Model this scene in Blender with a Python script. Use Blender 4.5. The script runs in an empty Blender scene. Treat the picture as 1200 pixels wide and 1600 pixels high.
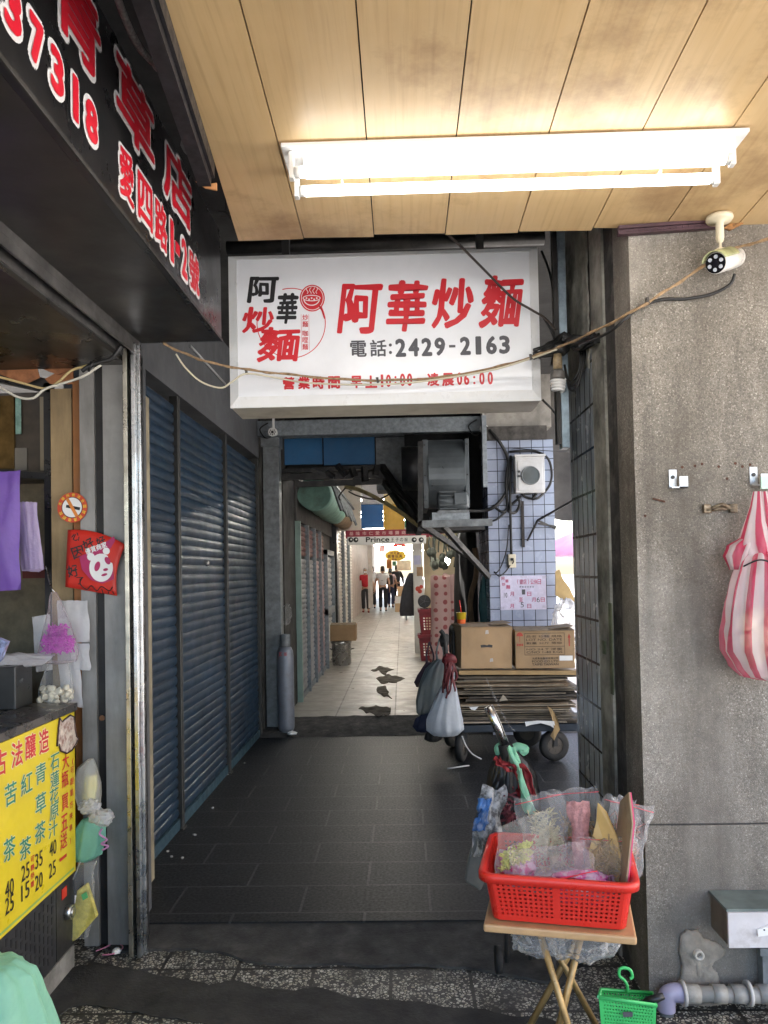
import bpy, bmesh, math, random
from mathutils import Vector, Matrix, Euler, noise
R_ = math.radians
scene = bpy.context.scene
C = scene.collection

# ------------------------------------------------------------------ camera
CAMZ = 1.55
YAW, PITCH, ROLL, SHIFT = R_(1.32), R_(1.43), -0.0195, 63 / 1200
cd = bpy.data.cameras.new("camera")
cam = bpy.data.objects.new("camera", cd); C.objects.link(cam)
cd.sensor_fit = 'HORIZONTAL'; cd.sensor_width = 36; cd.lens = 36
cd.shift_y = SHIFT; cd.clip_start = 0.05; cd.clip_end = 2000
CR = Matrix.Rotation(YAW, 3, 'Z') @ Matrix.Rotation(math.pi / 2 + PITCH, 3, 'X') @ Matrix.Rotation(ROLL, 3, 'Z')
CP = Vector((0, 0, CAMZ))
cam.matrix_world = Matrix.Translation(CP) @ CR.to_4x4()
scene.camera = cam

# ------------------------------------------------------------------ light
EXPOSURE = 2.8
w = bpy.data.worlds.new("World"); scene.world = w; w.use_nodes = True
nt = w.node_tree; nt.nodes.clear()
sky = nt.nodes.new("ShaderNodeTexSky"); sky.sky_type = 'NISHITA'; sky.sun_disc = False
SUN_EL, SUN_AZ = R_(58), R_(-40)            # azimuth measured from +Y towards +X
sky.sun_elevation = SUN_EL; sky.sun_rotation = SUN_AZ
sky.dust_density = 3.0
bg = nt.nodes.new("ShaderNodeBackground"); bg.inputs[1].default_value = 0.15
wo = nt.nodes.new("ShaderNodeOutputWorld")
nt.links.new(sky.outputs[0], bg.inputs[0]); nt.links.new(bg.outputs[0], wo.inputs[0])
sl = bpy.data.lights.new("sun", 'SUN'); sl.energy = 4.0; sl.angle = R_(0.5); sl.color = (1, .95, .88)
so = bpy.data.objects.new("sun", sl); C.objects.link(so)
sd = Vector((math.sin(SUN_AZ) * math.cos(SUN_EL), math.cos(SUN_AZ) * math.cos(SUN_EL), math.sin(SUN_EL)))
so.rotation_euler = sd.to_track_quat('Z', 'Y').to_euler(); so.location = (0, 0, 30)
scene.view_settings.view_transform = 'Standard'; scene.view_settings.look = 'None'
scene.view_settings.exposure = EXPOSURE; scene.view_settings.gamma = 1
scene.view_settings.use_curve_mapping = False
scene.cycles.use_denoising = True
scene.cycles.max_bounces = 9; scene.cycles.diffuse_bounces = 5; scene.cycles.glossy_bounces = 4
scene.cycles.transparent_max_bounces = 16; scene.cycles.sample_clamp_indirect = 6
scene.cycles.caustics_reflective = False; scene.cycles.caustics_refractive = False

# ------------------------------------------------------------------ pixel -> point on a world plane
def ray(u, v):
    return CR @ Vector(((u - 600) / 1200, -(v - 863) / 1200, -1))
def PY(u, v, Y): d = ray(u, v); return CP + d * (Y / d.y)
def PX(u, v, X): d = ray(u, v); return CP + d * (X / d.x)
def PZ(u, v, Z): d = ray(u, v); return CP + d * ((Z - CAMZ) / d.z)
def SC(Y): return Y / 1200
V = Vector

# ------------------------------------------------------------------ materials
def lin(c):
    return tuple((x / 255 / 12.92) if x / 255 <= .04045 else ((x / 255 + .055) / 1.055) ** 2.4 for x in c)
MATS = {}
def newmat(name):
    m = bpy.data.materials.new(name); m.use_nodes = True
    t = m.node_tree; b = t.nodes["Principled BSDF"]; MATS[name] = m
    return m, t, b
def setcol(b, c): b.inputs["Base Color"].default_value = (*c, 1)
def node(t, typ, **kw):
    n = t.nodes.new(typ)
    for k, v in kw.items():
        if isinstance(k, str) and hasattr(n, k): setattr(n, k, v)
    return n
def pos_vec(t, axes=None, scale=(1, 1, 1)):
    g = node(t, "ShaderNodeNewGeometry")
    out = g.outputs["Position"]
    if axes:
        s = node(t, "ShaderNodeSeparateXYZ"); t.links.new(out, s.inputs[0])
        cmb = node(t, "ShaderNodeCombineXYZ")
        for i, a in enumerate(axes): t.links.new(s.outputs["XYZ".index(a)], cmb.inputs[i])
        out = cmb.outputs[0]
    if scale != (1, 1, 1):
        mp = node(t, "ShaderNodeMapping"); t.links.new(out, mp.inputs[0]); mp.inputs["Scale"].default_value = scale
        out = mp.outputs[0]
    return out
def noise_fac(t, vec, scale, detail=5, rough=.6):
    n = node(t, "ShaderNodeTexNoise"); n.inputs["Scale"].default_value = scale
    n.inputs["Detail"].default_value = detail; n.inputs["Roughness"].default_value = rough
    t.links.new(vec, n.inputs["Vector"]); return n.outputs["Fac"]
def ramp(t, fac, a, b):
    r = node(t, "ShaderNodeMapRange"); r.inputs[1].default_value = a; r.inputs[2].default_value = b
    t.links.new(fac, r.inputs[0]); return r.outputs[0]
def mixc(t, fac, a, b):
    m = node(t, "ShaderNodeMix", data_type='RGBA')
    for i, x in ((0, fac), (6, a), (7, b)):
        if hasattr(x, 'node'): t.links.new(x, m.inputs[i])
        elif i == 0: m.inputs[0].default_value = x
        else: m.inputs[i].default_value = (*x, 1)
    return m.outputs[2]
def mul(t, a, k):
    m = node(t, "ShaderNodeMath", operation='MULTIPLY'); t.links.new(a, m.inputs[0])
    if hasattr(k, 'node'): t.links.new(k, m.inputs[1])
    else: m.inputs[1].default_value = k
    return m.outputs[0]
def dirty(t, b, col, var=.2, vs=6, dirt=0, dcol=(.02, .018, .015), ds=2.5, streak=False, bump=0, bs=80, rough=.6, rvar=.15, lo=.48, hi=.68):
    vec = pos_vec(t)
    if var:
        f = noise_fac(t, vec, vs)
        base = col if hasattr(col, 'node') else None
        if base is None:
            c = mixc(t, ramp(t, f, .3, .7), tuple(x * (1 - var) for x in col), tuple(min(1, x * (1 + var)) for x in col))
        else:
            c = mixc(t, mul(t, ramp(t, f, .35, .75), var), base, (.02, .02, .02))
    else: c = col
    if dirt:
        v2 = pos_vec(t, scale=(1, 1, .18)) if streak else vec
        c = mixc(t, mul(t, ramp(t, noise_fac(t, v2, ds, 9, .68), lo, hi), dirt), c, dcol)
    if hasattr(c, 'node'): t.links.new(c, b.inputs["Base Color"])
    else: setcol(b, c)
    rr = node(t, "ShaderNodeMapRange"); rr.inputs[1].default_value = .3; rr.inputs[2].default_value = .7
    rr.inputs[3].default_value = max(.03, rough - rvar); rr.inputs[4].default_value = min(1, rough + rvar)
    t.links.new(noise_fac(t, vec, vs * 2.3, 4), rr.inputs[0]); t.links.new(rr.outputs[0], b.inputs["Roughness"])
    if bump:
        bn = node(t, "ShaderNodeBump"); bn.inputs["Strength"].default_value = min(1, bump); bn.inputs["Distance"].default_value = .004
        t.links.new(noise_fac(t, vec, bs, 6), bn.inputs["Height"]); t.links.new(bn.outputs[0], b.inputs["Normal"])
def mat(name, col, rough=.6, metal=0, var=.15, vs=6, dirt=0, dcol=(.02, .018, .015), ds=2.5, streak=False, bump=0, bs=80, rvar=.12, lo=.48, hi=.68, sheen=0):
    if name in MATS: return MATS[name]
    m, t, b = newmat(name); b.inputs["Metallic"].default_value = metal
    dirty(t, b, col, var, vs, dirt, dcol, ds, streak, bump, bs, rough, rvar, lo, hi); return m
def emat(name, col, strength):
    m, t, b = newmat(name); setcol(b, (.8, .8, .8)); b.inputs["Emission Color"].default_value = (*col, 1)
    b.inputs["Emission Strength"].default_value = strength; return m
def film(name, col, opac=.5, rough=.25, wr=30):
    """thin plastic film: part see-through, part glossy and translucent, denser at grazing angles"""
    if name in MATS: return MATS[name]
    m, t, b = newmat(name); out = t.nodes["Material Output"]
    setcol(b, col); b.inputs["Roughness"].default_value = rough
    vec = pos_vec(t)
    bn = node(t, "ShaderNodeBump"); bn.inputs["Strength"].default_value = .5; bn.inputs["Distance"].default_value = .012
    t.links.new(noise_fac(t, vec, wr, 2, .5), bn.inputs["Height"]); t.links.new(bn.outputs[0], b.inputs["Normal"])
    tl = node(t, "ShaderNodeBsdfTranslucent"); tl.inputs[0].default_value = (*col, 1)
    tr = node(t, "ShaderNodeBsdfTransparent")
    m1 = node(t, "ShaderNodeMixShader"); m1.inputs[0].default_value = .3
    t.links.new(b.outputs[0], m1.inputs[1]); t.links.new(tl.outputs[0], m1.inputs[2])
    m2 = node(t, "ShaderNodeMixShader")
    lw = node(t, "ShaderNodeLayerWeight"); lw.inputs[0].default_value = .35; t.links.new(bn.outputs[0], lw.inputs["Normal"])
    fr = node(t, "ShaderNodeMapRange"); fr.inputs[1].default_value = .05; fr.inputs[2].default_value = .8
    fr.inputs[3].default_value = opac * .75; fr.inputs[4].default_value = min(1, opac + .35)
    t.links.new(lw.outputs["Facing"], fr.inputs[0]); t.links.new(fr.outputs[0], m2.inputs[0])
    t.links.new(tr.outputs[0], m2.inputs[1]); t.links.new(m1.outputs[0], m2.inputs[2])
    t.links.new(m2.outputs[0], out.inputs[0]); return m
def brick(name, axes, c1, c2, mortar, bw, bh, ms, offset=.5, rough=.4, bumpd=.003, var=.3, vs=5, dirt=.0, dcol=(.02, .018, .015), ds=2, streak=False, shift=(0, 0, 0), lo=.48, hi=.68, grain=None):
    m, t, b = newmat(name)
    vec = pos_vec(t, axes)
    mp = node(t, "ShaderNodeMapping"); t.links.new(vec, mp.inputs[0]); mp.inputs["Location"].default_value = shift
    br = node(t, "ShaderNodeTexBrick"); br.offset = offset; br.squash = 1
    t.links.new(mp.outputs[0], br.inputs["Vector"])
    for k, v in (("Color1", c1), ("Color2", c2), ("Mortar", mortar)): br.inputs[k].default_value = (*v, 1)
    for k, v in (("Scale", 1), ("Mortar Size", ms), ("Mortar Smooth", .1), ("Bias", 0), ("Brick Width", bw), ("Row Height", bh)): br.inputs[k].default_value = v
    col = br.outputs["Color"]
    if grain:
        col = mixc(t, mul(t, ramp(t, noise_fac(t, pos_vec(t, scale=grain), 1, 6), .35, .7), .45), col, tuple(x * .5 for x in c1))
    dirty(t, b, col, var, vs, dirt, dcol, ds, streak, 0, 80, rough, .15, lo, hi)
    bn = node(t, "ShaderNodeBump", invert=True); bn.inputs["Strength"].default_value = .8; bn.inputs["Distance"].default_value = bumpd
    t.links.new(br.outputs["Fac"], bn.inputs["Height"]); t.links.new(bn.outputs[0], b.inputs["Normal"])
    return m
def chips(name, scale, cols, ground, thr, rough=.5, dirt=.3, dcol=(.03, .028, .025), ds=1.6, streak=False, bump=.3, lo=.45, hi=.7, joints=None, big=0):
    """stone chips of several tones set in a ground colour"""
    m, t, b = newmat(name); vec = pos_vec(t)
    vo = node(t, "ShaderNodeTexVoronoi"); vo.inputs["Scale"].default_value = scale; t.links.new(vec, vo.inputs["Vector"])
    vd = node(t, "ShaderNodeTexVoronoi", feature='DISTANCE_TO_EDGE'); vd.inputs["Scale"].default_value = scale; t.links.new(vec, vd.inputs["Vector"])
    cr = node(t, "ShaderNodeValToRGB"); cr.color_ramp.interpolation = 'CONSTANT'
    sp = node(t, "ShaderNodeSeparateColor"); t.links.new(vo.outputs["Color"], sp.inputs[0]); t.links.new(sp.outputs[0], cr.inputs[0])
    el = cr.color_ramp.elements
    el[0].position = 0; el[0].color = (*cols[0][1], 1); el[1].position = cols[1][0]; el[1].color = (*cols[1][1], 1)
    for p, c in cols[2:]:
        e = el.new(p); e.color = (*c, 1)
    col = mixc(t, ramp(t, vd.outputs["Distance"], thr, thr + .05), ground, cr.outputs[0])
    if joints:
        br = node(t, "ShaderNodeTexBrick"); br.offset = 0
        g2 = pos_vec(t, "XYZ"); mp = node(t, "ShaderNodeMapping"); t.links.new(g2, mp.inputs[0]); mp.inputs["Location"].default_value = joints[3]
        t.links.new(mp.outputs[0], br.inputs["Vector"])
        for k, v in (("Scale", 1), ("Mortar Size", joints[2]), ("Mortar Smooth", .1), ("Brick Width", joints[0]), ("Row Height", joints[1])): br.inputs[k].default_value = v
        col = mixc(t, br.outputs["Fac"], col, (.012, .011, .01))
    if big: col = mixc(t, mul(t, ramp(t, noise_fac(t, pos_vec(t, scale=(1, 1, .45)), 2.6, 7, .62), .44, .6), big), col, (.085, .074, .06)); col = mixc(t, mul(t, ramp(t, noise_fac(t, pos_vec(t, scale=(7, 7, .5)), 1, 6, .6), .52, .7), big), col, (.06, .052, .043)); col = mixc(t, mul(t, ramp(t, noise_fac(t, pos_vec(t, scale=(1.3, 1.3, .8)), 1.1, 5, .5), .53, .6), big * .45), col, (.5, .47, .42))
    dirty(t, b, col, .35, 7, dirt, dcol, ds, streak, 0, 80, rough, .12, lo, hi)
    if bump:
        bn = node(t, "ShaderNodeBump"); bn.inputs["Strength"].default_value = bump; bn.inputs["Distance"].default_value = .003
        t.links.new(vd.outputs["Distance"], bn.inputs["Height"]); t.links.new(bn.outputs[0], b.inputs["Normal"])
    return m

# ------------------------------------------------------------------ mesh builder
ORG = {}
class MB:
    def __init__(s): s.v = []; s.f = []; s.sm = []; s.mi = []; s.cur = 0
    def add(s, vs, fs, smooth=False):
        o = len(s.v); s.v += [V(x) for x in vs]
        for f in fs: s.f.append([i + o for i in f]); s.sm.append(smooth); s.mi.append(s.cur)
        return s
    def box(s, a, b):
        x0, y0, z0 = [min(a[i], b[i]) for i in range(3)]; x1, y1, z1 = [max(a[i], b[i]) for i in range(3)]
        return s.add([(x0, y0, z0), (x1, y0, z0), (x1, y1, z0), (x0, y1, z0), (x0, y0, z1), (x1, y0, z1), (x1, y1, z1), (x0, y1, z1)],
                     [(3, 2, 1, 0), (4, 5, 6, 7), (0, 1, 5, 4), (1, 2, 6, 5), (2, 3, 7, 6), (3, 0, 4, 7)])
    def obox(s, c, size, rot=(0, 0, 0)):
        M = rot if isinstance(rot, Matrix) else Euler(rot).to_matrix(); c = V(c)
        h = [x / 2 for x in size]
        vs = [c + M @ V((sx * h[0], sy * h[1], sz * h[2])) for sz in (-1, 1) for sx, sy in ((-1, -1), (1, -1), (1, 1), (-1, 1))]
        return s.add(vs, [(3, 2, 1, 0), (4, 5, 6, 7), (0, 1, 5, 4), (1, 2, 6, 5), (2, 3, 7, 6), (3, 0, 4, 7)])
    def bar(s, p0, p1, w, h=None, up=(0, 0, 1)):
        p0, p1 = V(p0), V(p1); d = (p1 - p0); L = d.length; d.normalize(); h = h or w
        up = V(up)
        if abs(d.dot(up)) > .98: up = V((0, 1, 0))
        x = d.cross(up).normalized(); z = x.cross(d)
        return s.obox((p0 + p1) / 2, (w, L, h), Matrix((x, d, z)).transposed())
    def cyl(s, p0, p1, r0, r1=None, n=14, cap=True, smooth=True):
        return s.tube([p0, p1], [r0, r0 if r1 is None else r1], n, cap, smooth)
    def tube(s, pts, r, n=7, cap=True, smooth=True):
        pts = [V(p) for p in pts]; k = len(pts)
        rs = r if isinstance(r, (list, tuple)) else [r] * k
        o = len(s.v); nrm = None
        for i in range(k):
            d = (pts[min(i + 1, k - 1)] - pts[max(i - 1, 0)])
            d = d.normalized() if d.length > 1e-9 else V((0, 0, 1))
            if nrm is None:
                a = V((0, 0, 1)) if abs(d.z) < .9 else V((1, 0, 0)); nrm = d.cross(a).normalized()
            else:
                nrm = (nrm - d * nrm.dot(d)); nrm = nrm.normalized() if nrm.length > 1e-6 else d.orthogonal().normalized()
            bn = d.cross(nrm)
            for j in range(n):
                a = 2 * math.pi * j / n
                s.v.append(pts[i] + (nrm * math.cos(a) + bn * math.sin(a)) * rs[i])
        for i in range(k - 1):
            for j in range(n):
                s.f.append([o + i * n + j, o + i * n + (j + 1) % n, o + (i + 1) * n + (j + 1) % n, o + (i + 1) * n + j]); s.sm.append(smooth); s.mi.append(s.cur)
        if cap:
            s.f.append([o + j for j in range(n)][::-1]); s.sm.append(False); s.mi.append(s.cur)
            s.f.append([o + (k - 1) * n + j for j in range(n)]); s.sm.append(False); s.mi.append(s.cur)
        return s
    def rings(s, rings, smooth=True, cap=True):
        """closed rings of equal vertex count joined in order"""
        n = len(rings[0]); o = len(s.v)
        for r in rings: s.v += [V(p) for p in r]
        for i in range(len(rings) - 1):
            for j in range(n):
                s.f.append([o + i * n + j, o + i * n + (j + 1) % n, o + (i + 1) * n + (j + 1) % n, o + (i + 1) * n + j]); s.sm.append(smooth); s.mi.append(s.cur)
        if cap:
            s.f.append([o + j for j in range(n)][::-1]); s.sm.append(False); s.mi.append(s.cur)
            s.f.append([o + (len(rings) - 1) * n + j for j in range(n)]); s.sm.append(False); s.mi.append(s.cur)
        return s
    def prism(s, outline, depth):
        """outline: 3D points of a planar polygon; depth: extrusion vector"""
        o = [V(p) for p in outline]; n = len(o); d = V(depth)
        vs = o + [p + d for p in o]
        fs = [list(range(n)), list(range(n, 2 * n))[::-1]] + [[i, i + n, (i + 1) % n + n, (i + 1) % n] for i in range(n)]
        return s.add(vs, fs)
    def quad(s, a, b, c, d): return s.add([a, b, c, d], [(0, 1, 2, 3)])
    def poly(s, pts): return s.add(pts, [list(range(len(pts)))])
    def grid(s, fn, nu, nv, smooth=True):
        vs = [fn(i / nu, j / nv) for j in range(nv + 1) for i in range(nu + 1)]
        return s.add(vs, [(j * (nu + 1) + i, j * (nu + 1) + i + 1, (j + 1) * (nu + 1) + i + 1, (j + 1) * (nu + 1) + i) for j in range(nv) for i in range(nu)], smooth)
    def build(s, name, mats, parent=None, bevel=0, solid=0, sub=0, fixn=True):
        me = bpy.data.meshes.new(name)
        if parent is not None: org = ORG[parent.name]
        else:
            xs = [p.x for p in s.v]; ys = [p.y for p in s.v]; zs = [p.z for p in s.v]
            org = V(((min(xs) + max(xs)) / 2, (min(ys) + max(ys)) / 2, min(zs)))
        me.from_pydata([p - org for p in s.v], [], s.f)
        for m in (mats if isinstance(mats, (list, tuple)) else [mats]): me.materials.append(m)
        me.polygons.foreach_set("use_smooth", s.sm); me.polygons.foreach_set("material_index", s.mi)
        if fixn:
            bm = bmesh.new(); bm.from_mesh(me); bmesh.ops.recalc_face_normals(bm, faces=bm.faces); bm.to_mesh(me); bm.free()
        me.update()
        o = bpy.data.objects.new(name, me); C.objects.link(o)
        if parent is not None: o.parent = parent
        else: o.location = org
        ORG[o.name] = org
        if sub:
            md = o.modifiers.new("subdivision", 'SUBSURF'); md.levels = md.render_levels = sub
        if solid:
            md = o.modifiers.new("thickness", 'SOLIDIFY'); md.thickness = solid; md.offset = 0
        if bevel:
            md = o.modifiers.new("bevel", 'BEVEL'); md.width = bevel; md.segments = 2; md.limit_method = 'ANGLE'; md.angle_limit = R_(40)
        return o
def tag(o, label, cat, group=None):
    o["label"] = label; o["category"] = cat
    if group: o["group"] = group
    return o
def struct(o): o["kind"] = "structure"; return o
def thing(name, label, cat, loc, group=None):
    o = bpy.data.objects.new(name, None); C.objects.link(o); o.location = loc; o.empty_display_size = .1
    ORG[o.name] = V(loc); return tag(o, label, cat, group)
def dup(root, loc, label=None, rotz=None):
    r = root.copy(); C.objects.link(r); r.location = loc
    if rotz is not None: r.rotation_euler = (0, 0, rotz)
    if label: r["label"] = label
    for ch in root.children:
        c = ch.copy(); C.objects.link(c); c.parent = r
        for g in ch.children:
            d = g.copy(); C.objects.link(d); d.parent = c
    return r

# ------------------------------------------------------------------ lettering
GL = {}
def glyph(s, bold=0.0):
    k = (s, round(bold, 4))
    if k in GL: return GL[k]
    cu = bpy.data.curves.new("lettering", 'FONT'); cu.body = s; cu.size = 1; cu.offset = bold; cu.resolution_u = 3
    o = bpy.data.objects.new("lettering", cu); C.objects.link(o)
    dg = bpy.context.evaluated_depsgraph_get(); ev = o.evaluated_get(dg); me = ev.to_mesh()
    vs = [(p.co.x, p.co.y) for p in me.vertices]; fs = [list(p.vertices) for p in me.polygons]
    ev.to_mesh_clear(); bpy.data.objects.remove(o); bpy.data.curves.remove(cu)
    xs = [p[0] for p in vs] or [0, 1]; ys = [p[1] for p in vs] or [0, 1]
    GL[k] = (vs, fs, (min(xs), min(ys), max(xs), max(ys))); return GL[k]
def letters(mb, s, O, U, W, w=None, h=None, bold=0.0, base=0.0, warp=0, shear=0, off=None):
    """text fitted to a w x h box whose lower-left corner is O; U runs along the line, W up.
    Strokes are thickened by slightly shifted copies, each a hair above the one before."""
    vs, fs, bb = glyph(s, 0)
    U = V(U).normalized(); W = V(W).normalized(); N = U.cross(W).normalized(); O = V(O) + (V(off) if off else V((0, 0, 0)))
    bw, bh = bb[2] - bb[0], bb[3] - bb[1]
    if w is None: w = h * bw / bh
    if h is None: h = w * bh / bw
    sz = math.sqrt(w / max(bw, .5) * h / max(bh, .5)) if len(s) == 1 else h / bh
    r = bold * sz; ins = base * sz
    w2, h2 = max(w - 2 * ins, w * .25), max(h - 2 * ins, h * .25)
    out = []
    for x, y in vs:
        a = (x - bb[0]) / bw; b = (y - bb[1]) / bh
        if warp:
            q = noise.noise_vector(V((a * 3, b * 3, len(s) + ord(s[0]) * .37))); a += q.x * warp; b += q.y * warp
        a += shear * (b - .5) * h / w
        out.append(O + U * ((w - w2) / 2 + a * w2) + W * ((h - h2) / 2 + b * h2))
    n = 0 if r < 1e-5 else (8 if r < .006 else 14)
    mb.add(out, fs)
    for k in range(n):
        d = U * (math.cos(6.28318 * k / n) * r) + W * (math.sin(6.28318 * k / n) * r)
        if warp: mb.add([p + d * (.2 + 2.0 * (.5 + .5 * noise.noise(p * (4.5 / h)))) + N * (.00006 * (k + 1)) for p in out], fs)
        else: mb.add([p + d + N * (.00006 * (k + 1)) for p in out], fs)
    return w

def wob(p, a=.004, f=12, seed=0):
    q = noise.noise_vector(V(p) * f + V((seed * 7.3, seed * 3.1, seed))); return V(p) + q * a
def sag(p0, p1, drop, n=14):
    p0, p1 = V(p0), V(p1)
    return [p0.lerp(p1, i / n) - V((0, 0, drop * 4 * (i / n) * (1 - i / n))) for i in range(n + 1)]
def spline(pts, k=6):
    pts = [V(p) for p in pts]; out = []
    for i in range(len(pts) - 1):
        a, b, c, d = pts[max(i - 1, 0)], pts[i], pts[i + 1], pts[min(i + 2, len(pts) - 1)]
        for j in range(k):
            t = j / k
            out.append(.5 * ((2 * b) + (c - a) * t + (2 * a - 5 * b + 4 * c - d) * t * t + (3 * b - a - 3 * c + d) * t ** 3))
    return out + [pts[-1]]
def bag(mb, secs, n=28, amp=.12, folds=7, seed=1, cap=False):
    """hanging bag: secs = [(centre, rx, ry)] top to bottom, with running folds"""
    rnd = random.Random(seed); ph = [rnd.uniform(0, 6.28) for _ in range(3)]
    full = []
    for i in range(len(secs) - 1):
        for j in range(3):
            t = j / 3; c = V(secs[i][0]).lerp(V(secs[i + 1][0]), t)
            full.append((c, secs[i][1] * (1 - t) + secs[i + 1][1] * t, secs[i][2] * (1 - t) + secs[i + 1][2] * t))
    full.append((V(secs[-1][0]), secs[-1][1], secs[-1][2]))
    rings = []
    for i, (c, rx, ry) in enumerate(full):
        r = []
        for j in range(n):
            a = 2 * math.pi * j / n
            k = 1 + amp * (math.sin(folds * a + ph[0] + i * .12) * .6 + math.sin((folds + 4) * a + ph[1] - i * .2) * .4) + .35 * amp * noise.noise(V((math.cos(a) * 2, math.sin(a) * 2, i * .5 + seed * 9)))
            r.append(c + V((math.cos(a) * rx * k, math.sin(a) * ry * k, .25 * amp * rx * noise.noise(V((a * 2, i * .7, seed))))))
        rings.append(r)
    mb.rings(rings, True, cap); return mb
def crumple(mb, c, size, seed=1, amp=.28, sub=3, freq=2.2):
    bm = bmesh.new(); bmesh.ops.create_icosphere(bm, subdivisions=sub, radius=1)
    for v in bm.verts:
        p = v.co.copy(); q = noise.turbulence_vector(p * freq + V((seed * 5.1, seed, 0)), 3, False)
        p = p + q * amp; v.co = V((p.x * size[0], p.y * size[1], p.z * size[2])) + V(c)
    bm.verts.index_update()
    mb.add([v.co.copy() for v in bm.verts], [[v.index for v in f.verts] for f in bm.faces], True); bm.free(); return mb
def pouch(mb, O, U, W, w, h, thick, seed=1, nu=10, nv=12, wr=.012):
    """flat pillow-shaped bag; O lower-left, U along the bottom, W up"""
    U = V(U).normalized(); W = V(W).normalized(); N = U.cross(W).normalized()
    for sgn in (1, -1):
        def fn(u, v):
            bulge = (math.sin(math.pi * u) ** .7) * (math.sin(math.pi * min(1, v * .95)) ** .6) if 0 < u < 1 and 0 < v < 1 else 0
            q = noise.noise_vector(V((u * 4, v * 4, seed * 3.3))) * wr * (1 if 0 < v else .3)
            q2 = noise.noise(V((u * 9, v * 3, seed))) * wr * .8 * (1 if 0 < u < 1 else 0)
            return V(O) + U * (u * w) + W * (v * h) + N * (sgn * thick * bulge * .5 + q2) + q
        mb.grid(fn, nu, nv)
    return mb
def tuft(mb, c, size, n, L, seed=1, t=.0015):
    rnd = random.Random(seed)
    for _ in range(n):
        p = V(c) + V((rnd.uniform(-1, 1) * size[0], rnd.uniform(-1, 1) * size[1], rnd.uniform(-1, 1) * size[2]))
        d = V((rnd.uniform(-1, 1), rnd.uniform(-1, 1), rnd.uniform(-1, 1))).normalized() * L * rnd.uniform(.5, 1)
        mb.bar(p - d / 2, p + d / 2, t * rnd.uniform(.7, 2), t)
    return mb
def perforated(mb, A, B, Cc, D, nx, ny, mx, my, hole=.55, diamond=False):
    """quad A(bl) B(br) Cc(tr) D(tl) with nx x ny rectangular holes; mx,my are the solid margins as fractions"""
    A, B, Cc, D = V(A), V(B), V(Cc), V(D)
    def P(u, v): return (A * (1 - u) + B * u) * (1 - v) + (D * (1 - u) + Cc * u) * v
    us = [0.0]; vs = [0.0]
    for i in range(nx):
        c0 = mx + (1 - 2 * mx) * (i + .5 - hole / 2) / nx; c1 = mx + (1 - 2 * mx) * (i + .5 + hole / 2) / nx; us += [c0, c1]
    for i in range(ny):
        c0 = my + (1 - 2 * my) * (i + .5 - hole / 2) / ny; c1 = my + (1 - 2 * my) * (i + .5 + hole / 2) / ny; vs += [c0, c1]
    us.append(1.0); vs.append(1.0)
    pts = []
    for j, v in enumerate(vs):
        for i, u in enumerate(us):
            du = 0
            if diamond and 0 < i < len(us) - 1: du = ((j % 4) in (1, 2)) * .5 * (1 - 2 * mx) / nx * .5
            pts.append(P(min(1, u + du), v))
    m = len(us); fs = []
    for j in range(len(vs) - 1):
        for i in range(m - 1):
            if i % 2 == 1 and j % 2 == 1: continue
            fs.append((j * m + i, j * m + i + 1, (j + 1) * m + i + 1, (j + 1) * m + i))
    mb.add(pts, fs); return mb
# ------------------------------------------------------------------ materials used all over
m_black = mat("black_paint", (.012, .012, .013), .35, var=.3, dirt=.4, dcol=(.05, .045, .04), ds=3)
m_rubber = mat("black_rubber", (.012, .012, .012), .7, var=.3)
m_cable = mat("cable_black", (.012, .012, .012), .5, var=.2)
m_cablew = mat("cable_cream", (.6, .55, .42), .5, dirt=.3, ds=9)
m_rope = mat("rope_tan", (.3, .2, .11), .8, var=.35, vs=60, dirt=.35, ds=14)
m_steel = mat("stainless_steel", (.5, .5, .5), .28, 1, var=.12, dirt=.35, dcol=(.12, .11, .1), ds=4)
m_galv = mat("galvanised_steel", (.27, .3, .325), .5, .55, var=.3, vs=25, dirt=.35, dcol=(.06, .055, .05), ds=5)
m_galvd = mat("dull_galvanised", (.19, .205, .215), .55, .4, var=.3, vs=18, dirt=.5, dcol=(.04, .037, .033), ds=4)
m_darksteel = mat("sooty_steel", (.035, .034, .033), .5, .3, var=.4, dirt=.4, dcol=(.1, .09, .08), ds=7)
m_soot = mat("sooty_concrete", (.03, .029, .028), .9, var=.5, vs=3, bump=.6, bs=30)
m_white = mat("white_paint", (.75, .75, .73), .4, var=.06, dirt=.15, dcol=(.35, .3, .22), ds=4)
m_cream = mat("cream_plastic", (.7, .63, .47), .4, var=.08, dirt=.2, dcol=(.3, .24, .15), ds=8)
m_red = mat("red_vinyl", (.68, .015, .035), .4, var=.05)
m_redsign = mat("red_sign_ink", (.58, .02, .03), .4, var=.05)
m_wvinyl = mat("white_vinyl", (.75, .75, .75), .4, var=.04)
m_ink = mat("black_ink", (.012, .012, .014), .5, var=.05)
m_dgrey = mat("dark_grey_ink", (.07, .07, .08), .5, var=.05)
m_card = mat("cardboard", (.33, .22, .12), .85, var=.12, vs=5, dirt=.15, dcol=(.14, .09, .05), ds=3)
m_cardd = mat("cardboard_edge", (.2, .145, .09), .9, var=.45, vs=18, dirt=.45, dcol=(.06, .045, .03), ds=9)
m_film = film("clear_film", (.88, .89, .9), .1, .12)
m_filmw = film("white_film", (.78, .78, .8), .72, .3)
m_redpl = mat("red_plastic", (.62, .028, .018), .35, var=.08, dirt=.12, dcol=(.25, .02, .015), ds=6)
m_greenpl = mat("green_plastic", (.06, .48, .13), .35, var=.08, dirt=.15, dcol=(.03, .15, .05), ds=8)

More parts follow.
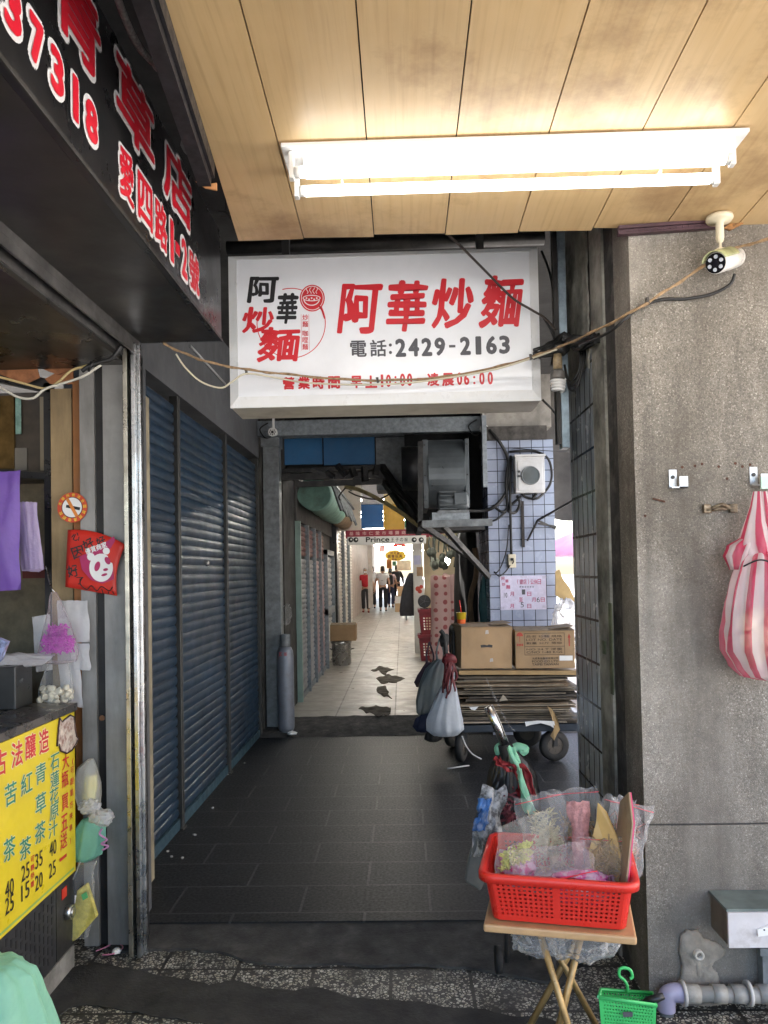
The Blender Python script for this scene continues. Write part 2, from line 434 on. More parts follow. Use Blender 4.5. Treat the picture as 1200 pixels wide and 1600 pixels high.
# ------------------------------------------------------------------ the setting
X_L = -1.39                                    # shop fronts on the left
X_R = .87                                      # corridor face of the right-hand columns
road = MB().quad((-200, -200, -.16), (200, -200, -.16), (200, 200, -.16), (-200, 200, -.16)).build("road", mat("pale_bounce_paving", (.4, .385, .36), .9, var=.2, vs=3, bump=.4, bs=60), fixn=False)  # street paled to a concrete tone so it bounces light under the arcade
struct(road)
m_terr = chips("terrazzo_chips", 78, [(0, (.5, .49, .43)), (.22, (.36, .35, .3)), (.45, (.62, .61, .55)), (.62, (.05, .05, .05)), (.76, (.44, .41, .33)), (.88, (.025, .025, .025))], (.022, .023, .022), .1, .5, dirt=.85, dcol=(.016, .016, .016), ds=3.0, lo=.5, hi=.6,
               joints=(.31, .31, .007, (.075, -.02, 0)))
def gz(y): return -.04
b = MB().box((-5, -3, -.165), (1.9, 3.46, -.04)); pav = b.build("pavement", m_terr); struct(pav)
# bitumen patch smeared over the terrazzo
up = [(112, 1512), (150, 1503), (193, 1511), (247, 1524), (292, 1529), (327, 1538), (367, 1531), (413, 1544), (460, 1547), (493, 1541), (547, 1558), (593, 1561), (653, 1564), (700, 1574), (753, 1576), (800, 1588), (840, 1588), (905, 1606), (1010, 1640)]
lo = [(1010, 1900), (700, 1760), (520, 1640), (400, 1606), (327, 1600), (287, 1593), (240, 1587), (206, 1580), (173, 1574), (140, 1570), (113, 1571), (86, 1590), (60, 1610), (40, 1590), (75, 1545)]
def ragged(px, z, k=5, amp=2.2, seed=0):
    out = []
    for i in range(len(px)):
        a, c = px[i], px[(i + 1) % len(px)]
        for j in range(k):
            t = j / k; u = a[0] + (c[0] - a[0]) * t; v = a[1] + (c[1] - a[1]) * t
            q = noise.noise_vector(V((u * .11, v * .11, seed))); out.append(PZ(u + q.x * amp, v + q.y * amp, z))
    return out
def sheet(pts, thick):
    mb = MB(); mb.prism([p - V((0, 0, thick)) for p in pts], (0, 0, thick)); return mb
m_bit = mat("bitumen", (.021, .021, .0205), .8, var=.4, vs=5, bump=.7, bs=70, dirt=.3, dcol=(.05, .047, .042), ds=5)
struct(sheet(ragged(up + lo, -.035), .004).build("pavement_patch", m_bit))
# threshold: rough cement lip in front of the tiled passage
m_lip = mat("rough_cement", (.034, .033, .031), .9, var=.5, vs=9, bump=1, bs=90, dirt=.5, dcol=(.09, .085, .075), ds=9, lo=.55, hi=.72)
fr = [(170, 1486), (227, 1484), (290, 1481), (353, 1487), (380, 1500), (467, 1507), (530, 1504), (593, 1508), (660, 1505), (727, 1511), (793, 1521), (900, 1545)]
lipf = ragged(fr, -.03, 5, 2.5, 3)[:-5]
lipb = [V((.88, 3.46, -.006)), V((-1.32, 3.46, -.006))]
mb = MB(); n = len(lipf)
top = lipf + lipb
mb.poly(top)
for i in range(n - 1): mb.quad(lipf[i], lipf[i + 1], lipf[i + 1] - V((0, .012, .03)), lipf[i] - V((0, .012, .03)))
struct(mb.build("threshold", m_lip))
m_floor = brick("charcoal_floor_tiles", "XYZ", (.0098, .0106, .0124), (.013, .0138, .0156), (.06, .06, .06), .6, .3, .006, .5, .52, .002, .2, 30, dirt=.5, dcol=(.022, .022, .022), ds=7, shift=(.2, .06, 0), grain=(7, 110, 1))
m_floor.node_tree.nodes["Principled BSDF"].inputs["Specular IOR Level"].default_value = .28
struct(MB().box((-1.45, 3.45, -.2), (1.9, 7.28, 0)).build("passage_floor", m_floor))
# gutter ramp up to the market hall
rs = MB()
def rampf(u, v):
    x = -1.45 + u * 3.3; y = 7.28 + v * .5
    return V((x, y, .1 * (v ** .7) + .012 * noise.noise(V((x * 7, y * 9, 0)))))
rs.grid(rampf, 60, 8); struct(rs.build("ramp", mat("gutter_cement", (.04, .038, .035), .85, var=.6, vs=12, bump=1, bs=50, dirt=.6, dcol=(.15, .13, .1), ds=12, lo=.55, hi=.75)))
m_hall = brick("hall_floor_tiles", "XYZ", (.37, .345, .3), (.32, .3, .265), (.16, .14, .12), .6, .6,   .008, 0, .42, .001, .25, 3, dirt=.35, dcol=(.16, .145, .125), ds=1.0, shift=(.1, .3, 0), lo=.5, hi=.7)
struct(MB().box((-3.2, 7.78, -.16), (1.75, 44, .1)).build("hall_floor", m_hall))
m_wet = mat("wet_dirt", (.115, .102, .085), .95, var=.6, vs=12)
m_wet.node_tree.nodes["Principled BSDF"].inputs["Specular IOR Level"].default_value = .1
for k, wet in enumerate(([(577, 1047), (588, 1043), (606, 1042), (613, 1046), (600, 1051), (588, 1049)], [(588, 1060), (600, 1055), (622, 1056), (632, 1060), (612, 1066), (598, 1069)], [(592, 1074), (604, 1073), (606, 1082), (612, 1090), (598, 1088), (590, 1081)], [(560, 1107), (574, 1102), (596, 1103), (613, 1108), (608, 1114), (590, 1117), (572, 1114)])):
    struct(sheet(ragged(wet, .106, 14, 5, 9 + k), .004).build("floor_stain", m_wet))

# arcade ceiling of wood-look planks, dropping slightly away from the street
m_plank = None
def plankmat():
    m, t, b = newmat("wood_look_planks")
    v = pos_vec(t, scale=(26, 1.1, 1)); f = noise_fac(t, v, 1, 5, .65)
    c = mixc(t, ramp(t, f, .25, .8), (.63, .45, .235), (.585, .395, .19))
    v2 = pos_vec(t, scale=(60, 2.2, 1)); c = mixc(t, mul(t, ramp(t, noise_fac(t, v2, 1, 3), .5, .75), .3), c, (.3, .16, .06))
    dirty(t, b, c, .18, 2.0, .75, (.2, .1, .04), 1.5, False, 0, 80, .42, .1, .52, .7)
    return m
m_plank = plankmat()
def zc(y): return 2.81 + (2.85 - y) * .045
SEAM = [-.595, -.345, -.08, .187, .46, .735, 1.0, 1.27, 1.54, 1.81, 2.08]
mb = MB()
for i in range(len(SEAM) - 1):
    x0, x1 = SEAM[i] + .002, SEAM[i + 1] - .002
    xn = -.395 if i == 0 else x0
    vs = [(x, y, zc(y) + dz) for dz in (0, .012) for x, y in ((xn, 0 if i == 0 else -1), (x1, 0 if i == 0 else -1), (x1, 2.86 - .012 * (i == 2)), (x0, 2.86 - .01 * (i % 3)))]
    mb.add(vs, [(3, 2, 1, 0), (4, 5, 6, 7), (0, 1, 5, 4), (1, 2, 6, 5), (2, 3, 7, 6), (3, 0, 4, 7)])
cei = mb.build("ceiling", m_plank); struct(cei)
mb = MB().box((-4, -1.05, 3.4), (1.95, 9.2, 3.6)).box((-4, 2.95, 3.18), (1.9, 3.12, 3.399)).box((-4, -1.05, 2.99), (2.1, -.95, 3.399)).box((-.55, -.9, 2.99), (2.1, 2.8, 3.02))  # corridor ceiling slab, carried over the arcade to block sun and sky
struct(mb.build("upper_slab", m_soot))
# torn packing strip hanging at the ceiling's corners
mb = MB()
pts = [(1130, 357), (1150, 345), (1168, 330), (1186, 314), (1200, 302), (1215, 290), (1215, 310), (1196, 322), (1178, 338), (1158, 352), (1140, 361)]
mb.prism([PY(u, v, 2.846) + V((0, -.004 * (i % 2), 0)) for i, (u, v) in enumerate(pts)], (0, -.008, 0))
tag(mb.build("ceiling_trim", mat("torn_plywood", (.4, .2, .07), .8, var=.5, vs=30, dirt=.8, dcol=(.05, .03, .015), ds=25)), "torn splintered plywood edge strip where the plank ceiling meets the granite pillar", "trim")
mb = MB()
a, c = PY(965, 362, 2.83), PY(1130, 350, 2.83)
mb.bar(a, c, .022, .03)
mb.bar(a + V((0, -.016, .008)), c + V((0, -.016, .008)), .012, .012)
for i in range(16):
    p = a.lerp(c, .05 + i * .058) + V((0, -.0125, -.004)); mb.obox(p, (.02, .004, .009), (0, 0, 0))
tag(mb.build("ceiling_moulding", mat("plum_moulding", (.07, .035, .045), .5, var=.3, dirt=.4, dcol=(.02, .015, .015), ds=20)), "dark plum notched moulding along the top of the granite pillar", "moulding")
# black moulding at the left edge of the ceiling
mb = MB()
p0 = PY(352, 222, 2.34); p1 = V((-.53, .9, p0.z + .05))
p0 = V((-.585, 2.33, zc(2.33) - .045)); p1 = V((-.464, .6, zc(.6) - .045))
mb.bar(p0, p1, .04, .08); mb.bar(p0 + V((.026, 0, .01)), p1 + V((.026, 0, .01)), .01, .05)
bm_ = thing("ceiling_edge_batten", "black stepped batten along the left edge of the plank ceiling, splintered end", "batten", (-.56, 1.5, 2.8))
mb.build("batten", mat("black_wood", (.018, .017, .02), .45, var=.5, vs=20, dirt=.3, dcol=(.06, .055, .06), ds=8), bm_)
mb = MB(); mb.prism([p0 + V((.036, .001, -.05)), p0 + V((.036, .001, -.028)), p0 + V((.0, .004, -.03)), p0 + V((-.03, .002, -.02)), p0 + V((0, .001, -.042))], (0, .008, 0))
mb.build("broken_end", mat("raw_wood", (.55, .27, .11), .8, var=.3), bm_)

# ------------------------------------------------------------------ left side: shop wall and roller shutters
m_gwall = mat("grey_painted_wall", (.065, .068, .074), .75, var=.2, vs=3, dirt=.55, dcol=(.035, .035, .036), ds=2, bump=.2, bs=25)
mb = MB().box((X_L - .25, 3.75, 2.68), (X_L + .012, 7.45, 3.4)).box((X_L - .27, 3.75, 0), (X_L - .1, 7.45, 2.679))
tag(mb.build("shopfront_wall", m_gwall), "plain grey wall band above the blue roller shutters", "wall")
m_blue = mat("blue_shutter_paint", (.008, .024, .047), .38, .05, var=.3, vs=2.5, dirt=.5, dcol=(.016, .019, .025), ds=2.2, streak=False, rvar=.1)
def slats(mb, x, y0, y1, z0, z1, pitch, amp, sgn=1, jx=0, seed=0):
    """curved interlocking slats in a plane x = const"""
    n = int((z1 - z0) / pitch); prof = []
    for k in range(n):
        zz = z0 + k * pitch; d = amp * (.16 * noise.noise(V((k * .9, seed, 0))))
        prof += [(0 + d, zz + .001), (.35 * amp + d, zz + .004)] + [(amp * (.35 + .65 * math.sin(math.pi * (.12 + .76 * t / 4))) + d, zz + pitch * (.12 + .74 * t / 4)) for t in range(5)] + [(.05 * amp + d, zz + pitch * .93)]
    m = len(prof)
    ny = 6
    vs = []
    for i in range(ny + 1):
        y = y0 + (y1 - y0) * i / ny
        for d, z in prof: vs.append((x + sgn * (d + .0014 * noise.noise(V((y * 2, z * 1.7, seed)))), y, z))
    mb.add(vs, [(i * m + j, (i + 1) * m + j, (i + 1) * m + j + 1, i * m + j + 1) for i in range(ny) for j in range(m - 1)], False)
def yx(u, X=X_L): return PX(u, 900, X).y
e0, e1, e2, e3 = 3.98, yx(278), yx(352), yx(404)
posts = [yx(277), yx(352)]
bays = [(e0, posts[0] - .025, "nearest the stainless posts"), (posts[0] + .03, posts[1] - .025, "middle one with a small key lock"), (posts[1] + .03, 7.33, "farthest one beside the galvanised post")]
for i, (a, c, lab) in enumerate(bays):
    t = thing("roller_shutter", "closed blue steel roller shutter, " + lab, "roller shutter", (X_L, (a + c) / 2, 0), "blue roller shutters along the left")
    mb = MB(); slats(mb, X_L - .012, a, c, .07, 2.67, .062, .0125, 1, 0, i)
    mb.build("curtain", m_blue, t)
    MB().box((X_L - .02, a, .004), (X_L + .008, c, .068)).build("bottom_rail", mat("teal_bottom_rail", (.03, .07, .095), .5, .2, var=.3, dirt=.6, ds=6), t)
    if i == 1:
        p = PX(322, 880, X_L + .01)
        mb = MB().cyl(p, p + V((.02, 0, 0)), .022, .02, 16); mb.build("lock", m_steel, t)
    if i == 2:
        pass
m_mul = mat("sooty_mullion", (.045, .045, .043), .5, .4, var=.3, vs=12, dirt=.5, dcol=(.015, .014, .013), ds=6)
for i, y in enumerate(posts + [7.35]):
    t = thing("shutter_post", ["dark steel guide post between nearest and middle blue shutter", "dark steel guide post between middle and farthest blue shutter", "black steel guide post at the far end of the blue shutters"][i], "post", (X_L, y, 0), "guide posts of the blue shutters")
    MB().box((X_L - .03, y - .027, 0), (X_L + .022, y - .006, 2.66)).box((X_L - .03, y + .006, 0), (X_L + .022, y + .027, 2.66)).box((X_L - .03, y - .005, 0), (X_L + .006, y + .005, 2.66)).build("guide_rail", m_mul, t, bevel=.003)
    MB().box((X_L - .03, y - .04, 0), (X_L + .03, y + .04, .012)).build("foot_plate", m_darksteel, t)
# thin white conduit on the grey wall
mb = MB(); mb.tube([PX(297, 540, X_L + .02), PX(352, 600, X_L + .02)], .008)
tag(mb.build("wall_conduit", mat("grey_conduit", (.35, .36, .36), .5)), "thin pale conduit slanting across the grey wall behind the white sign", "pipe")

# far-left dark bay between the shutters and the market hall
mb = MB().box((X_L - .3, 7.45, 0), (X_L + .03, 7.8, 3.4)).box((-1.75, 7.8, 0), (-1.2, 8.6, 3.4))
tag(mb.build("sooty_side_wall", mat("stained_wall", (.05, .047, .043), .9, var=.6, vs=4, dirt=.7, dcol=(.012, .011, .01), ds=2.4, bump=.6, bs=20)), "soot-stained black wall behind the galvanised post and gas cylinder", "wall")
# ------------------------------------------------------------------ herb-tea stall on the left: fascia sign
XF = -.765
t = thing("fascia_sign", "black overhanging shop fascia with red and white characters and a phone number", "shop sign", (-.95, 2.2, 2.55))
m_fas = mat("black_sign_film", (.014, .014, .015), .3, var=.3, vs=3, dirt=.35, dcol=(.055, .055, .055), ds=2.2, rvar=.08)
YF = 3.3
z0 = 2.565; z1 = 3.05
MB().box((XF - .02, -1, z0), (XF, YF, z1)).build("face_panel", m_fas, t)
MB().box((-1.14, -1, z0), (XF - .021, YF - .015, z0 + .012)).build("soffit_panel", mat("brown_black_soffit", (.022, .02, .018), .38, var=.35, vs=2, dirt=.5, dcol=(.06, .05, .04), ds=2.5), t)
MB().box((-1.14, YF - .014, z0), (XF - .021, YF, z1)).build("end_panel", m_fas, t)
MB().box((XF + .0005, -1, z0 - .004), (XF + .006, YF + .003, z0 + .008)).build("edge_trim", m_darksteel, t)
outl, core = MB(), MB()
def fascia_char(s, u0, u1, zt_, zb_, bold, ob):
    ya, yb_ = PX(u0, 300, XF).y, PX(u1, 300, XF).y
    o = V((XF, ya, zb_))
    letters(outl, s, o, (0, 1, 0), (0, 0, 1), yb_ - ya, zt_ - zb_, ob, ob, off=(.002, 0, 0))
    letters(core, s, o, (0, 1, 0), (0, 0, 1), yb_ - ya, zt_ - zb_, bold, ob, off=(.0045, 0, 0))
zt_, zb_ = PX(240, 172, XF).z, PX(236, 278, XF).z
for s, u0, u1 in (("青", 78, 160), ("草", 178, 242), ("店", 252, 299)): fascia_char(s, u0, u1, zt_, zb_, .022, .068)
zt_, zb_ = PX(153, 170, XF).z, PX(150, 242, XF).z
for s, u0, u1 in (("3", 0, 37), ("7", 41, 71), ("3", 74, 102), ("1", 110, 124), ("8", 129, 154)): fascia_char(s, u0, u1, zt_, zb_, .035, .1)
zt_, zb_ = PX(308, 402, XF).z, PX(304, 463, XF).z
for s, u0, u1 in (("愛", 183, 209), ("四", 211, 238), ("路", 238, 260), ("1", 262, 270), ("2", 279, 291), ("號", 291, 309)): fascia_char(s, u0, u1, zt_, zb_, .022, .085)
fascia_char("-", 271, 278, (zt_ + zb_) / 2 + .022, (zt_ + zb_) / 2 - .022, .02, .035)
outl.build("lettering_outline", m_wvinyl, t, fixn=False); core.build("lettering", m_red, t, fixn=False)
# black board standing for the dark void above the fascia, and grey crumbling mortar
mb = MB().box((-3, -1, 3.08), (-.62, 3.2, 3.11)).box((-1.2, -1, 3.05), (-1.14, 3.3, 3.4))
tag(mb.build("void_board", mat("void_black", (.012, .0115, .011), .9, var=.5)), "black boarding added for the dark void above the fascia sign", "boarding")
mb = MB(); crumple(mb, PY(300, 215, 2.72), (.085, .14, .055), 4, .22, 3, 1.5)
tag(mb.build("mortar_lump", mat("dusty_mortar", (.09, .09, .088), .95, var=.4, vs=20, bump=1, bs=60)), "lump of dusty grey mortar beside the end of the black batten", "mortar")
mb = MB(); mb.tube(spline([wob(p, .012, 9) for p in (V((-.68, .9, 2.98)), V((-.66, 1.5, 3.0)), PY(205, 50, 1.95), PY(245, 105, 2.15), PY(275, 145, 2.32), PY(305, 168, 2.5), PY(330, 190, 2.7))], 8), [.009 + .004 * abs(noise.noise(V((i * .9, 0, 0)))) for i in range(49)], 7)
tag(mb.build("dusty_cable", mat("dust_fluff", (.16, .155, .15), 1, var=.5, vs=90, bump=1, bs=150)), "thick cable furred with grey dust above the black fascia", "cable")
# scraps of wire at the ceiling corner
mb = MB()
for k, (a, c) in enumerate((((345, 270), (352, 330)), ((340, 330), (366, 333)), ((352, 332), (375, 360)), ((358, 300), (360, 345)), ((345, 338), (360, 340)))):
    mb.tube(spline([PY(*a, 2.9), wob(PY((a[0] + c[0]) / 2 + 4, (a[1] + c[1]) / 2, 2.9), .01), PY(*c, 2.9)], 4), .0022, 5)
tag(mb.build("wire_scrap", m_cable), "tangle of thin wire ends at the left corner of the plank ceiling", "wire")

# steel beam, stall soffit
mb = MB().box((-1.172, -1, 2.535), (-1.118, 3.29, 2.565)).box((-1.172, -1, 2.49), (-1.164, 3.29, 2.5345)).box((-1.126, -1, 2.5), (-1.118, 3.29, 2.5345))
tag(mb.build("lintel_channel", mat("worn_channel", (.14, .135, .13), .45, .5, var=.35, vs=9, dirt=.55, dcol=(.035, .032, .03), ds=6)), "worn steel channel running under the black fascia sign", "beam")
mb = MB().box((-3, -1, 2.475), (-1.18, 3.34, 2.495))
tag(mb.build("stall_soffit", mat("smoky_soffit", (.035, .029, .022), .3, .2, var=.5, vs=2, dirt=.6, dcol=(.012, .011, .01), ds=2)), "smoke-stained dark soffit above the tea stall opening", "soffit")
# shutter guide posts at the stall's corner
t = thing("shutter_guide", "twin stainless shutter guide rails with a black slot at the stall corner", "guide rail", (-1.14, 3.25, -.03))
xa, xb, xc, xd = [PY(u, 1000, 3.25).x for u in (201, 208, 215, 226)]
MB().box((xa, 3.21, -.034), (xb, 3.36, 2.52)).build("slim_rail", mat("brassy_steel", (.46, .43, .36), .33, .9, var=.2, vs=9, dirt=.5, dcol=(.12, .1, .08), ds=8), t, bevel=.002)
MB().box((xb + .001, 3.245, -.034), (xc - .001, 3.36, 2.52)).build("slot", m_black, t)
MB().box((xc, 3.2, -.034), (xc + .018, 3.26, 2.54)).box((xc + .0185, 3.23, -.034), (xd, 3.25, 2.54)).build("wide_rail", m_steel, t, bevel=.002)
MB().box((xc + .0185, 3.225, .75), (xd - .002, 3.2295, 1.02)).build("peeled_sticker", mat("peeled_paper", (.55, .5, .5), .7, var=.5, vs=25, dirt=.6, dcol=(.5, .12, .05), ds=22), t)
# grey panel column; a black strip stands for the dark gap
m_gp = mat("grey_panel_paint", (.3, .295, .285), .5, .1, var=.25, vs=4, dirt=.85, dcol=(.1, .095, .085), ds=2.6, streak=True, lo=.42, hi=.64)
t = thing("panel_column", "grey steel-clad column, sooty around a black strip for the dark gap, between stall and shutters", "column", (-1.25, 3.35, -.03))
x0, x1, x2, x3 = [PY(u, 1000, 3.3).x for u in (126, 149, 164, 201)]
MB().box((x0, 3.31, -.035), (x1, 3.5, 2.474)).build("narrow_panel", m_gp, t)
MB().box((x1 + .001, 3.325, -.035), (x2 - .001, 3.5, 2.474)).build("dark_gap_strip", mat("slot_black", (.012, .011, .011), .6, var=.3), t)
MB().box((x2, 3.3, -.035), (x3 - .002, 3.5, 2.474)).build("wide_panel", m_gp, t)
mb = MB()
p = PY(156, 1122, 3.3); mb.cyl(p + V((.01, -.003, 0)), p + V((.01, .002, 0)), .012, .012, 12); mb.build("rusty_bolt", mat("rust", (.12, .06, .03), .9, var=.4), t)
MB().box((-1.5, 3.501, -.03), (-1.2, 3.6, 3.4)).box((-1.5, 3.601, -.03), (-1.365, 3.97, 3.4)).box((-1.4, 3.401, -.03), (-1.18, 3.4995, 2.47)).build("side_return", m_gwall, t)
# timber jambs
x4, x5 = [PY(u, 1000, 3.36).x for u in (82, 115)]
t = thing("timber_jamb", "worn tan timber jamb with an orange edge strip beside the grey column", "door jamb", ((x4 + x5) / 2, 3.36, .3))
MB().box((x4, 3.36, .3), (x5, 3.5, 2.39)).build("tan_board", mat("tan_board", (.32, .23, .12), .7, var=.2, vs=5, dirt=.6, dcol=(.07, .05, .03), ds=4, streak=True, bump=.3, bs=40), t)
MB().box((x5 + .012, 3.345, .3), (x0 - .004, 3.5, 2.43)).build("orange_strip", mat("orange_strip", (.3, .12, .035), .6, var=.2, vs=6, dirt=.4, dcol=(.08, .04, .02), ds=5, streak=True), t)
MB().box((x5 + .0005, 3.38, .3), (x5 + .0115, 3.5, 2.4)).build("gap_strip", m_black, t)
# torn fibreboard above the opening
mb = MB()
for k, px in enumerate(([(0, 555), (26, 557), (58, 575), (62, 590), (40, 600), (0, 585)], [(64, 575), (80, 565), (95, 570), (118, 562), (127, 558), (126, 570), (112, 577), (90, 585), (75, 580)], [(70, 592), (92, 580), (114, 575), (115, 600), (78, 600)], [(25, 558), (38, 560), (42, 580), (30, 572)])):
    mb.prism([PY(u, v, 3.34 + .012 * k) for u, v in px], (0, .006, 0))
tag(mb.build("torn_board", mat("torn_hardboard", (.34, .14, .06), .85, var=.5, vs=14, dirt=.5, dcol=(.1, .05, .03), ds=9)), "torn strips of orange-brown hardboard above the stall opening", "board")
# stall interior: back wall, black frame, cabinet, shelf
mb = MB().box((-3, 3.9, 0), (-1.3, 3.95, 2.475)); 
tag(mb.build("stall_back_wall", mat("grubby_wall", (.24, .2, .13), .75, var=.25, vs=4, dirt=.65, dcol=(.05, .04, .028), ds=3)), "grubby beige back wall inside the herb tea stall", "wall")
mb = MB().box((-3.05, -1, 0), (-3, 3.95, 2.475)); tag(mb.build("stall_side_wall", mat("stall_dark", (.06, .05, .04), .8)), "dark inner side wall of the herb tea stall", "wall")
t = thing("glass_cabinet", "dim wall cabinet with golden lamp glow coloured into its glass door inside the stall", "cabinet", (-1.85, 3.8, 1.75))
def bx(u0, v0, u1, v1, Y, d, mb=None):
    mb = mb or MB(); a, c = PY(u0, v0, Y), PY(u1, v1, Y); return mb.box((a.x, Y, a.z), (c.x, Y + d, c.z))
bx(-60, 616, 78, 745, 3.62, .25).build("carcass", mat("cabinet_brown", (.07, .055, .04), .5, var=.4, vs=8, dirt=.3, ds=5), t)
bx(-60, 620, 22, 732, 3.6, .015).build("glass_door", mat("glow_tinted_glass", (.16, .1, .035), .08, .3, var=.6, vs=9, rvar=.02), t)  # golden lamp reflection put into the glass colour
bx(22, 700, 42, 735, 3.608, .01).build("grey_card", mat("grey_card", (.22, .2, .17), .7), t)
bx(24, 622, 33, 678, 3.6, .004).build("mint_strip", mat("mint_strip", (.25, .4, .33), .25, var=.3, vs=20), t)
bx(62, 620, 71, 735, 3.608, .01).build("pale_stile", mat("pale_stile", (.3, .25, .17), .7), t)
t = thing("serving_hatch", "black angle-iron frame around the stall hatch", "hatch", (-1.6, 3.4, 1.0))
MB().bar(PY(76, 600, 3.4), PY(80, 1100, 3.4), .03, .04).build("upright", m_black, t)
MB().bar(PY(-60, 735, 3.42), PY(77, 745, 3.42), .03, .03).build("shelf_rail", m_black, t)
MB().bar(PY(-60, 575, 3.4), PY(82, 605, 3.4), .04, .06).build("top_rail", m_black, t)
bx(35, 884, 76, 903, 3.7, .1).build("red_shelf_edge", mat("dull_red", (.13, .02, .015), .6), t)

# counter with the yellow menu board
t = thing("stall_counter", "stainless stall counter with vented dark front beside the passage", "counter", (-1.7, 2.2, -.03))
XC = -1.365
def cx(u, v, X=XC): return PX(u, v, X)
zt = cx(122, 1100).z + .012; zb = -.04; yE = 3.15
MB().box((-2.3, -.5, zt - .03), (XC + .012, yE + .01, zt)).build("worktop_rim", mat("dark_worktop", (.12, .11, .105), .3, .6, var=.3, vs=6, dirt=.4, ds=5), t)
MB().box((-2.28, -.5, .05), (XC - .012, yE, zt - .031)).build("body", mat("counter_steel", (.1, .1, .1), .4, .7, var=.3, vs=5, dirt=.5, ds=3), t)
MB().box((XC - .011, 2.985, .06), (XC - .003, yE, .42)).build("end_panel", m_darksteel, t)
MB().box((XC - .03, -.5, -.038), (XC - .006, yE, .05)).build("kick_strip", mat("pale_kick", (.25, .24, .22), .6, var=.4, vs=9, dirt=.6, ds=5), t)
vm = MB().box((XC - .011, -.5, .06), (XC - .003, 2.98, .42)); vm.build("vent_panel", mat("vent_grey", (.035, .036, .04), .45, .3, var=.2), t)
vm = MB()
for i in range(14):
    for j in range(6): vm.box((XC - .0025, 2.5 + i * .034, .085 + j * .04 + .018 * (i % 2)), (XC - .0015, 2.513 + i * .034, .112 + j * .04 + .018 * (i % 2)))
vm.build("vent_slots", m_ink, t)
p = cx(106, 1425); MB().cyl(p - V((.004, 0, 0)), p + V((.02, 0, 0)), .03, .028, 18).cyl(p + V((.02, 0, 0)), p + V((.026, 0, 0)), .02, .018, 14).build("knob", m_steel, t)
p = cx(101, 1395); MB().box((XC - .002, p.y - .022, p.z - .02), (XC - .0005, p.y + .022, p.z + .02)).build("red_label", m_redpl, t)
# menu board
t = thing("menu_board", "bright yellow menu board with red and green characters on the stall counter", "menu sign", (XC, 2.6, .4))
y0m, y1m, z0m, z1m = 1.6, yE - .012, .355, zt - .034
MB().box((XC - .0015, y0m, z0m), (XC + .008, y1m, z1m)).build("panel", mat("yellow_board", (.72, .56, .02), .38, var=.05, dirt=.12, dcol=(.35, .25, .03), ds=4), t)
MB().box((XC + .0085, y0m, z0m + .012), (XC + .0092, y1m - .02, z0m + .02)).build("green_rule", mat("green_rule", (.25, .42, .12), .4), t)
mr, mg, mk, mw = MB(), MB(), MB(), MB()
def menu(mb, s, u, v, hh, ww, bold=.012, outline=False, warp=0):
    bold *= .6; ww *= .88; hh *= .9; c = PX(u, v, XC + .008); o = V((XC + .008, c.y - ww / 2, c.z - hh / 2))
    if outline: letters(mw, s, o, (0, 1, 0), (0, 0, 1), ww, hh, bold + .03, bold, off=(.001, 0, 0), warp=warp)
    letters(mb, s, o, (0, 1, 0), (0, 0, 1), ww, hh, bold, bold, off=(.002, 0, 0), warp=warp)
for s, u, v in (("古", 0, 1192), ("法", 26, 1178), ("釀", 47, 1166), ("造", 68, 1158)): menu(mr, s, u, v, .098, .09, .022, True, .02)
for s, u, v in (("石", 85, 1190), ("蓮", 85, 1217), ("花", 84, 1243), ("原", 84, 1268), ("汁", 82, 1295)): menu(mg, s, u, v, .066, .085, .012, True)
for s, u, v in (("青", 63, 1208), ("草", 63, 1255), ("茶", 62, 1300)): menu(mg, s, u, v, .082, .095, .014, True)
for s, u, v in (("紅", 41, 1224), ("茶", 39, 1325)): menu(mg, s, u, v, .082, .095, .014, True)
for s, u, v in (("苦", 16, 1240), ("茶", 14, 1326)): menu(mg, s, u, v, .085, .09, .014, True)
for s, u, v in (("大", 102, 1189), ("瓶", 101, 1217), ("買", 101, 1253), ("五", 100, 1285), ("送", 99, 1313)): menu(mr, s, u, v, .07, .07, .018)
menu(mr, "一", 98, 1340, .014, .07, .02)
for i, s in enumerate("可跟單方夾拿"): menu(mr, s, 112 - i * .4, 1203 + i * 18, .03, .035, .004)
menu(mr, "(", 113, 1190, .03, .012, .004); menu(mr, ")", 109, 1314, .03, .012, .004)
for i, s in enumerate("可糖熱糖"): menu(mr, s, 50, 1342 + i * 13, .025, .03, .006)
for s, u, v in (("40", 82, 1325), ("25", 81, 1358), ("35", 60, 1343), ("20", 60, 1377), ("25", 39, 1362), ("15", 39, 1392), ("40", 14, 1388), ("25", 14, 1413)): menu(mk, s, u, v, .062, .066, .004)
mw.build("white_outline", mat("pale_outline", (.75, .72, .4), .4), t, fixn=False); mr.build("red_lettering", m_redsign, t, fixn=False)
mg.build("green_lettering", mat("green_ink", (.01, .2, .14), .4), t, fixn=False); mk.build("prices", m_ink, t, fixn=False)
c0 = PX(104, 1148, XC)
mb = MB(); pts = [(91, 1135), (94, 1122), (97, 1128), (110, 1118), (115, 1120), (117, 1135), (119, 1150), (122, 1155), (117, 1165), (112, 1172), (104, 1178), (95, 1174), (93, 1163), (90, 1166)]
mb.prism([PX(u, v, XC + .009) for u, v in pts], (.004, 0, 0)); mb.build("torn_sticker", mat("torn_sticker", (.6, .52, .45), .8, var=.3, vs=40, dirt=.75, dcol=(.2, .05, .035), ds=28, lo=.45, hi=.6), t)
mb = MB(); mb.tube([wob(PX(u, v, XC + .013), .004, 40) for u, v in pts + pts[:1]], .0035, 5); mb.build("scorched_rim", mat("scorched", (.05, .025, .025), .9, var=.5, vs=50), t)

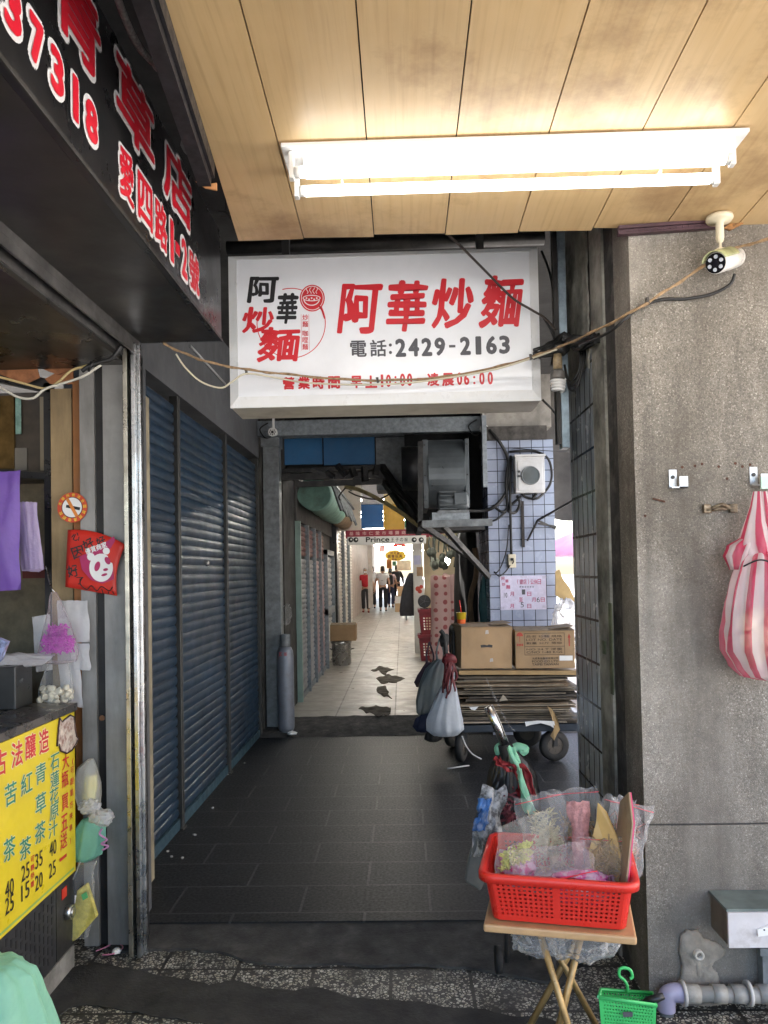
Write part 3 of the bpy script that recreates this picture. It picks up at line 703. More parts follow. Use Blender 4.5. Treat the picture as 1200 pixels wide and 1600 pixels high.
# steel box and packets on the counter
t = thing("steel_tray_box", "dark steel box draped with clear film at the counter's left", "box", (-1.75, 3.1, zt))
a = PY(24, 1042, 3.0); MB().box((-2.2, 3.0, zt + .001), (a.x, 3.14, a.z)).build("body", mat("dull_box", (.07, .07, .07), .35, .7, var=.3), t, bevel=.004)
mb = MB(); pouch(mb, (a.x - .25, 3.0, a.z + .005), (1, .25, -.03), (0, .9, .25), .33, .12, .04, 3); mb.build("film_cover", m_filmw, t)
mb = MB().obox(PY(2, 1012, 3.05) + V((-.03, 0, -.0)), (.09, .03, .09), (0, .4, 0)); mb.build("packet_end", mat("packet_print", (.3, .35, .6), .4, var=.8, vs=30, dirt=.7, dcol=(.6, .15, .1), ds=22), t)

# no-smoking sticker
t = thing("no_smoking_sign", "round red-rimmed no smoking sticker on the timber jamb", "sign", PY(113, 793, 3.3))
c = PY(113, 793, 3.298)
def disc(mb, c, r, y, n=40, r0=0):
    if r0: 
        vs = [(c.x + math.cos(2 * math.pi * i / n) * q, y, c.z + math.sin(2 * math.pi * i / n) * q) for q in (r0, r) for i in range(n)]
        mb.add(vs, [(i, (i + 1) % n, n + (i + 1) % n, n + i) for i in range(n)])
    else: mb.poly([(c.x + math.cos(2 * math.pi * i / n) * r, y, c.z + math.sin(2 * math.pi * i / n) * r) for i in range(n)])
mb = MB(); mb.cyl((c.x, 3.3, c.z), (c.x, 3.297, c.z), .0655, .0655, 40); mb.build("disc", mat("sticker_red", (.55, .06, .02), .45, var=.06), t)
mb = MB(); disc(mb, c, .045, 3.2962); mb.build("white_field", m_wvinyl, t)
mb = MB(); mb.obox((c.x + .004, 3.2955, c.z), (.062, .0006, .013), (0, .22, 0)); disc(mb, V((c.x, 0, c.z)), .046, 3.2954, 40, .043); mb.build("cigarette_mark", m_ink, t)
mb = MB(); mb.obox((c.x, 3.2947, c.z), (.014, .0006, .09), (0, -.5, 0)); mb.build("slash", mat("slash_orange", (.62, .2, .03), .45), t)
mb = MB()
for i, s in enumerate("本場所依法全面禁菸違者罰款"):
    a = math.pi * .9 - i * 2 * math.pi / 13 * .95; q = V((c.x + math.cos(a) * .055, 3.2958, c.z + math.sin(a) * .055))
    u = V((math.sin(a), 0, -math.cos(a))); wv_ = V((math.cos(a), 0, math.sin(a))); letters(mb, s, q - u * .007 - wv_ * .007, u, wv_, .014, .014, .02)
mb.build("rim_lettering", mat("yellow_ink", (.75, .5, .05), .5), t, fixn=False)

# red poster with handwritten characters, magenta sticker over it
YP = 3.285
t = thing("red_poster", "curled red paper poster with black handwriting and a magenta merchant sticker", "poster", PY(145, 925, YP))
c0, c1, c2, c3, c4 = PY(106, 828, YP), PY(150, 824, YP - .004), PY(196, 851, YP - .03), PY(183, 931, YP - .012), PY(102, 917, YP)
mb = MB()
def poster(u, v):
    top = (c0 * (1 - u) + c2 * u) + (c1 - (c0 + c2) / 2) * (4 * u * (1 - u)) * .5; bot = c4 * (1 - u) + c3 * u
    p = top * (1 - v) + bot * v; p.x -= .018 * math.sin(math.pi * v) * u; p.y -= .012 * math.sin(math.pi * u) * math.sin(math.pi * v); return p
mb.grid(poster, 12, 10); mb.build("sheet", mat("red_paper", (.6, .03, .018), .5, var=.06), t, solid=.0012)
mb = MB()
def on_poster(u, v, e=.003): p = poster(u, v); p.y -= e; return p
def hand(mb, s, u, v, sz, rot=0, bold=.012):
    o = on_poster(u, v, .0035); U = V((math.cos(rot), 0, math.sin(rot))); W = V((-math.sin(rot), 0, math.cos(rot)))
    letters(mb, s, o - U * sz / 2 - W * sz / 2, U, W, sz, sz, bold, warp=.07)
hand(mb, "心", .17, .12, .036, -.5); hand(mb, "好", .42, .22, .05, .5); hand(mb, "好", .62, .12, .04, .4); hand(mb, "因", .24, .38, .05, .3); hand(mb, "好", .16, .7, .052, .2); hand(mb, "了", .3, .85, .03)
mb.tube(spline([on_poster(*q, .004) for q in ((.34, .8), (.3, .9), (.42, .98), (.52, .9), (.62, .97), (.72, .88), (.86, .93), (.93, .84))], 6), .0022, 5)
for q in (((.72, .93), (.74, 1.0)), ((.84, .95), (.85, .99)), ((.93, .93), (.95, .97))): mb.tube([on_poster(*q[0], .004), on_poster(*q[1], .004)], .002, 5)
mb.build("handwriting", m_ink, t, fixn=False)
def PP(u, v, e): p = PY(u, v, YP - .022 - e); return p
mb = MB(); mb.poly([PP(u, v, 0) for u, v in ((124, 870), (150, 858), (178, 838), (182, 850), (176, 880), (178, 905), (160, 912), (142, 906), (128, 890))]); mb.build("magenta_sticker", mat("magenta", (.38, .012, .1), .45, var=.05), t, solid=.0015)
mb = MB()
for i, s in enumerate("優質商家"): letters(mb, s, PP(135 + i * 8.4, 867 - i * 3.2, .002), (1, 0, .35), (-.3, 0, 1), .022, .025, .025)
e = [PP(158 + 18.5 * math.cos(a), 887 + 22 * math.sin(a), .0014) for a in [2 * math.pi * i / 30 for i in range(30)]]
mb.poly(e)
for q in ((142, 870, 6), (166, 861, 5.5)): mb.poly([PP(q[0] + q[2] * math.cos(2 * math.pi * i / 16), q[1] + q[2] * math.sin(2 * math.pi * i / 16), .0013) for i in range(16)])
mb.build("emblem_white", m_wvinyl, t, fixn=False)
mb = MB()
for q in ((152, 885, 4.2, 8, .3), (168, 876, 4, 6.5, -.5), (165, 890, 4, 2.2, -.2), (163, 898, 5, 2.0, -.3)):
    mb.poly([PP(q[0] + q[2] * math.cos(a) * math.cos(q[4]) - q[3] * math.sin(a) * math.sin(q[4]), q[1] + q[2] * math.cos(a) * math.sin(q[4]) + q[3] * math.sin(a) * math.cos(q[4]), .0024) for a in [2 * math.pi * i / 18 for i in range(18)]])
mb.build("emblem_marks", MATS["magenta"], t, fixn=False)

# hanging bags of the stall
m_purple = film("purple_film", (.3, .16, .62), .93, .35, 30)
mb = MB(); a = PY(-30, 735, 3.2); pouch(mb, PY(-30, 925, 3.2), (1, .0, .03), (0, 0, 1), PY(32, 900, 3.2).x - PY(-30, 900, 3.2).x, (925 - 735) * SC(3.2), .05, 5, 12, 14, .01)
tag(mb.build("purple_bag", m_purple), "deep purple plastic bag hanging at the stall's left edge", "bag")
mb = MB()
for k in range(5): pouch(mb, PY(34 + k * 3.5, 892 - k * 1, 3.3 - k * .012) , (1, .1, -.1), (-.12, 0, 1), .075 - k * .004, .29, .012, 10 + k, 8, 10, .006)
tag(mb.build("bag_stack", film("lilac_film", (.6, .5, .72), .85, .35, 40)), "sheaf of pale lilac plastic bags hanging behind the purple bag", "bag")
YB = 3.22
mb = MB(); mb.tube(spline([PY(72, 885, YB + .1), PY(75, 900, YB + .05), PY(80, 918, YB), PY(85, 925, YB)], 5), .003, 6); hk = mb
t = thing("bag_hook", "bent wire hook holding the bunch of plastic bags", "hook", PY(80, 918, YB)); hk.build("wire", m_steel, t)
wb = [((56, 962, 83, 1050), 21), ((92, 938, 142, 1005), 22), ((112, 1003, 142, 1046), 24), ((95, 1000, 132, 1100), 23)]
for k, (q, sd) in enumerate(wb):
    mb = MB(); u0, v0, u1, v1 = q
    pouch(mb, PY(u0, v1, YB + .03 + .01 * k), (1, 0, .12 - .1 * k), (-.05, 0, 1), (u1 - u0) * SC(YB), (v1 - v0) * SC(YB), .02, sd, 10, 10, .006)
    o = mb.build("white_carrier_bag", m_filmw)
    tag(o, ["crinkled white carrier bag half hidden left of the purple strips", "white carrier bag with a pink print, upper right of the bunch", "faded grey carrier bag sticking out on the right of the bunch", "long white carrier bag lowest at the back of the bunch"][k], "bag", "white carrier bags in the hanging bunch")
mb = MB(); cz = lambda v, u=95: PY(u, v, YB)
bag(mb, [(cz(925, 84), .012, .01), (cz(935, 85), .022, .018), (cz(955, 88), .035, .03), (cz(975, 90), .055, .04), (cz(1000, 91), .075, .05), (cz(1020, 91), .085, .055), (cz(1033, 90), .08, .05), (cz(1037, 89), .03, .03)], 28, .1, 6, 4, True)
t = thing("strip_bag", "clear bag of shredded purple plastic strips hanging from the hook", "bag", cz(1037)); mb.build("film", film("hazy_film", (.8, .7, .76), .16, .2), t)
mb = MB(); tuft(mb, cz(1006, 91), (.052, .032, .03), 420, .045, 5, .0035); tuft(mb, cz(985, 91), (.035, .025, .02), 110, .045, 6, .003); mb.build("purple_strips", mat("violet_strips", (.45, .035, .42), .4, var=.35, vs=40), t)
mb = MB(); bag(mb, [(cz(1033, 92), .035, .03), (cz(1050, 90), .055, .035), (cz(1075, 88), .07, .045), (cz(1094, 87), .072, .045), (cz(1099, 87), .05, .03)], 26, .08, 7, 8, True)
t = thing("bottle_cap_bag", "clear bag of white bottle caps hanging below the purple strips", "bag", cz(1099)); mb.build("film", m_film, t)
mb = MB(); rnd = random.Random(5)
for i in range(46):
    p = cz(1088, 87) + V((rnd.uniform(-.055, .055), rnd.uniform(-.03, .03), rnd.uniform(-.02, .035))); d = V((rnd.uniform(-1, 1), rnd.uniform(-1, 1), rnd.uniform(-1, 1))).normalized() * .008
    mb.cyl(p - d, p + d, .0135, .0135, 10)
mb.build("caps", mat("white_caps", (.68, .63, .5), .4, var=.25, vs=25), t)
# bags at the counter's end
mb = MB(); bag(mb, [(PY(142, 1186, 3.2), .012, .012), (PY(136, 1200, 3.2), .04, .03), (PY(136, 1225, 3.2), .055, .035), (PY(138, 1245, 3.2), .05, .035), (PY(140, 1262, 3.2), .04, .03)], 24, .14, 6, 12, True)
tag(mb.build("clear_bag", film("cloudy_film", (.7, .7, .66), .5, .3)), "cloudy clear plastic bag hanging off the counter end, above the teal bag", "bag")
mb = MB(); pouch(mb, PY(128, 1262, 3.2), (1, 0, .1), (.1, 0, 1), .055, .13, .03, 17); tag(mb.build("yellow_wrapper", mat("pale_yellow_film", (.72, .66, .25), .4)), "pale yellow wrapper tucked inside the cloudy bag", "wrapper")
mb = MB(); crumple(mb, PY(158, 1278, 3.17), (.05, .035, .036), 31, .3, 4); crumple(mb, PY(140, 1260, 3.17), (.042, .03, .03), 33, .3, 4); tag(mb.build("knotted_bag", m_filmw), "crumpled whitish knotted plastic bag above the teal bag", "bag")
mb = MB(); bag(mb, [(PY(140, 1280, 3.17), .03, .025), (PY(142, 1292, 3.17), .06, .035), (PY(140, 1315, 3.17), .062, .04), (PY(136, 1335, 3.17), .055, .035), (PY(130, 1345, 3.17), .03, .02)], 26, .16, 7, 14, True)
tag(mb.build("teal_bag", film("teal_film", (.28, .66, .52), .85, .35, 40)), "pale teal plastic bag hanging off the end of the yellow menu board", "bag")
mb = MB(); mb.tube(spline([wob(PY(u, v, 3.13), .004, 30) for u, v in ((160, 1295), (156, 1303), (166, 1312), (158, 1318), (168, 1322), (160, 1328))], 5), .004, 6); tag(mb.build("ribbon", mat("mauve_ribbon", (.4, .2, .4), .5)), "twisted mauve ribbon on the teal bag", "ribbon")
t = thing("leaf_packet", "hanging clear bag with a yellow printed packet below the teal bag", "packet", PY(125, 1480, 3.16))
mb = MB(); bag(mb, [(PY(138, 1345, 3.14), .035, .025), (PY(132, 1362, 3.14), .035, .02), (PY(128, 1385, 3.14), .05, .02), (PY(126, 1420, 3.14), .055, .022), (PY(118, 1465, 3.14), .05, .02)], 22, .15, 6, 19); mb.build("film", m_film, t)
mb = MB(); q = [PY(120, 1392, 3.13), PY(136, 1380, 3.13), PY(152, 1432, 3.12), PY(120, 1468, 3.12), PY(95, 1482, 3.13), PY(97, 1456, 3.13), PY(110, 1445, 3.13)]
mb.prism(q, (0, .02, 0)); mb.build("packet", mat("yellow_packet", (.6, .52, .12), .45, var=.35, vs=22, dirt=.5, dcol=(.25, .16, .05), ds=16), t, bevel=.006)
mb = MB(); mb.prism([PY(127, 1398, 3.117), PY(135, 1393, 3.117), PY(138, 1402, 3.117), PY(130, 1407, 3.117)], (0, -.002, 0)); mb.build("green_label", mat("green_label", (.1, .4, .15), .4), t)
# green sack at the bottom-left
mb = MB()
bag(mb, [(V((-1.06, 1.92, .585)), .03, .03), (V((-1.07, 1.93, .58)), .075, .07), (V((-1.08, 1.94, .55)), .12, .1), (V((-1.09, 1.95, .45)), .155, .13), (V((-1.08, 1.95, .3)), .185, .15), (V((-1.08, 1.95, .1)), .2, .16), (V((-1.08, 1.95, -.036)), .17, .14)], 56, .11, 11, 3, True)
tag(mb.build("green_sack", film("sack_green", (.32, .66, .5), .97, .5, 30)), "full pale green plastic sack standing before the counter", "sack")
# litter at the foot of the guide rail
mb = MB(); mb.tube(spline([PZ(u, v, -.026) for u, v in ((150, 1486), (165, 1480), (180, 1474), (192, 1480), (178, 1490), (160, 1492))], 6), .003, 5); tag(mb.build("pink_string", mat("pink_string", (.45, .16, .25), .5)), "loop of pink plastic string on the ground by the guide rail", "string")
mb = MB(); crumple(mb, PZ(182, 1486, -.025), (.02, .018, .013), 3, .35, 2); tag(mb.build("crumpled_tissue", m_white), "scrap of crumpled white tissue beside the pink string", "tissue")
# wires over the stall
mb = MB(); mb.tube(spline([PY(u, v, 3.15) for u, v in ((-20, 585), (10, 592), (40, 600), (70, 607), (90, 598), (110, 580), (130, 573), (155, 568))], 5), .0055, 6); tag(mb.build("stall_wire", mat("cable_tan", (.55, .42, .2), .5)), "tan twin wire looping across the top of the stall opening", "wire")
mb = MB(); mb.tube(spline([PY(u, v, 3.14) for u, v in ((-20, 595), (8, 610), (30, 621), (52, 622), (70, 608), (95, 600), (130, 588), (158, 570))], 5), .0055, 6); tag(mb.build("stall_wire", mat("cable_white", (.62, .6, .52), .5)), "cream wire sagging below the tan wire over the stall", "wire")
mb = MB(); mb.tube(spline([PY(u, v, 3.13) for u, v in ((128, 580), (140, 572), (160, 565), (175, 560), (190, 540))], 5), .009, 6); mb.tube([PY(138, 580, 3.13), PY(145, 566, 3.12)], .006, 5); tag(mb.build("taped_joint", m_cable), "black taped cable joint at the top of the grey column", "cable")
# ------------------------------------------------------------------ fluorescent lamp on the ceiling
YL = 2.27
t = thing("fluorescent_lamp", "lit twin-tube white fluorescent lamp on the plank ceiling", "lamp", (.35, 2.2, 2.7))
xl, xr = PY(440, 240, YL).x, PY(1168, 230, YL).x
zl = zc(2.2) - .004
yb0, yb1 = 2.25, 2.43
m_lampw = mat("lamp_enamel", (.78, .78, .77), .35, var=.05)
mb = MB().box((xl, yb0, zl - .014), (xr, yb1, zl - .001)).box((xl + .06, yb0 + .05, zl - .05), (xr - .06, yb1 - .05, zl - .0145)); mb.build("base_plate", m_lampw, t, bevel=.003)
m_tube = emat("lit_tube", (1, .98, .94), 2.0)
for yy in (yb0 + .035, yb1 - .03):
    zt_ = zl - .075
    for xx in (xl + .028, xr - .04):
        MB().box((xx - .008, yy - .014, zt_ - .022), (xx + .008, yy + .014, zl - .0145)).build("tube_holder", m_white, t, bevel=.003)
    tb = MB().cyl((xl + .055, yy, zt_), (xr - .065, yy, zt_), .0165, .0165, 16); tb.build("tube", m_tube, t)
    for xx in (xl + .036, xr - .062): MB().cyl((xx + .001, yy, zt_), (xx + .018, yy, zt_), .017, .017, 14).build("tube_cap", m_white, t)
    for xx in (xr - .22, xl + .17): MB().box((xx, yy - .02, zt_ - .001), (xx + .005, yy + .02, zl - .051)).build("clip", m_lampw, t)

# ------------------------------------------------------------------ shop sign hung over the passage
YS = 3.5
sx0, sx1, sz0, sz1 = -.775, .65, 2.315, 3.02
t = thing("hanging_sign", "white box sign with large red calligraphy over the passage", "shop sign", ((sx0 + sx1) / 2, YS + .12, sz0))
MB().box((sx0 + .003, YS + .012, sz0 + .001), (sx1 - .003, YS + .26, sz1 - .001)).build("box_body", mat("sign_body_cream", (.5, .46, .38), .5, var=.1, dirt=.45, dcol=(.2, .16, .1), ds=4, streak=True), t)
fw = .04
m_frame = mat("sign_frame_white", (.7, .71, .72), .35, .0, var=.08, dirt=.3, dcol=(.4, .36, .28), ds=6)
mb = MB()
o4 = [(sx0, sz0), (sx1, sz0), (sx1, sz1), (sx0, sz1)]; i4 = [(sx0 + fw, sz0 + fw * 1.2), (sx1 - fw, sz0 + fw * 1.2), (sx1 - fw, sz1 - fw * .5), (sx0 + fw, sz1 - fw * .5)]
for i in range(4):
    j = (i + 1) % 4; a, c, d, e = o4[i], o4[j], i4[j], i4[i]
    mb.quad((a[0], YS, a[1]), (c[0], YS, c[1]), (d[0], YS - .012, d[1]), (e[0], YS - .012, e[1]))
    mb.quad((a[0], YS, a[1]), (c[0], YS, c[1]), (c[0], YS + .0115, c[1]), (a[0], YS + .0115, a[1]))
    mb.quad((d[0], YS - .012, d[1]), (e[0], YS - .012, e[1]), (e[0], YS - .002, e[1]), (d[0], YS - .002, d[1]))
mb.build("frame", m_frame, t)
MB().box((i4[0][0] + .0005, YS - .006, i4[0][1] + .0005), (i4[2][0] - .0005, YS + .01, i4[2][1] - .0005)).build("acrylic_face", mat("acrylic_white", (.8, .82, .86), .22, var=.03, dirt=.12, dcol=(.55, .55, .52), ds=2, rvar=.05), t)
sr, sk, sg = MB(), MB(), MB()
FY = YS - .006
def sgn(mb, s, u, v, pw, ph, bold=.02, warp=0, shear=0, dx=0):
    c = PY(u, v, FY); ww, hh = pw * SC(FY), ph * SC(FY)
    letters(mb, s, (c.x - ww / 2, FY - .0012 - dx, c.z - hh / 2), (1, 0, -.0045), (.0, 0, 1), ww, hh, bold, bold, warp=warp, shear=shear)
for s, u, v in (("阿", 562, 481), ("華", 636, 478), ("炒", 708, 474), ("麵", 784, 471)): sgn(sr, s, u, v, 64, 80, .022, .04, .12)
sgn(sk, "阿", 411, 452, 46, 42, .024, .04, .12); sgn(sk, "華", 449, 482, 33, 48, .024, .04, .12)
sgn(sr, "炒", 404, 500, 50, 42, .026, .04, .14); sgn(sr, "麵", 436, 538, 66, 54, .022, .04, .1)
sgn(sg, "電", 560, 545, 26, 26, .02); sgn(sg, "話", 591, 544, 26, 27, .02); sgn(sg, ":", 610, 545, 5, 17, .03)
for i, s in enumerate("2429-2163"):
    u = 626 + i * 20.4 + (0 if i < 4 else -1); sgn(sg, s, u, 543.5 - i * .6, {'-': 10, '1': 9}.get(s, 17), 29 if s != "-" else 4, .04 if s != '-' else .02)
for s, u in (("營", 451), ("業", 475), ("時", 498), ("間", 522), ("早", 557), ("上", 580)): sgn(sr, s, u, 599 - (u - 451) * .02, 19, 20, .04)
for i, s in enumerate("10"): sgn(sr, s, 597 + i * 10, 595, 8 if i else 4, 20, .03)
for s, u in (("凌", 677), ("晨", 700)): sgn(sr, s, u, 593, 19, 21, .04)
for s, u in (("0", 629), ("0", 640), ("0", 718), ("6", 729), ("0", 753), ("0", 766)): sgn(sr, s, u, 594 - (u - 600) * .018, 8.5, 20, .035)
for u in (618, 741): sgn(sr, ":", u, 594, 3.5, 13, .02)
sgn(sr, "-", 658, 592, 12, 3, .02)
# round emblem: thin ring, bowl disc, spoon
def ringpx(mb, u, v, ru, rv, wd, a0=0, a1=6.2832, n=60, dy=.001):
    pts = []
    for i in range(n + 1):
        a = a0 + (a1 - a0) * i / n; pts.append((u + ru * math.cos(a), v - rv * math.sin(a)))
    for i in range(n):
        p, q = pts[i], pts[i + 1]; cc = (u, v)
        def inn(p): return (cc[0] + (p[0] - cc[0]) * (1 - wd / ru), cc[1] + (p[1] - cc[1]) * (1 - wd / rv))
        mb.quad(*[V((x.x, FY - dy, x.z)) for x in (PY(*p, FY), PY(*q, FY), PY(*inn(q), FY), PY(*inn(p), FY))])
ringpx(sr, 455, 505, 54, 55, 1.3, R_(-150), R_(105)); ringpx(sr, 455, 505, 54, 55, 1.3, R_(172), R_(215))
mb = sr; mb.poly([V((p.x, FY - .0012, p.z)) for p in [PY(488 + 19.5 * math.cos(a), 466 + 21 * math.sin(a), FY) for a in [6.2832 * i / 36 for i in range(36)]]])
sw = MB(); ringpx(sw, 488, 466, 17.5, 19, 1, dy=.0022)
ringpx(sw, 487, 466, 14, 5, 1.4, dy=.0024); ringpx(sw, 487, 467, 13, 11, 1.5, R_(190), R_(350), dy=.0026)
for k in range(4): sw.tube([V((p.x, FY - .002, p.z)) for p in [PY(480 + k * 5 + 1.6 * math.sin(j * 1.6 + k), 459 - j * 2.4, FY) for j in range(5)]], .0016, 4)
for k in range(5): sw.cyl(*[V((PY(479 + k * 4, 466 + (k % 2) * 2, FY).x, FY - dd, PY(479 + k * 4, 466 + (k % 2) * 2, FY).z)) for dd in (.001, .0028)], .004, .004, 8)
sr.tube([V((p.x, FY - .0016, p.z)) for p in [PY(499, 478, FY), PY(504, 486, FY), PY(507, 498, FY)]], [.003, .005, .002], 6)
for i, s in enumerate("炒麵咖哩麵"): sgn(sr, s, 477, 496 + i * 10.5 + (4 if i > 1 else 0), 9, 9.5, .012)
for u in (471, 483): sr.box(*[V((PY(u + d, v, FY).x, FY - e, PY(u, v, FY).z)) for d, v, e in ((-.3, 491, .0008), (.3, 548, .0014))])
sr.build("red_lettering", m_redsign, t, fixn=False); sk.build("black_lettering", m_ink, t, fixn=False); sg.build("phone_number", m_dgrey, t, fixn=False); sw.build("emblem_bowl", m_wvinyl, t, fixn=False)
for x in (sx0 + .25, sx1 - .25): MB().bar((x, YS + .13, sz1), (x, YS + .13, 3.4), .035).build("hanger", m_darksteel, t)
# black pipes above the sign
mb = MB(); mb.tube([PY(355, 388, 3.9), PY(850, 372, 3.9)], .035, 10); mb.tube([PY(430, 380, 3.95), PY(840, 362, 3.95)], .02, 8)
tag(mb.build("overhead_pipe", m_darksteel), "black sooty pipes running above the white box sign", "pipe")

# ------------------------------------------------------------------ granite-chip pillar on the right
YP_ = 2.85
m_gran = chips("granite_chip_render", 175, [(0, (.36, .33, .285)), (.3, (.29, .268, .23)), (.55, (.42, .388, .335)), (.8, (.2, .18, .153)), (.93, (.58, .54, .47))], (.2, .18, .15), .05, .75, dirt=.8, dcol=(.075, .063, .05), ds=1.3, streak=True, bump=.6, lo=.42, hi=.66, big=.58)
t = thing("granite_pillar", "wide pillar faced in speckled granite chips, stained, on the right", "pillar", (1.4, 3, -.04))
mb = MB().box((X_R - .003, YP_, .61), (2.0, 3.06, 3.17)).box((X_R - .003, YP_, -.04), (2.0, 3.06, .603)); mb.build("shaft", m_gran, t)
MB().box((X_R, YP_ + .006, .6035), (1.99, 3.05, .6095)).build("joint", mat("joint_groove", (.06, .055, .05), .9), t)
m_patch = mat("cement_patch", (.24, .215, .18), .95, var=.35, vs=16, bump=1, bs=45, dirt=.5, dcol=(.09, .075, .06), ds=9)
mb = MB()
pp = [(1062, 1462), (1072, 1452), (1090, 1452), (1100, 1466), (1118, 1470), (1134, 1482), (1132, 1492), (1118, 1502), (1112, 1510), (1122, 1520), (1124, 1535), (1128, 1560), (1130, 1570), (1118, 1580), (1100, 1587), (1082, 1580), (1068, 1565), (1066, 1545), (1062, 1530), (1066, 1510), (1060, 1490)]
bm = bmesh.new(); pts = []
for i in range(len(pp)):
    a, c = pp[i], pp[(i + 1) % len(pp)]
    for j in range(4):
        u = a[0] + (c[0] - a[0]) * j / 4; v = a[1] + (c[1] - a[1]) * j / 4; q = noise.noise_vector(V((u * .2, v * .2, 1))); pts.append((u + q.x * 2.5, v + q.y * 2.5))
n = len(pts); cu_, cv_ = 1094, 1515
rngs = []
for k, (f, h) in enumerate(((1, .0), (.97, .009), (.8, .013), (.5, .016), (.2, .014))):
    rngs.append([PY(cu_ + (u - cu_) * f, cv_ + (v - cv_) * f, YP_ - h - .006 * noise.noise(V((u * .1 * f, v * .1 * f, 2))) * (k > 0)) for u, v in pts])
mb.rings(rngs, True, True); mb.build("cement_patch", m_patch, t)
c = PY(1088, 1487, YP_); mb = MB().rings([[c + V((math.cos(a) * r, y, math.sin(a) * r)) for a in [6.2832 * i / 24 for i in range(24)]] for r, y in ((.0175, -.005), (.0175, -.032), (.011, -.033), (.011, -.01))], True, False); mb.build("pipe_stub", mat("stub_plastic", (.5, .46, .4), .5, var=.2), t)
mb = MB()
for u, v in ((1066, 730), (1086, 728), (1097, 725), (1123, 729), (1149, 724), (1160, 729), (1172, 726), (1136, 748), (1008, 806)):
    c = PY(u, v, YP_); mb.cyl(c + V((0, .002, 0)), c + V((0, -.0015, 0)), .006, .005, 8)
mb.bar(PY(1020, 779, YP_ - .003), PY(1039, 784, YP_ - .003), .006); mb.build("rust_marks", mat("rust_mark", (.07, .03, .018), .9, var=.5, vs=60), t)
m_alu = mat("aluminium_clip", (.55, .55, .55), .38, .8, var=.15, vs=20, dirt=.3, dcol=(.15, .1, .07), ds=20)
for k, (u, v, lab) in enumerate(((1051, 751, "small bent aluminium clip screwed to the bare granite pillar, left one"), (1177, 747, "small aluminium clip above the striped bag on the pillar"))):
    c = PY(u, v, YP_); tt = thing("metal_clip", lab, "clip", c)
    MB().box(c + V((-.014, -.004, -.025)), c + V((.014, -.0003, .04))).box(c + V((.0145, -.03, -.03)), c + V((.045, -.027, .012))).box(c + V((-.014, -.03, -.03)), c + V((.045, -.0005, -.0255))).build("plate", m_alu, tt)
    MB().cyl(c + V((-.001, -.008, .012)), c + V((-.001, -.004, .012)), .007, .007, 12).build("screw", m_darksteel, tt)
c = PY(1122, 795, YP_); t = thing("door_bolt", "rusty slide bolt fixed to the granite pillar", "bolt", c)
mb = MB(); mb.tube([c + V((-.05, -.014, -.004)), c + V((.055, -.014, .004))], .008, 10); mb.tube(spline([c + V((-.03, -.02, 0)), c + V((0, -.035, .012)), c + V((.03, -.02, .003))], 5), .007, 8); mb.build("bar", mat("rusty_steel", (.2, .16, .11), .5, .6, var=.5, vs=40, dirt=.6, dcol=(.1, .04, .015), ds=30), t)
mb = MB()
for dx in (-.045, .05): mb.box(c + V((dx - .014, -.02, -.016)), c + V((dx + .014, -.0005, .016)))
mb.build("bracket", MATS["rusty_steel"], t, bevel=.003)
# red-and-white striped bag
def striped():
    m, t, b = newmat("striped_film"); out = t.nodes["Material Output"]
    tc = node(t, "ShaderNodeTexCoord"); sp = node(t, "ShaderNodeSeparateXYZ"); t.links.new(tc.outputs["Object"], sp.inputs[0])
    at = node(t, "ShaderNodeAttribute"); at.attribute_name = "stripe"
    mm = node(t, "ShaderNodeMath", operation='FRACT'); t.links.new(at.outputs["Fac"], mm.inputs[0])
    col = mixc(t, ramp(t, mm.outputs[0], .5, .56), (.74, .66, .67), (.6, .035, .11))
    t.links.new(col, b.inputs["Base Color"]); b.inputs["Roughness"].default_value = .3
    tl = node(t, "ShaderNodeBsdfTranslucent"); t.links.new(col, tl.inputs[0]); tr = node(t, "ShaderNodeBsdfTransparent")
    bn = node(t, "ShaderNodeBump"); bn.inputs["Strength"].default_value = .5; bn.inputs["Distance"].default_value = .01
    t.links.new(noise_fac(t, pos_vec(t, scale=(1, 1, .25)), 45, 4), bn.inputs["Height"]); t.links.new(bn.outputs[0], b.inputs["Normal"])
    a = node(t, "ShaderNodeMixShader"); a.inputs[0].default_value = .35; t.links.new(b.outputs[0], a.inputs[1]); t.links.new(tl.outputs[0], a.inputs[2])
    c = node(t, "ShaderNodeMixShader"); c.inputs[0].default_value = .6; t.links.new(tr.outputs[0], c.inputs[1]); t.links.new(a.outputs[0], c.inputs[2])
    t.links.new(c.outputs[0], out.inputs[0]); return m
def add_stripe(o, nring, count):
    at = o.data.attributes.new("stripe", 'FLOAT', 'POINT')
    vals = [((i % nring) / nring) * count for i in range(len(o.data.vertices))]
    at.data.foreach_set("value", vals)
m_str = striped()
YG = 2.76
cz = lambda u, v: PY(u, v, YG)
t = thing("striped_bag", "red and white striped plastic bag hanging on the granite pillar", "bag", cz(1190, 1060))
mb = MB(); bag(mb, [(cz(1190, 858), .045, .035), (cz(1191, 872), .08, .06), (cz(1190, 900), .1, .075), (cz(1190, 940), .122, .085), (cz(1190, 985), .136, .09), (cz(1191, 1015), .134, .09), (cz(1195, 1040), .112, .08), (cz(1198, 1056), .085, .06), (cz(1200, 1062), .03, .03)], 72, .11, 11, 6, True)
o = mb.build("bag_body", m_str, t); add_stripe(o, 72, 12)
mb = MB(); bag(mb, [(cz(1183, 768), .014, .01), (cz(1182, 790), .022, .015), (cz(1180, 815), .035, .022), (cz(1180, 835), .05, .03), (cz(1181, 850), .065, .04), (cz(1184, 868), .055, .045)], 40, .1, 6, 9)
o = mb.build("bag_handle", m_str, t); add_stripe(o, 40, 5)
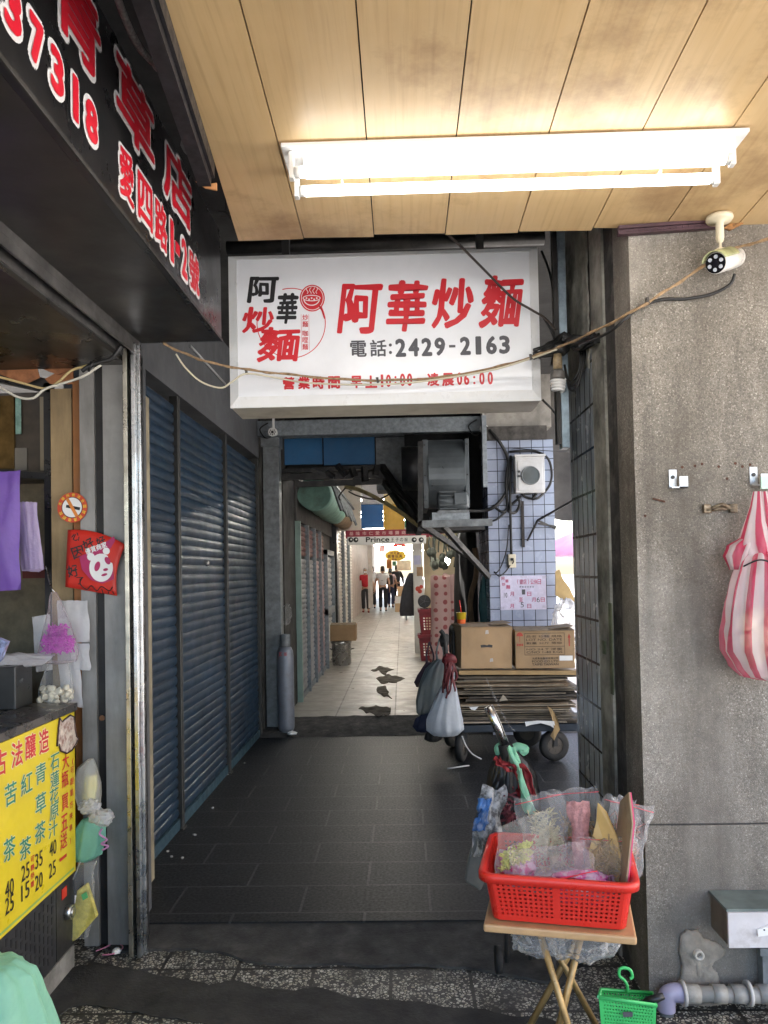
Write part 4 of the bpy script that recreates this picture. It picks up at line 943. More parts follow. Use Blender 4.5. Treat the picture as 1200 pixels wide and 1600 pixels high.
mb = MB(); bag(mb, [(cz(1194, 768), .01, .01), (cz(1198, 795), .018, .012), (cz(1204, 830), .03, .02), (cz(1206, 862), .04, .03)], 32, .1, 5, 10)
o = mb.build("bag_handle", m_str, t); add_stripe(o, 32, 4)
mb = MB(); bag(mb, [(cz(1168, 840), .02, .02), (cz(1160, 852), .045, .03), (cz(1154, 868), .048, .03), (cz(1150, 890), .02, .02)], 32, .2, 6, 12, True); o = mb.build("tied_end", m_str, t); add_stripe(o, 32, 4)
mb = MB(); mb.tube(spline([cz(1150, 885) + V((0, -.06, 0)), cz(1165, 876) + V((0, -.09, 0)), cz(1180, 878) + V((0, -.1, 0)), cz(1200, 890) + V((0, -.09, 0)), cz(1225, 895)], 6), .003, 6); mb.build("tie_wire", m_rubber, t)
rnd = random.Random(8); mb = MB()
for i in range(16): crumple(mb, cz(1186 + rnd.uniform(-22, 22), 985 + rnd.uniform(-32, 45)), (.035, .03, .03), i, .3, 2)
mb.build("contents", mat("bag_contents", (.55, .5, .35), .7, var=.6, vs=8, dirt=.5, dcol=(.5, .25, .1), ds=7), t)
MB().box(PY(1187, 745, 2.79), PY(1230, 763, 2.78)).build("green_clip", mat("pale_green_plastic", (.4, .55, .48), .4), t)

# meter box low on the pillar
yb = 2.7
a = PY(1137, 1422, yb); c = PY(1215, 1478, yb)
t = thing("junction_box", "white-fronted metal box with grey-green top low on the pillar", "box", ((a.x + c.x) / 2, 2.68, c.z))
MB().box((a.x, yb, c.z), (a.x + .4, 2.849, a.z - .004)).build("body", mat("box_side_brown", (.16, .13, .1), .7, var=.4, vs=9, dirt=.5, dcol=(.05, .035, .02), ds=9), t)
mb = MB(); zb1 = a.z; mb.box((a.x - .006, yb - .006, zb1 - .0035), (a.x + .405, 2.8495, zb1 + .006)); mb.build("lid", mat("grey_green_lid", (.13, .16, .145), .6, var=.4, vs=5, dirt=.5, dcol=(.06, .06, .05), ds=6), t)
MB().box((a.x - .004, yb - .012, c.z), (a.x + .404, yb - .001, zb1 - .004)).build("front", mat("chipped_white", (.58, .55, .55), .5, var=.15, dirt=.5, dcol=(.2, .14, .1), ds=8, lo=.55, hi=.72), t)
q = PY(1195, 1452, yb - .014); mb = MB(); mb.prism([PY(u, v, yb - .013) for u, v in ((1182, 1452), (1205, 1443), (1230, 1441), (1230, 1462), (1205, 1459), (1183, 1462))], (0, -.008, 0)); mb.build("latch_tag", m_white, t)
mb = MB(); c = PY(1194, 1453, yb - .021); mb.cyl(c, c + V((0, -.001, 0)), .003, .003, 8); mb.build("latch_hole", m_ink, t)
# pvc pipe along the foot of the pillar
m_pvc = mat("grey_pvc", (.36, .345, .31), .5, var=.2, vs=9, dirt=.5, dcol=(.12, .1, .07), ds=7)
yp = 2.79
t = thing("drain_pipe", "grey plastic drain pipe with couplings along the pillar foot", "pipe", PY(1120, 1560, yp))
MB().tube([PY(1062, 1552, yp), PY(1260, 1557, yp)], .027, 14).build("pipe", m_pvc, t)
for u0, u1 in ((1068, 1092), (1112, 1133), (1142, 1165), (1184, 1215)): MB().tube([PY(u0, 1552.5, yp), PY(u1, 1553.5, yp)], .0315, 16).build("coupling", m_pvc, t)
for u in (1067, 1169): MB().tube([PY(u - 2.5, 1552, yp), PY(u + 2.5, 1552, yp)], .042, 18).build("collar", mat("white_collar", (.5, .48, .45), .5, var=.2), t)
m_pvcl = mat("lilac_pvc", (.36, .34, .47), .4, var=.15, vs=8, dirt=.3, dcol=(.15, .13, .15), ds=8)
MB().tube(spline([PY(1066, 1552, yp), PY(1052, 1551, yp), PY(1043, 1556, yp), PY(1041, 1566, yp), PY(1041, 1578, yp)], 5), .032, 16).build("elbow", m_pvcl, t)
MB().tube(spline([PY(1041, 1576, yp), PY(1042, 1590, yp), PY(1047, 1602, yp), PY(1052, 1620, yp)], 4), .026, 12).build("flexible_tail", m_galvd, t)
t = thing("steel_angle", "rusty grey steel angle at the pillar foot under the metal box", "bracket", PY(1196, 1540, 2.8)); MB().box(PY(1191, 1478, 2.8), PY(1204, 1548, 2.84)).build("leg_plate", m_galvd, t); MB().box(PY(1188, 1482, 2.79), PY(1212, 1492, 2.7995)).build("fixing_tab", m_galvd, t)
mb = MB(); c = PZ(1190, 1640, -.04); c.z = -.035
mb.rings([[V((1.16, 2.26, -.036)) + V((math.cos(a) * r, math.sin(a) * r, z)) for a in [6.2832 * i / 40 for i in range(40)]] for r, z in ((.17, 0), (.2, .125), (.21, .135), (.205, .14), (.192, .132), (.165, .01))], True, True)
tag(mb.build("washtub", mat("pale_tub", (.5, .58, .57), .35, var=.1)), "pale round plastic washtub at the foot of the pillar", "tub")

# CCTV camera hanging from the ceiling
yc = 2.78
t = thing("cctv_camera", "white bullet security camera on a ceiling bracket by the pillar", "security camera", PY(1130, 400, yc))
zc_ = zc(yc); tp = PY(1124, 340, yc)
MB().rings([[V((tp.x, yc, 0)) + V((math.cos(a) * r, math.sin(a) * r, z)) for a in [6.2832 * i / 30 for i in range(30)]] for r, z in ((.046, zc_ - .001), (.047, zc_ - .012), (.042, zc_ - .02), (.014, zc_ - .024), (.0145, PY(1124, 372, yc).z), (.011, PY(1124, 378, yc).z), (.005, PY(1124, 379, yc).z), (.005, PY(1125, 390, yc).z))], True, True).build("ceiling_bracket", m_cream, t)
f0 = PY(1119, 411, yc - .06); f1 = PY(1150, 402, yc + .08); dd = (f1 - f0).normalized()
MB().tube([f0 - dd * .004, f0, f0.lerp(f1, .5), f1 - dd * .01, f1], [.036, .0375, .0375, .037, .03], 26).build("housing", mat("camera_white", (.72, .7, .66), .3, var=.05), t)
hood = MB(); up_ = V((0, 0, 1)); side = dd.cross(up_).normalized(); upn = side.cross(dd)
for ri in range(2): pass
def hoodfn(u, v):
    a = R_(15) + R_(150) * u; r = .0425; return f0 - dd * .022 + dd * (.15 * v) + side * (math.cos(a) * r) + upn * (math.sin(a) * r)
hood.grid(hoodfn, 14, 4); hood.build("sun_hood", mat("mossy_hood", (.36, .38, .2), .45, var=.35, vs=18, dirt=.4, dcol=(.15, .18, .05), ds=14), t, solid=.003)
MB().tube([f0 - dd * .0045, f0 - dd * .0075], [.0345, .0345], 26).build("front_glass", mat("camera_glass", (.01, .01, .012), .08), t)
mb = MB()
for k in range(6):
    a = 6.2832 * k / 6 + .3; q = f0 - dd * .008 + (side * math.cos(a) + upn * math.sin(a)) * .022; mb.cyl(q, q - dd * .003, .0075, .006, 10)
mb.build("led_lens", mat("led_lens", (.5, .53, .6), .1), t)
MB().cyl(f0 - dd * .008, f0 - dd * .011, .0115, .0105, 16).build("lens", mat("lens_dark", (.01, .01, .014), .05), t)
MB().obox(PY(1126, 391, yc), (.04, .035, .01), (0, .0, .3)).build("swivel", m_cream, t, bevel=.004)
MB().cyl(PY(1107, 404, yc - .02), PY(1104, 404, yc - .02), .011, .01, 12).build("side_knob", m_white, t)
mb = MB(); mb.tube(spline([PY(1148, 428, yc + .03), PY(1140, 445, 2.82), PY(1110, 460, 2.835), PY(1070, 467, 2.84), PY(1035, 468, 2.84), PY(1000, 480, 2.84), PY(975, 500, 2.84), PY(950, 520, 2.9), PY(905, 540, 3.1)], 6), .006, 7)
tag(mb.build("camera_cable", m_cable), "black cable drooping from the security camera across the pillar", "cable")
# tan rope of wires from the camera to the sign
rope = spline([PY(u, v, y) for u, v, y in ((1260, 350, 2.70), (1200, 374, 2.74), (1150, 388, 2.8), (1100, 416, 2.8), (1040, 455, 2.81), (990, 486, 2.82), (930, 517, 3.0), (880, 540, 3.2), (845, 553, 3.3), (790, 570, 3.38), (700, 588, 3.42), (620, 594, 3.43), (540, 593, 3.42), (450, 585, 3.4), (390, 578, 3.35), (330, 567, 3.32), (290, 553, 3.32), (255, 537, 3.3))], 7)
mb = MB(); mb.tube(rope, .0045, 7)
def twist(k, r): return [p + V((math.cos(i * .9 + k) * r, 0, math.sin(i * .9 + k) * r)) for i, p in enumerate(rope)]
mb.tube(twist(1.3, .005), .0032, 6)
tag(mb.build("wire_rope", m_rope), "tan bundled wire sagging across the white box sign to the camera", "cable")
mb = MB(); mb.tube(spline([PY(u, v, y) for u, v, y in ((275, 553, 3.3), (290, 575, 3.31), (315, 597, 3.32), (345, 606, 3.33), (362, 597, 3.34), (385, 584, 3.35), (430, 590, 3.4), (480, 598, 3.41), (560, 601, 3.41), (650, 597, 3.41), (760, 580, 3.37), (830, 560, 3.31), (870, 546, 3.22))], 6), .0042, 6)
tag(mb.build("slack_wire", m_cablew), "thin pale slack wire looping below the tan bundled wire", "wire")
mb = MB()
for u, v, y in ((385, 581, 3.36), (590, 594, 3.42), (829, 558, 3.31), (1011, 470, 2.81)):
    p = PY(u, v, y); mb.tube([p + V((-.006, -.008, .01)), p + V((.006, -.008, -.012))], .0035, 5); mb.obox(p, (.008, .02, .022))
tag(mb.build("cable_tie", mat("tie_dark", (.05, .045, .04), .5)), "small dark ties holding the bundled wire", "cable tie")
mb = MB(); mb.tube(spline([PY(u, v, y) for u, v, y in ((700, 366, 3.25), (720, 385, 3.3), (760, 425, 3.38), (800, 465, 3.42), (830, 484, 3.42), (850, 496, 3.4), (868, 515, 3.35))], 6), .0055, 7)
tag(mb.build("sign_wire", mat("cable_brownblack", (.04, .03, .025), .6)), "dark wire hanging diagonally in front of the white sign's red characters", "wire")

# ------------------------------------------------------------------ grimy column behind the pillar with tiled back half
m_conc = mat("grimy_concrete", (.3, .295, .26), .9, var=.45, vs=6, dirt=.75, dcol=(.04, .04, .036), ds=3.2, bump=.9, bs=40, lo=.44, hi=.62)
m_tileB = brick("narrow_wall_tiles", "YZX", (.46, .51, .57), (.5, .55, .6), (.012, .012, .012), .0925, .192, .006, 0, .18, .002, .25, 4, dirt=.75, dcol=(.04, .04, .043), ds=3.2, streak=True, shift=(-.025, .03, 0), lo=.46, hi=.66)
t = thing("corner_column", "grimy concrete column clad in narrow blue-grey tiles, behind the granite pillar", "column", (1.1, 3.45, 0))
MB().box((X_R - .001, 3.061, -.04), (1.5, 3.2, 3.4)).build("dark_face", mat("black_grime", (.04, .038, .036), .9, var=.6, vs=8, bump=1, bs=50, dirt=.7, dcol=(.16, .15, .13), ds=9), t)
MB().box((X_R - .012, 3.201, -.04), (1.5, 3.4, 3.4)).build("concrete_face", m_conc, t)
MB().box((X_R, 3.401, -.04), (1.5, 3.86, 3.4)).build("core", m_soot, t)
MB().box((X_R - .013, 3.4015, -.03), (X_R - .001, 3.862, 2.52)).build("tile_cladding", m_tileB, t)
mb = MB()
def brk(u, v):
    y = 3.41 + u * .45; z_ = 2.45 + v * .94; q = noise.noise(V((y * 14, z_ * 14, 2))); return V((X_R - .016 - .012 * abs(q), y, z_ + (.09 * noise.noise(V((y * 9, 0, 4))) if v == 0 else 0)))
mb.grid(brk, 16, 30, False); mb.build("broken_render", m_conc, t, solid=.008)
mb = MB()
for k, (v0, v1, yy) in enumerate(((940, 1075, 3.19), (1000, 1020, 3.3))):
    mb.box((X_R - .016, yy - .012, PX(945, v1, X_R).z), (X_R - .0125, yy + .03, PX(945, v0, X_R).z))
tag(mb.build("faded_notice", mat("green_grime_paper", (.12, .14, .08), .8, var=.5, vs=14, dirt=.6, ds=8)), "faded greenish scrap of paper stuck to the grimy column", "paper")
# steel trunking and black cable clump
t = thing("cable_trunking", "pale blue galvanised trunking hanging beside the sign's right end", "trunking", PY(884, 700, 3.55))
a, c = PY(872, 425, 3.55), PY(894, 699, 3.55)
MB().box((a.x, 3.55, c.z), (c.x - .008, 3.62, 3.38)).build("channel", mat("blue_galv", (.3, .38, .44), .45, .5, var=.3, vs=22, dirt=.45, dcol=(.05, .05, .05), ds=6), t, bevel=.003)
MB().box((a.x - .02, 3.56, c.z + .02), (a.x - .0005, 3.61, 3.38)).build("side_plate", m_darksteel, t)
mb = MB()
for k in range(9):
    rnd = random.Random(k); pts = [PY(835 + rnd.uniform(-4, 8), 552 + rnd.uniform(-6, 8), 3.4), PY(862 + rnd.uniform(-6, 6), 545 + rnd.uniform(-10, 10), 3.42), PY(880 + rnd.uniform(-6, 6), 530 + rnd.uniform(-10, 12), 3.45), PY(905 + rnd.uniform(-5, 5), 540 + rnd.uniform(-12, 10), 3.4), PY(930 + rnd.uniform(-5, 10), 528 + rnd.uniform(-10, 12), 3.25)]
    mb.tube(spline(pts, 5), .007 + .004 * rnd.random(), 6)
for k in range(3): mb.tube(spline([PY(888, 520 + k * 9, 3.5), PY(905 + 4 * k, 545, 3.45), PY(904, 580 + 10 * k, 3.45), PY(890, 596 + 6 * k, 3.48), PY(882, 570, 3.5)], 6), .005, 6)
crumple(mb, PY(872, 545, 3.45), (.05, .04, .035), 4, .4, 2); crumple(mb, PY(905, 533, 3.42), (.07, .04, .025), 7, .4, 2)
tag(mb.build("cable_clump", m_cable), "clump of taped black cables crossing the trunking by the sign", "cables")
mb = MB()
for k, q in enumerate((((850, 497, 3.4), (866, 530, 3.45), (862, 570, 3.6)), ((846, 392, 3.8), (862, 440, 3.8), (866, 520, 3.7)), ((848, 625, 3.9), (870, 650, 4.0), (880, 690, 4.1)))): mb.tube(spline([PY(*p) for p in q], 6), .006, 6)
tag(mb.build("loose_cable", m_rubber), "loose black cables hanging behind the right edge of the white sign", "cables")
# spiral bulb
cb = PY(872, 597, 3.4)
t = thing("spiral_bulb", "unlit white spiral energy bulb hanging beside the sign", "light bulb", cb)
mb = MB(); mb.tube([cb + V((.0, 0, .012)) + V((math.cos(i * .42) * .031 * (1 - .25 * (i / 62)), math.sin(i * .42) * .031 * (1 - .25 * (i / 62)), -i * .00085)) for i in range(63)], .0068, 7); mb.build("spiral_tube", mat("bulb_glass", (.75, .75, .75), .25), t)
MB().tube([cb + V((0, 0, .055)), cb + V((0, 0, .045)), cb + V((0, 0, .02)), cb + V((0, 0, .012))], [.02, .03, .033, .028], 18).build("ballast", mat("bulb_base_dark", (.14, .13, .12), .45, var=.4, vs=30), t)
MB().tube([cb + V((0, 0, .125)), cb + V((0, 0, .1)), cb + V((0, 0, .056))], [.017, .021, .021], 16).build("socket", mat("socket_brass", (.32, .24, .14), .5, var=.5, vs=30, dirt=.4, ds=20), t)

# ------------------------------------------------------------------ folding table with the red basket
TA = R_(-12)
TM = Matrix.Rotation(TA, 3, 'Z')
TC = V((.475, 2.47, .485))
def T(x, y, z=0): return TC + TM @ V((x, y, z))
t = thing("folding_table", "small wooden-topped folding table with bamboo-coloured crossed legs", "table", (TC.x, TC.y, -.04))
mb = MB(); mb.obox(TC + V((0, 0, -.012)), (.44, .36, .024), TM); mb.build("tabletop", mat("beech_top", (.5, .31, .15), .45, var=.12, vs=8, dirt=.25, dcol=(.22, .12, .05), ds=6), t, bevel=.006)
m_leg = mat("gold_tube", (.36, .23, .09), .38, .35, var=.3, vs=14, dirt=.35, dcol=(.1, .06, .03), ds=10)
for (x0, y0), (x1, y1), z1 in (((-.06, -.12), (.09, -.16), -.035), ((.07, -.10), (-.06, -.12), -.035), ((-.1, .08), (.16, .1), -.035), ((.12, .1), (-.15, .08), -.035)):
    p1 = T(x1, y1); p1.z = z1; MB().tube([T(x0, y0, -.025), p1], .0105, 10).build("leg", m_leg, t)
mb = MB(); p = T(-.1, .12, -.03); q = T(.15, .12, -.03); mb.tube([p, q], .009, 8); mb.tube([T(-.06, -.12, -.03), T(.07, -.10, -.03)], .009, 8); mb.build("under_bar", m_darksteel, t)
c0 = T(.03, -.14, -.03); c0.z = .28
# red basket
t = thing("red_basket", "bright red perforated plastic basket full of bags on the folding table", "basket", T(0, 0, .002))
bw, bd, bh = .385, .3, .15; tw, td = .43, .35
BB = [(-bw / 2, -bd / 2), (bw / 2, -bd / 2), (bw / 2, bd / 2), (-bw / 2, bd / 2)]; BT = [(-tw / 2, -td / 2), (tw / 2, -td / 2), (tw / 2, td / 2), (-tw / 2, td / 2)]
def rr(w, d, r, z, n=6):
    out = []
    for cx_, cy_, a0 in ((w / 2 - r, -d / 2 + r, -90), (w / 2 - r, d / 2 - r, 0), (-w / 2 + r, d / 2 - r, 90), (-w / 2 + r, -d / 2 + r, 180)):
        for i in range(n + 1): a = R_(a0 + 90 * i / n); out.append(T(cx_ + r * math.cos(a), cy_ + r * math.sin(a), z))
    return out
mb = MB()
for i in range(4):
    j = (i + 1) % 4; L = bw if i % 2 == 0 else bd
    def lerp2(a, c, f): return (a[0] + (c[0] - a[0]) * f, a[1] + (c[1] - a[1]) * f)
    e = .018 / L
    A, B_ = lerp2(BB[i], BB[j], e), lerp2(BB[j], BB[i], e); D, C_ = lerp2(BT[i], BT[j], e), lerp2(BT[j], BT[i], e)
    if i % 2 == 0:
        m0, m1 = lerp2(A, B_, .49), lerp2(D, C_, .49)
        perforated(mb, T(*A, .006), T(*m0, .006), T(*m1, bh), T(*D, bh), 11, 9, .04, .1, .5); perforated(mb, T(*m0, .006), T(*B_, .006), T(*C_, bh), T(*m1, bh), 12, 9, .04, .1, .5)
    else: perforated(mb, T(*A, .006), T(*B_, .006), T(*C_, bh), T(*D, bh), 14, 9, .06, .1, .5)
rb, rt = rr(bw, bd, .025, .006), rr(tw, td, .03, bh)
n7 = 7
for k in range(4):
    for i in range(k * n7, k * n7 + n7 - 1): mb.quad(rb[i], rb[i + 1], rt[i + 1], rt[i])
o = mb.build("basket_wall", m_redpl, t, solid=.003)
MB().poly(rr(bw, bd, .025, .0065)).build("basket_floor", m_redpl, t, solid=.003)
mb = MB(); mb.rings([rr(tw - .004, td - .004, .03, bh), rr(tw + .03, td + .03, .045, bh + .002), rr(tw + .036, td + .036, .048, bh - .004), rr(tw + .034, td + .034, .047, bh - .022)], True, False); o = mb.build("rim", m_redpl, t, solid=.004)
# bags in the basket
t = thing("pink_bag", "pink and white striped bag crammed in the basket's left corner", "bag", T(-.14, .02, .03)); mb = MB(); crumple(mb, T(-.135, .03, .1), (.062, .07, .065), 41, .3, 4); mb.build("film", mat("pink_blotch", (.55, .35, .46), .35, var=.2, dirt=.95, dcol=(.5, .035, .22), ds=26, lo=.49, hi=.54), t)
mb = MB(); crumple(mb, T(.07, -.07, .09), (.11, .05, .05), 43, .3, 4); tag(mb.build("striped_wrap", MATS["pink_blotch"]), "crumpled pink striped bag at the basket's front right, under the clear bags", "bag")
mb = MB(); crumple(mb, T(-.03, .06, .05), (.15, .06, .04), 44, .3, 3); tag(mb.build("crumpled_bag", m_filmw), "crumpled whitish bag lying at the bottom of the red basket", "bag")
def zipbag(name, lab, x, y, w_, h_, lean, yaw, tilt, fill, fcol, nst, seed, fsize=(.3, .35), L=.04, mfilm=None, z=.07):
    O = T(x, y, z); U = TM @ V((math.cos(yaw) * math.cos(tilt), math.sin(yaw), math.sin(tilt))); U.normalize()
    W = V((-math.sin(tilt) * .9, lean, 1)).normalized(); W = (W - U * W.dot(U)).normalized()
    tt = thing(name, lab, "bag", O)
    mb = MB(); pouch(mb, O, U, W, w_, h_, .075, seed, 16, 20, .02); mb.build("film", mfilm or m_film, tt)
    mb = MB(); N = U.cross(W)
    mb.tube([O + W * (h_ * .93) + U * (w_ * i / 6) + N * (.004 * math.sin(i + seed)) for i in range(7)], .0014, 4); mb.build("zip_strip", m_red, tt)
    if nst:
        mb = MB(); rnd = random.Random(seed); cc = O + U * (w_ * .5) + W * (h_ * fsize[1])
        for i in range(nst):
            p = cc + U * (max(-.9, min(.9, rnd.gauss(0, .5))) * w_ * fsize[0]) + W * (max(-.8, min(.9, rnd.gauss(0, .5))) * h_ * fsize[1]) + N * rnd.uniform(-.008, .008)
            d = V((rnd.uniform(-1, 1), rnd.uniform(-.4, .4), rnd.uniform(-1, 1))).normalized() * L * rnd.uniform(.4, 1) / 2; mb.bar(p - d, p + d, .0026 * rnd.uniform(.5, 2.2), .002)
        mb.build("dried_herbs", fcol, tt)
m_straw = mat("straw", (.36, .24, .11), .8, var=.5, vs=40); m_bark = mat("bark_shreds", (.3, .14, .1), .8, var=.4, vs=40); m_roots = mat("pale_roots", (.42, .36, .22), .8, var=.4, vs=40); m_flower = mat("dusty_pink_flowers", (.42, .17, .15), .8, var=.4, vs=50)
zipbag("herb_bag", "clear zip bag of pale roots leaning at the basket's left middle", -.08, .02, .15, .25, .15, .2, .2, 1, m_roots, 420, 51, (.3, .4), .036)
zipbag("herb_bag", "clear zip bag of straw-coloured stalks at the back of the basket", .0, .09, .17, .26, .15, -.1, .15, 1, m_straw, 420, 52, (.3, .36), .036)
zipbag("herb_bag", "tall clear bag folded over at the basket's back right", .1, .12, .16, .25, .1, .1, -.25, 1, m_bark, 200, 53, (.35, .4), .05)
zipbag("herb_bag", "glossy clear bag at the far right rear of the basket", .16, .1, .1, .24, .3, .3, -.15, 1, m_roots, 160, 54, (.35, .35), .04)
zipbag("herb_bag", "clear bag of brown bark shreds at the basket's right front", .07, -.05, .15, .13, .35, .0, .0, 1, m_straw, 230, 55, (.35, .5), .045, None, .1)
# pale, pink-flower and tan paper bags
O = T(.055, .0, .08); mb = MB(); pouch(mb, O, TM @ V((1, .2, 0)), V((-.05, .15, 1)), .062, .24, .03, 61, 8, 14, .01); o = mb.build("flower_bag", mat("pink_flower_bag", (.42, .2, .19), .55, var=.35, vs=60, dirt=.6, dcol=(.2, .07, .07), ds=55, bump=.8, bs=120)); tag(o, "narrow bag of dusty pink dried flowers standing upright in the basket", "bag")
t = thing("paper_bag", "smooth mustard paper envelope standing in the basket", "envelope", T(.12, .03, .08)); q = [T(.1, -.02, .08), T(.185, -.04, .08), T(.19, -.03, .18), T(.18, -.02, .23), T(.15, .0, .3), T(.125, .005, .325), T(.12, .0, .27), T(.095, -.015, .18)]
mb = MB(); mb.prism(q, TM @ V((.004, .01, 0))); mb.build("envelope", mat("mustard_paper", (.5, .32, .1), .5, var=.15, vs=7, dirt=.2, dcol=(.3, .18, .06), ds=8), t, bevel=.004)
t = thing("yellow_herb_bag", "flat pouch of pale yellow-green herbs leaning out over the basket's rim", "bag", T(-.1, -.08, .1)); O = T(-.19, -.115, .125)
mb = MB(); pouch(mb, O, TM @ V((.75, .15, .25)), TM @ V((.05, .55, .7)), .17, .15, .03, 71, 12, 10, .012); mb.build("film", film("milky_film", (.8, .8, .74), .16, .16), t)
mb = MB(); rnd = random.Random(3)
for i in range(150):
    f, g_ = rnd.uniform(.1, .7), rnd.uniform(.05, .45); p = O + (TM @ V((.75, .15, .25))).normalized() * f * .17 + (TM @ V((.05, .55, .7))).normalized() * g_ * .15 + V((0, rnd.uniform(-.006, .006), 0)); d = V((rnd.uniform(-1, 1), rnd.uniform(-1, 1), rnd.uniform(-1, 1))).normalized() * .009
    mb.bar(p - d, p + d, .006, .003)
mb.build("dried_herbs", mat("yellow_green_herb", (.5, .48, .16), .7, var=.4, vs=40), t)
t = thing("flat_bag", "nearly empty clear bag with a red zip flopped over the basket's front", "bag", T(-.02, -.14, .12)); O = T(-.12, -.16, .125)
mb = MB(); pouch(mb, O, TM @ V((1, -.05, .22)), TM @ V((-.25, .55, .5)), .24, .1, .02, 77, 14, 8, .014); mb.build("film", film("pinkish_film", (.85, .75, .77), .15, .1), t)
mb = MB(); U = (TM @ V((1, -.05, .22))).normalized(); mb.tube([O + U * (.24 * i / 8) + V((0, -.004, .004 * math.sin(i))) for i in range(9)], .0016, 4); mb.build("zip_strip", m_red, t)
# pink board
t = thing("price_board", "pink-edged beige board stuck upright at the basket's right end", "board", T(.19, .0, .06))
q = [T(.19, -.13, .04), T(.172, .1, .08), T(.205, .12, .3), T(.222, -.04, .375), T(.225, -.1, .3)]
nn = TM @ V((.004, 0, 0))
mb = MB(); mb.prism(q, -nn); mb.build("beige_face", mat("beige_board", (.38, .29, .18), .7, var=.15, dirt=.3, dcol=(.15, .1, .06), ds=20), t)
mb = MB(); mb.prism([p + nn * .05 for p in q], nn); mb.build("pink_back", mat("pink_board", (.68, .06, .17), .4, var=.06), t)
# clear bag under the table
t = thing("hanging_film", "crumpled clear plastic bag hanging under the folding table", "bag", T(0, -.08, -.1))
mb = MB(); crumple(mb, T(-.06, -.1, -.065), (.085, .04, .05), 81, .35, 4); crumple(mb, T(.07, -.1, -.065), (.1, .04, .055), 83, .35, 4); mb.build("film", film("shiny_film", (.75, .75, .75), .2, .1, 90), t)

# green hook basket
YGB = 2.35
t = thing("green_basket", "small bright green mesh basket with a hook handle by the pillar foot", "basket", PY(982, 1610, YGB))
P = lambda u, v, y: PY(u, v, y)
A, B_ = P(943, 1640, YGB), P(1022, 1640, YGB); D, C_ = P(936, 1558, YGB - .02), P(1025, 1571, YGB - .02)
bk = [P(943, 1640, YGB + .1), P(1022, 1640, YGB + .1), P(1020, 1552, YGB + .12), P(938, 1546, YGB + .12)]
mb = MB(); perforated(mb, A, B_, C_, D, 17, 14, .05, .03, .5, True); perforated(mb, bk[0], bk[1], bk[2], bk[3], 17, 14, .05, .03, .5, True); mb.quad(A, bk[0], bk[3], D); mb.quad(B_, bk[1], bk[2], C_); mb.quad(A, B_, bk[1], bk[0])
mb.build("mesh_wall", m_greenpl, t, solid=.0025)
mb = MB(); mb.tube([D, C_, bk[2], bk[3], D], .006, 8); mb.build("rim", m_greenpl, t)
mb = MB(); y = YGB + .11; mb.tube(spline([P(u, v, y) for u, v in ((980, 1551), (980, 1540), (975, 1531), (968, 1525), (968, 1515), (976, 1512), (985, 1516), (988, 1526), (984, 1529))], 5), .005, 9); mb.build("hook", m_greenpl, t)
mb = MB().obox(P(981, 1585, YGB - .026), (.028, .003, .014)); mb.build("badge", m_dgrey, t)
mb = MB(); mb.tube([P(1002, 1572, YGB + .03), P(1012, 1564, YGB + .01), P(1026, 1560, YGB), P(1037, 1556, YGB)], [.009, .012, .012, .009], 8); tag(mb.build("tool_handle", m_black), "black tool handle sticking out of the green mesh basket", "handle")
# ------------------------------------------------------------------ galvanised gate frame behind the sign
t = thing("gate_frame", "galvanised square-tube gate frame standing where the passage meets the hall", "frame", (-.5, 7.55, 0))
a, c = PY(410, 700, 7.5), PY(435, 700, 7.5)
MB().box((a.x, 7.5, .0), (c.x, 7.66, 2.86)).build("post", m_galvd, t, bevel=.006)
q0, q1 = PY(400, 657, 7.4), PY(776, 650, 7.4)
MB().box((q0.x, 7.4, PY(600, 677, 7.4).z), (q1.x, 7.49, PY(600, 653, 7.4).z)).build("cross_beam", m_galv, t, bevel=.006)
MB().box((a.x - .01, 7.47, 2.8), (c.x + .012, 7.69, 3.0)).build("gusset", m_galvd, t)
a = PY(757, 690, 7.2); MB().box((a.x - .022, 7.2, PY(757, 761, 7.2).z), (a.x + .022, 7.25, 3.0)).build("hanger", m_galv, t, bevel=.003)
MB().box((-1.42, 7.45, 0), (-1.2, 7.7, .05)).build("foot_block", m_soot, t)
for u, v, lab in ((427, 675, "small round security camera on the left of the galvanised beam"), (756, 670, "small round security camera on the right of the galvanised beam")):
    c = PY(u, v, 7.3); t = thing("small_camera", lab, "security camera", c, "small cameras under the galvanised beam")
    MB().tube([c + V((0, .08, 0)), c, c + V((0, -.05, -.01))], [.03, .04, .042], 18).build("housing", m_white, t)
    mb = MB()
    for k in range(8): aa = 6.2832 * k / 8; q = c + V((math.cos(aa) * .026, -.0515, math.sin(aa) * .026 - .01)); mb.cyl(q, q - V((0, .003, 0)), .006, .006, 8)
    mb.cyl(c + V((0, -.051, -.01)), c + V((0, -.056, -.01)), .013, .013, 12); mb.build("lens_ring", m_black, t)
    MB().bar(c + V((0, .02, .03)), c + V((0, .02, .16)), .02).build("bracket", m_white, t)
    mb = MB(); mb.tube(spline([c + V((0, .06, 0)), c + V((-.08, .06, -.05)), c + V((-.14, .06, .04)), c + V((-.06, .06, .1))], 5), .007, 6); mb.build("lead", m_cable, t)
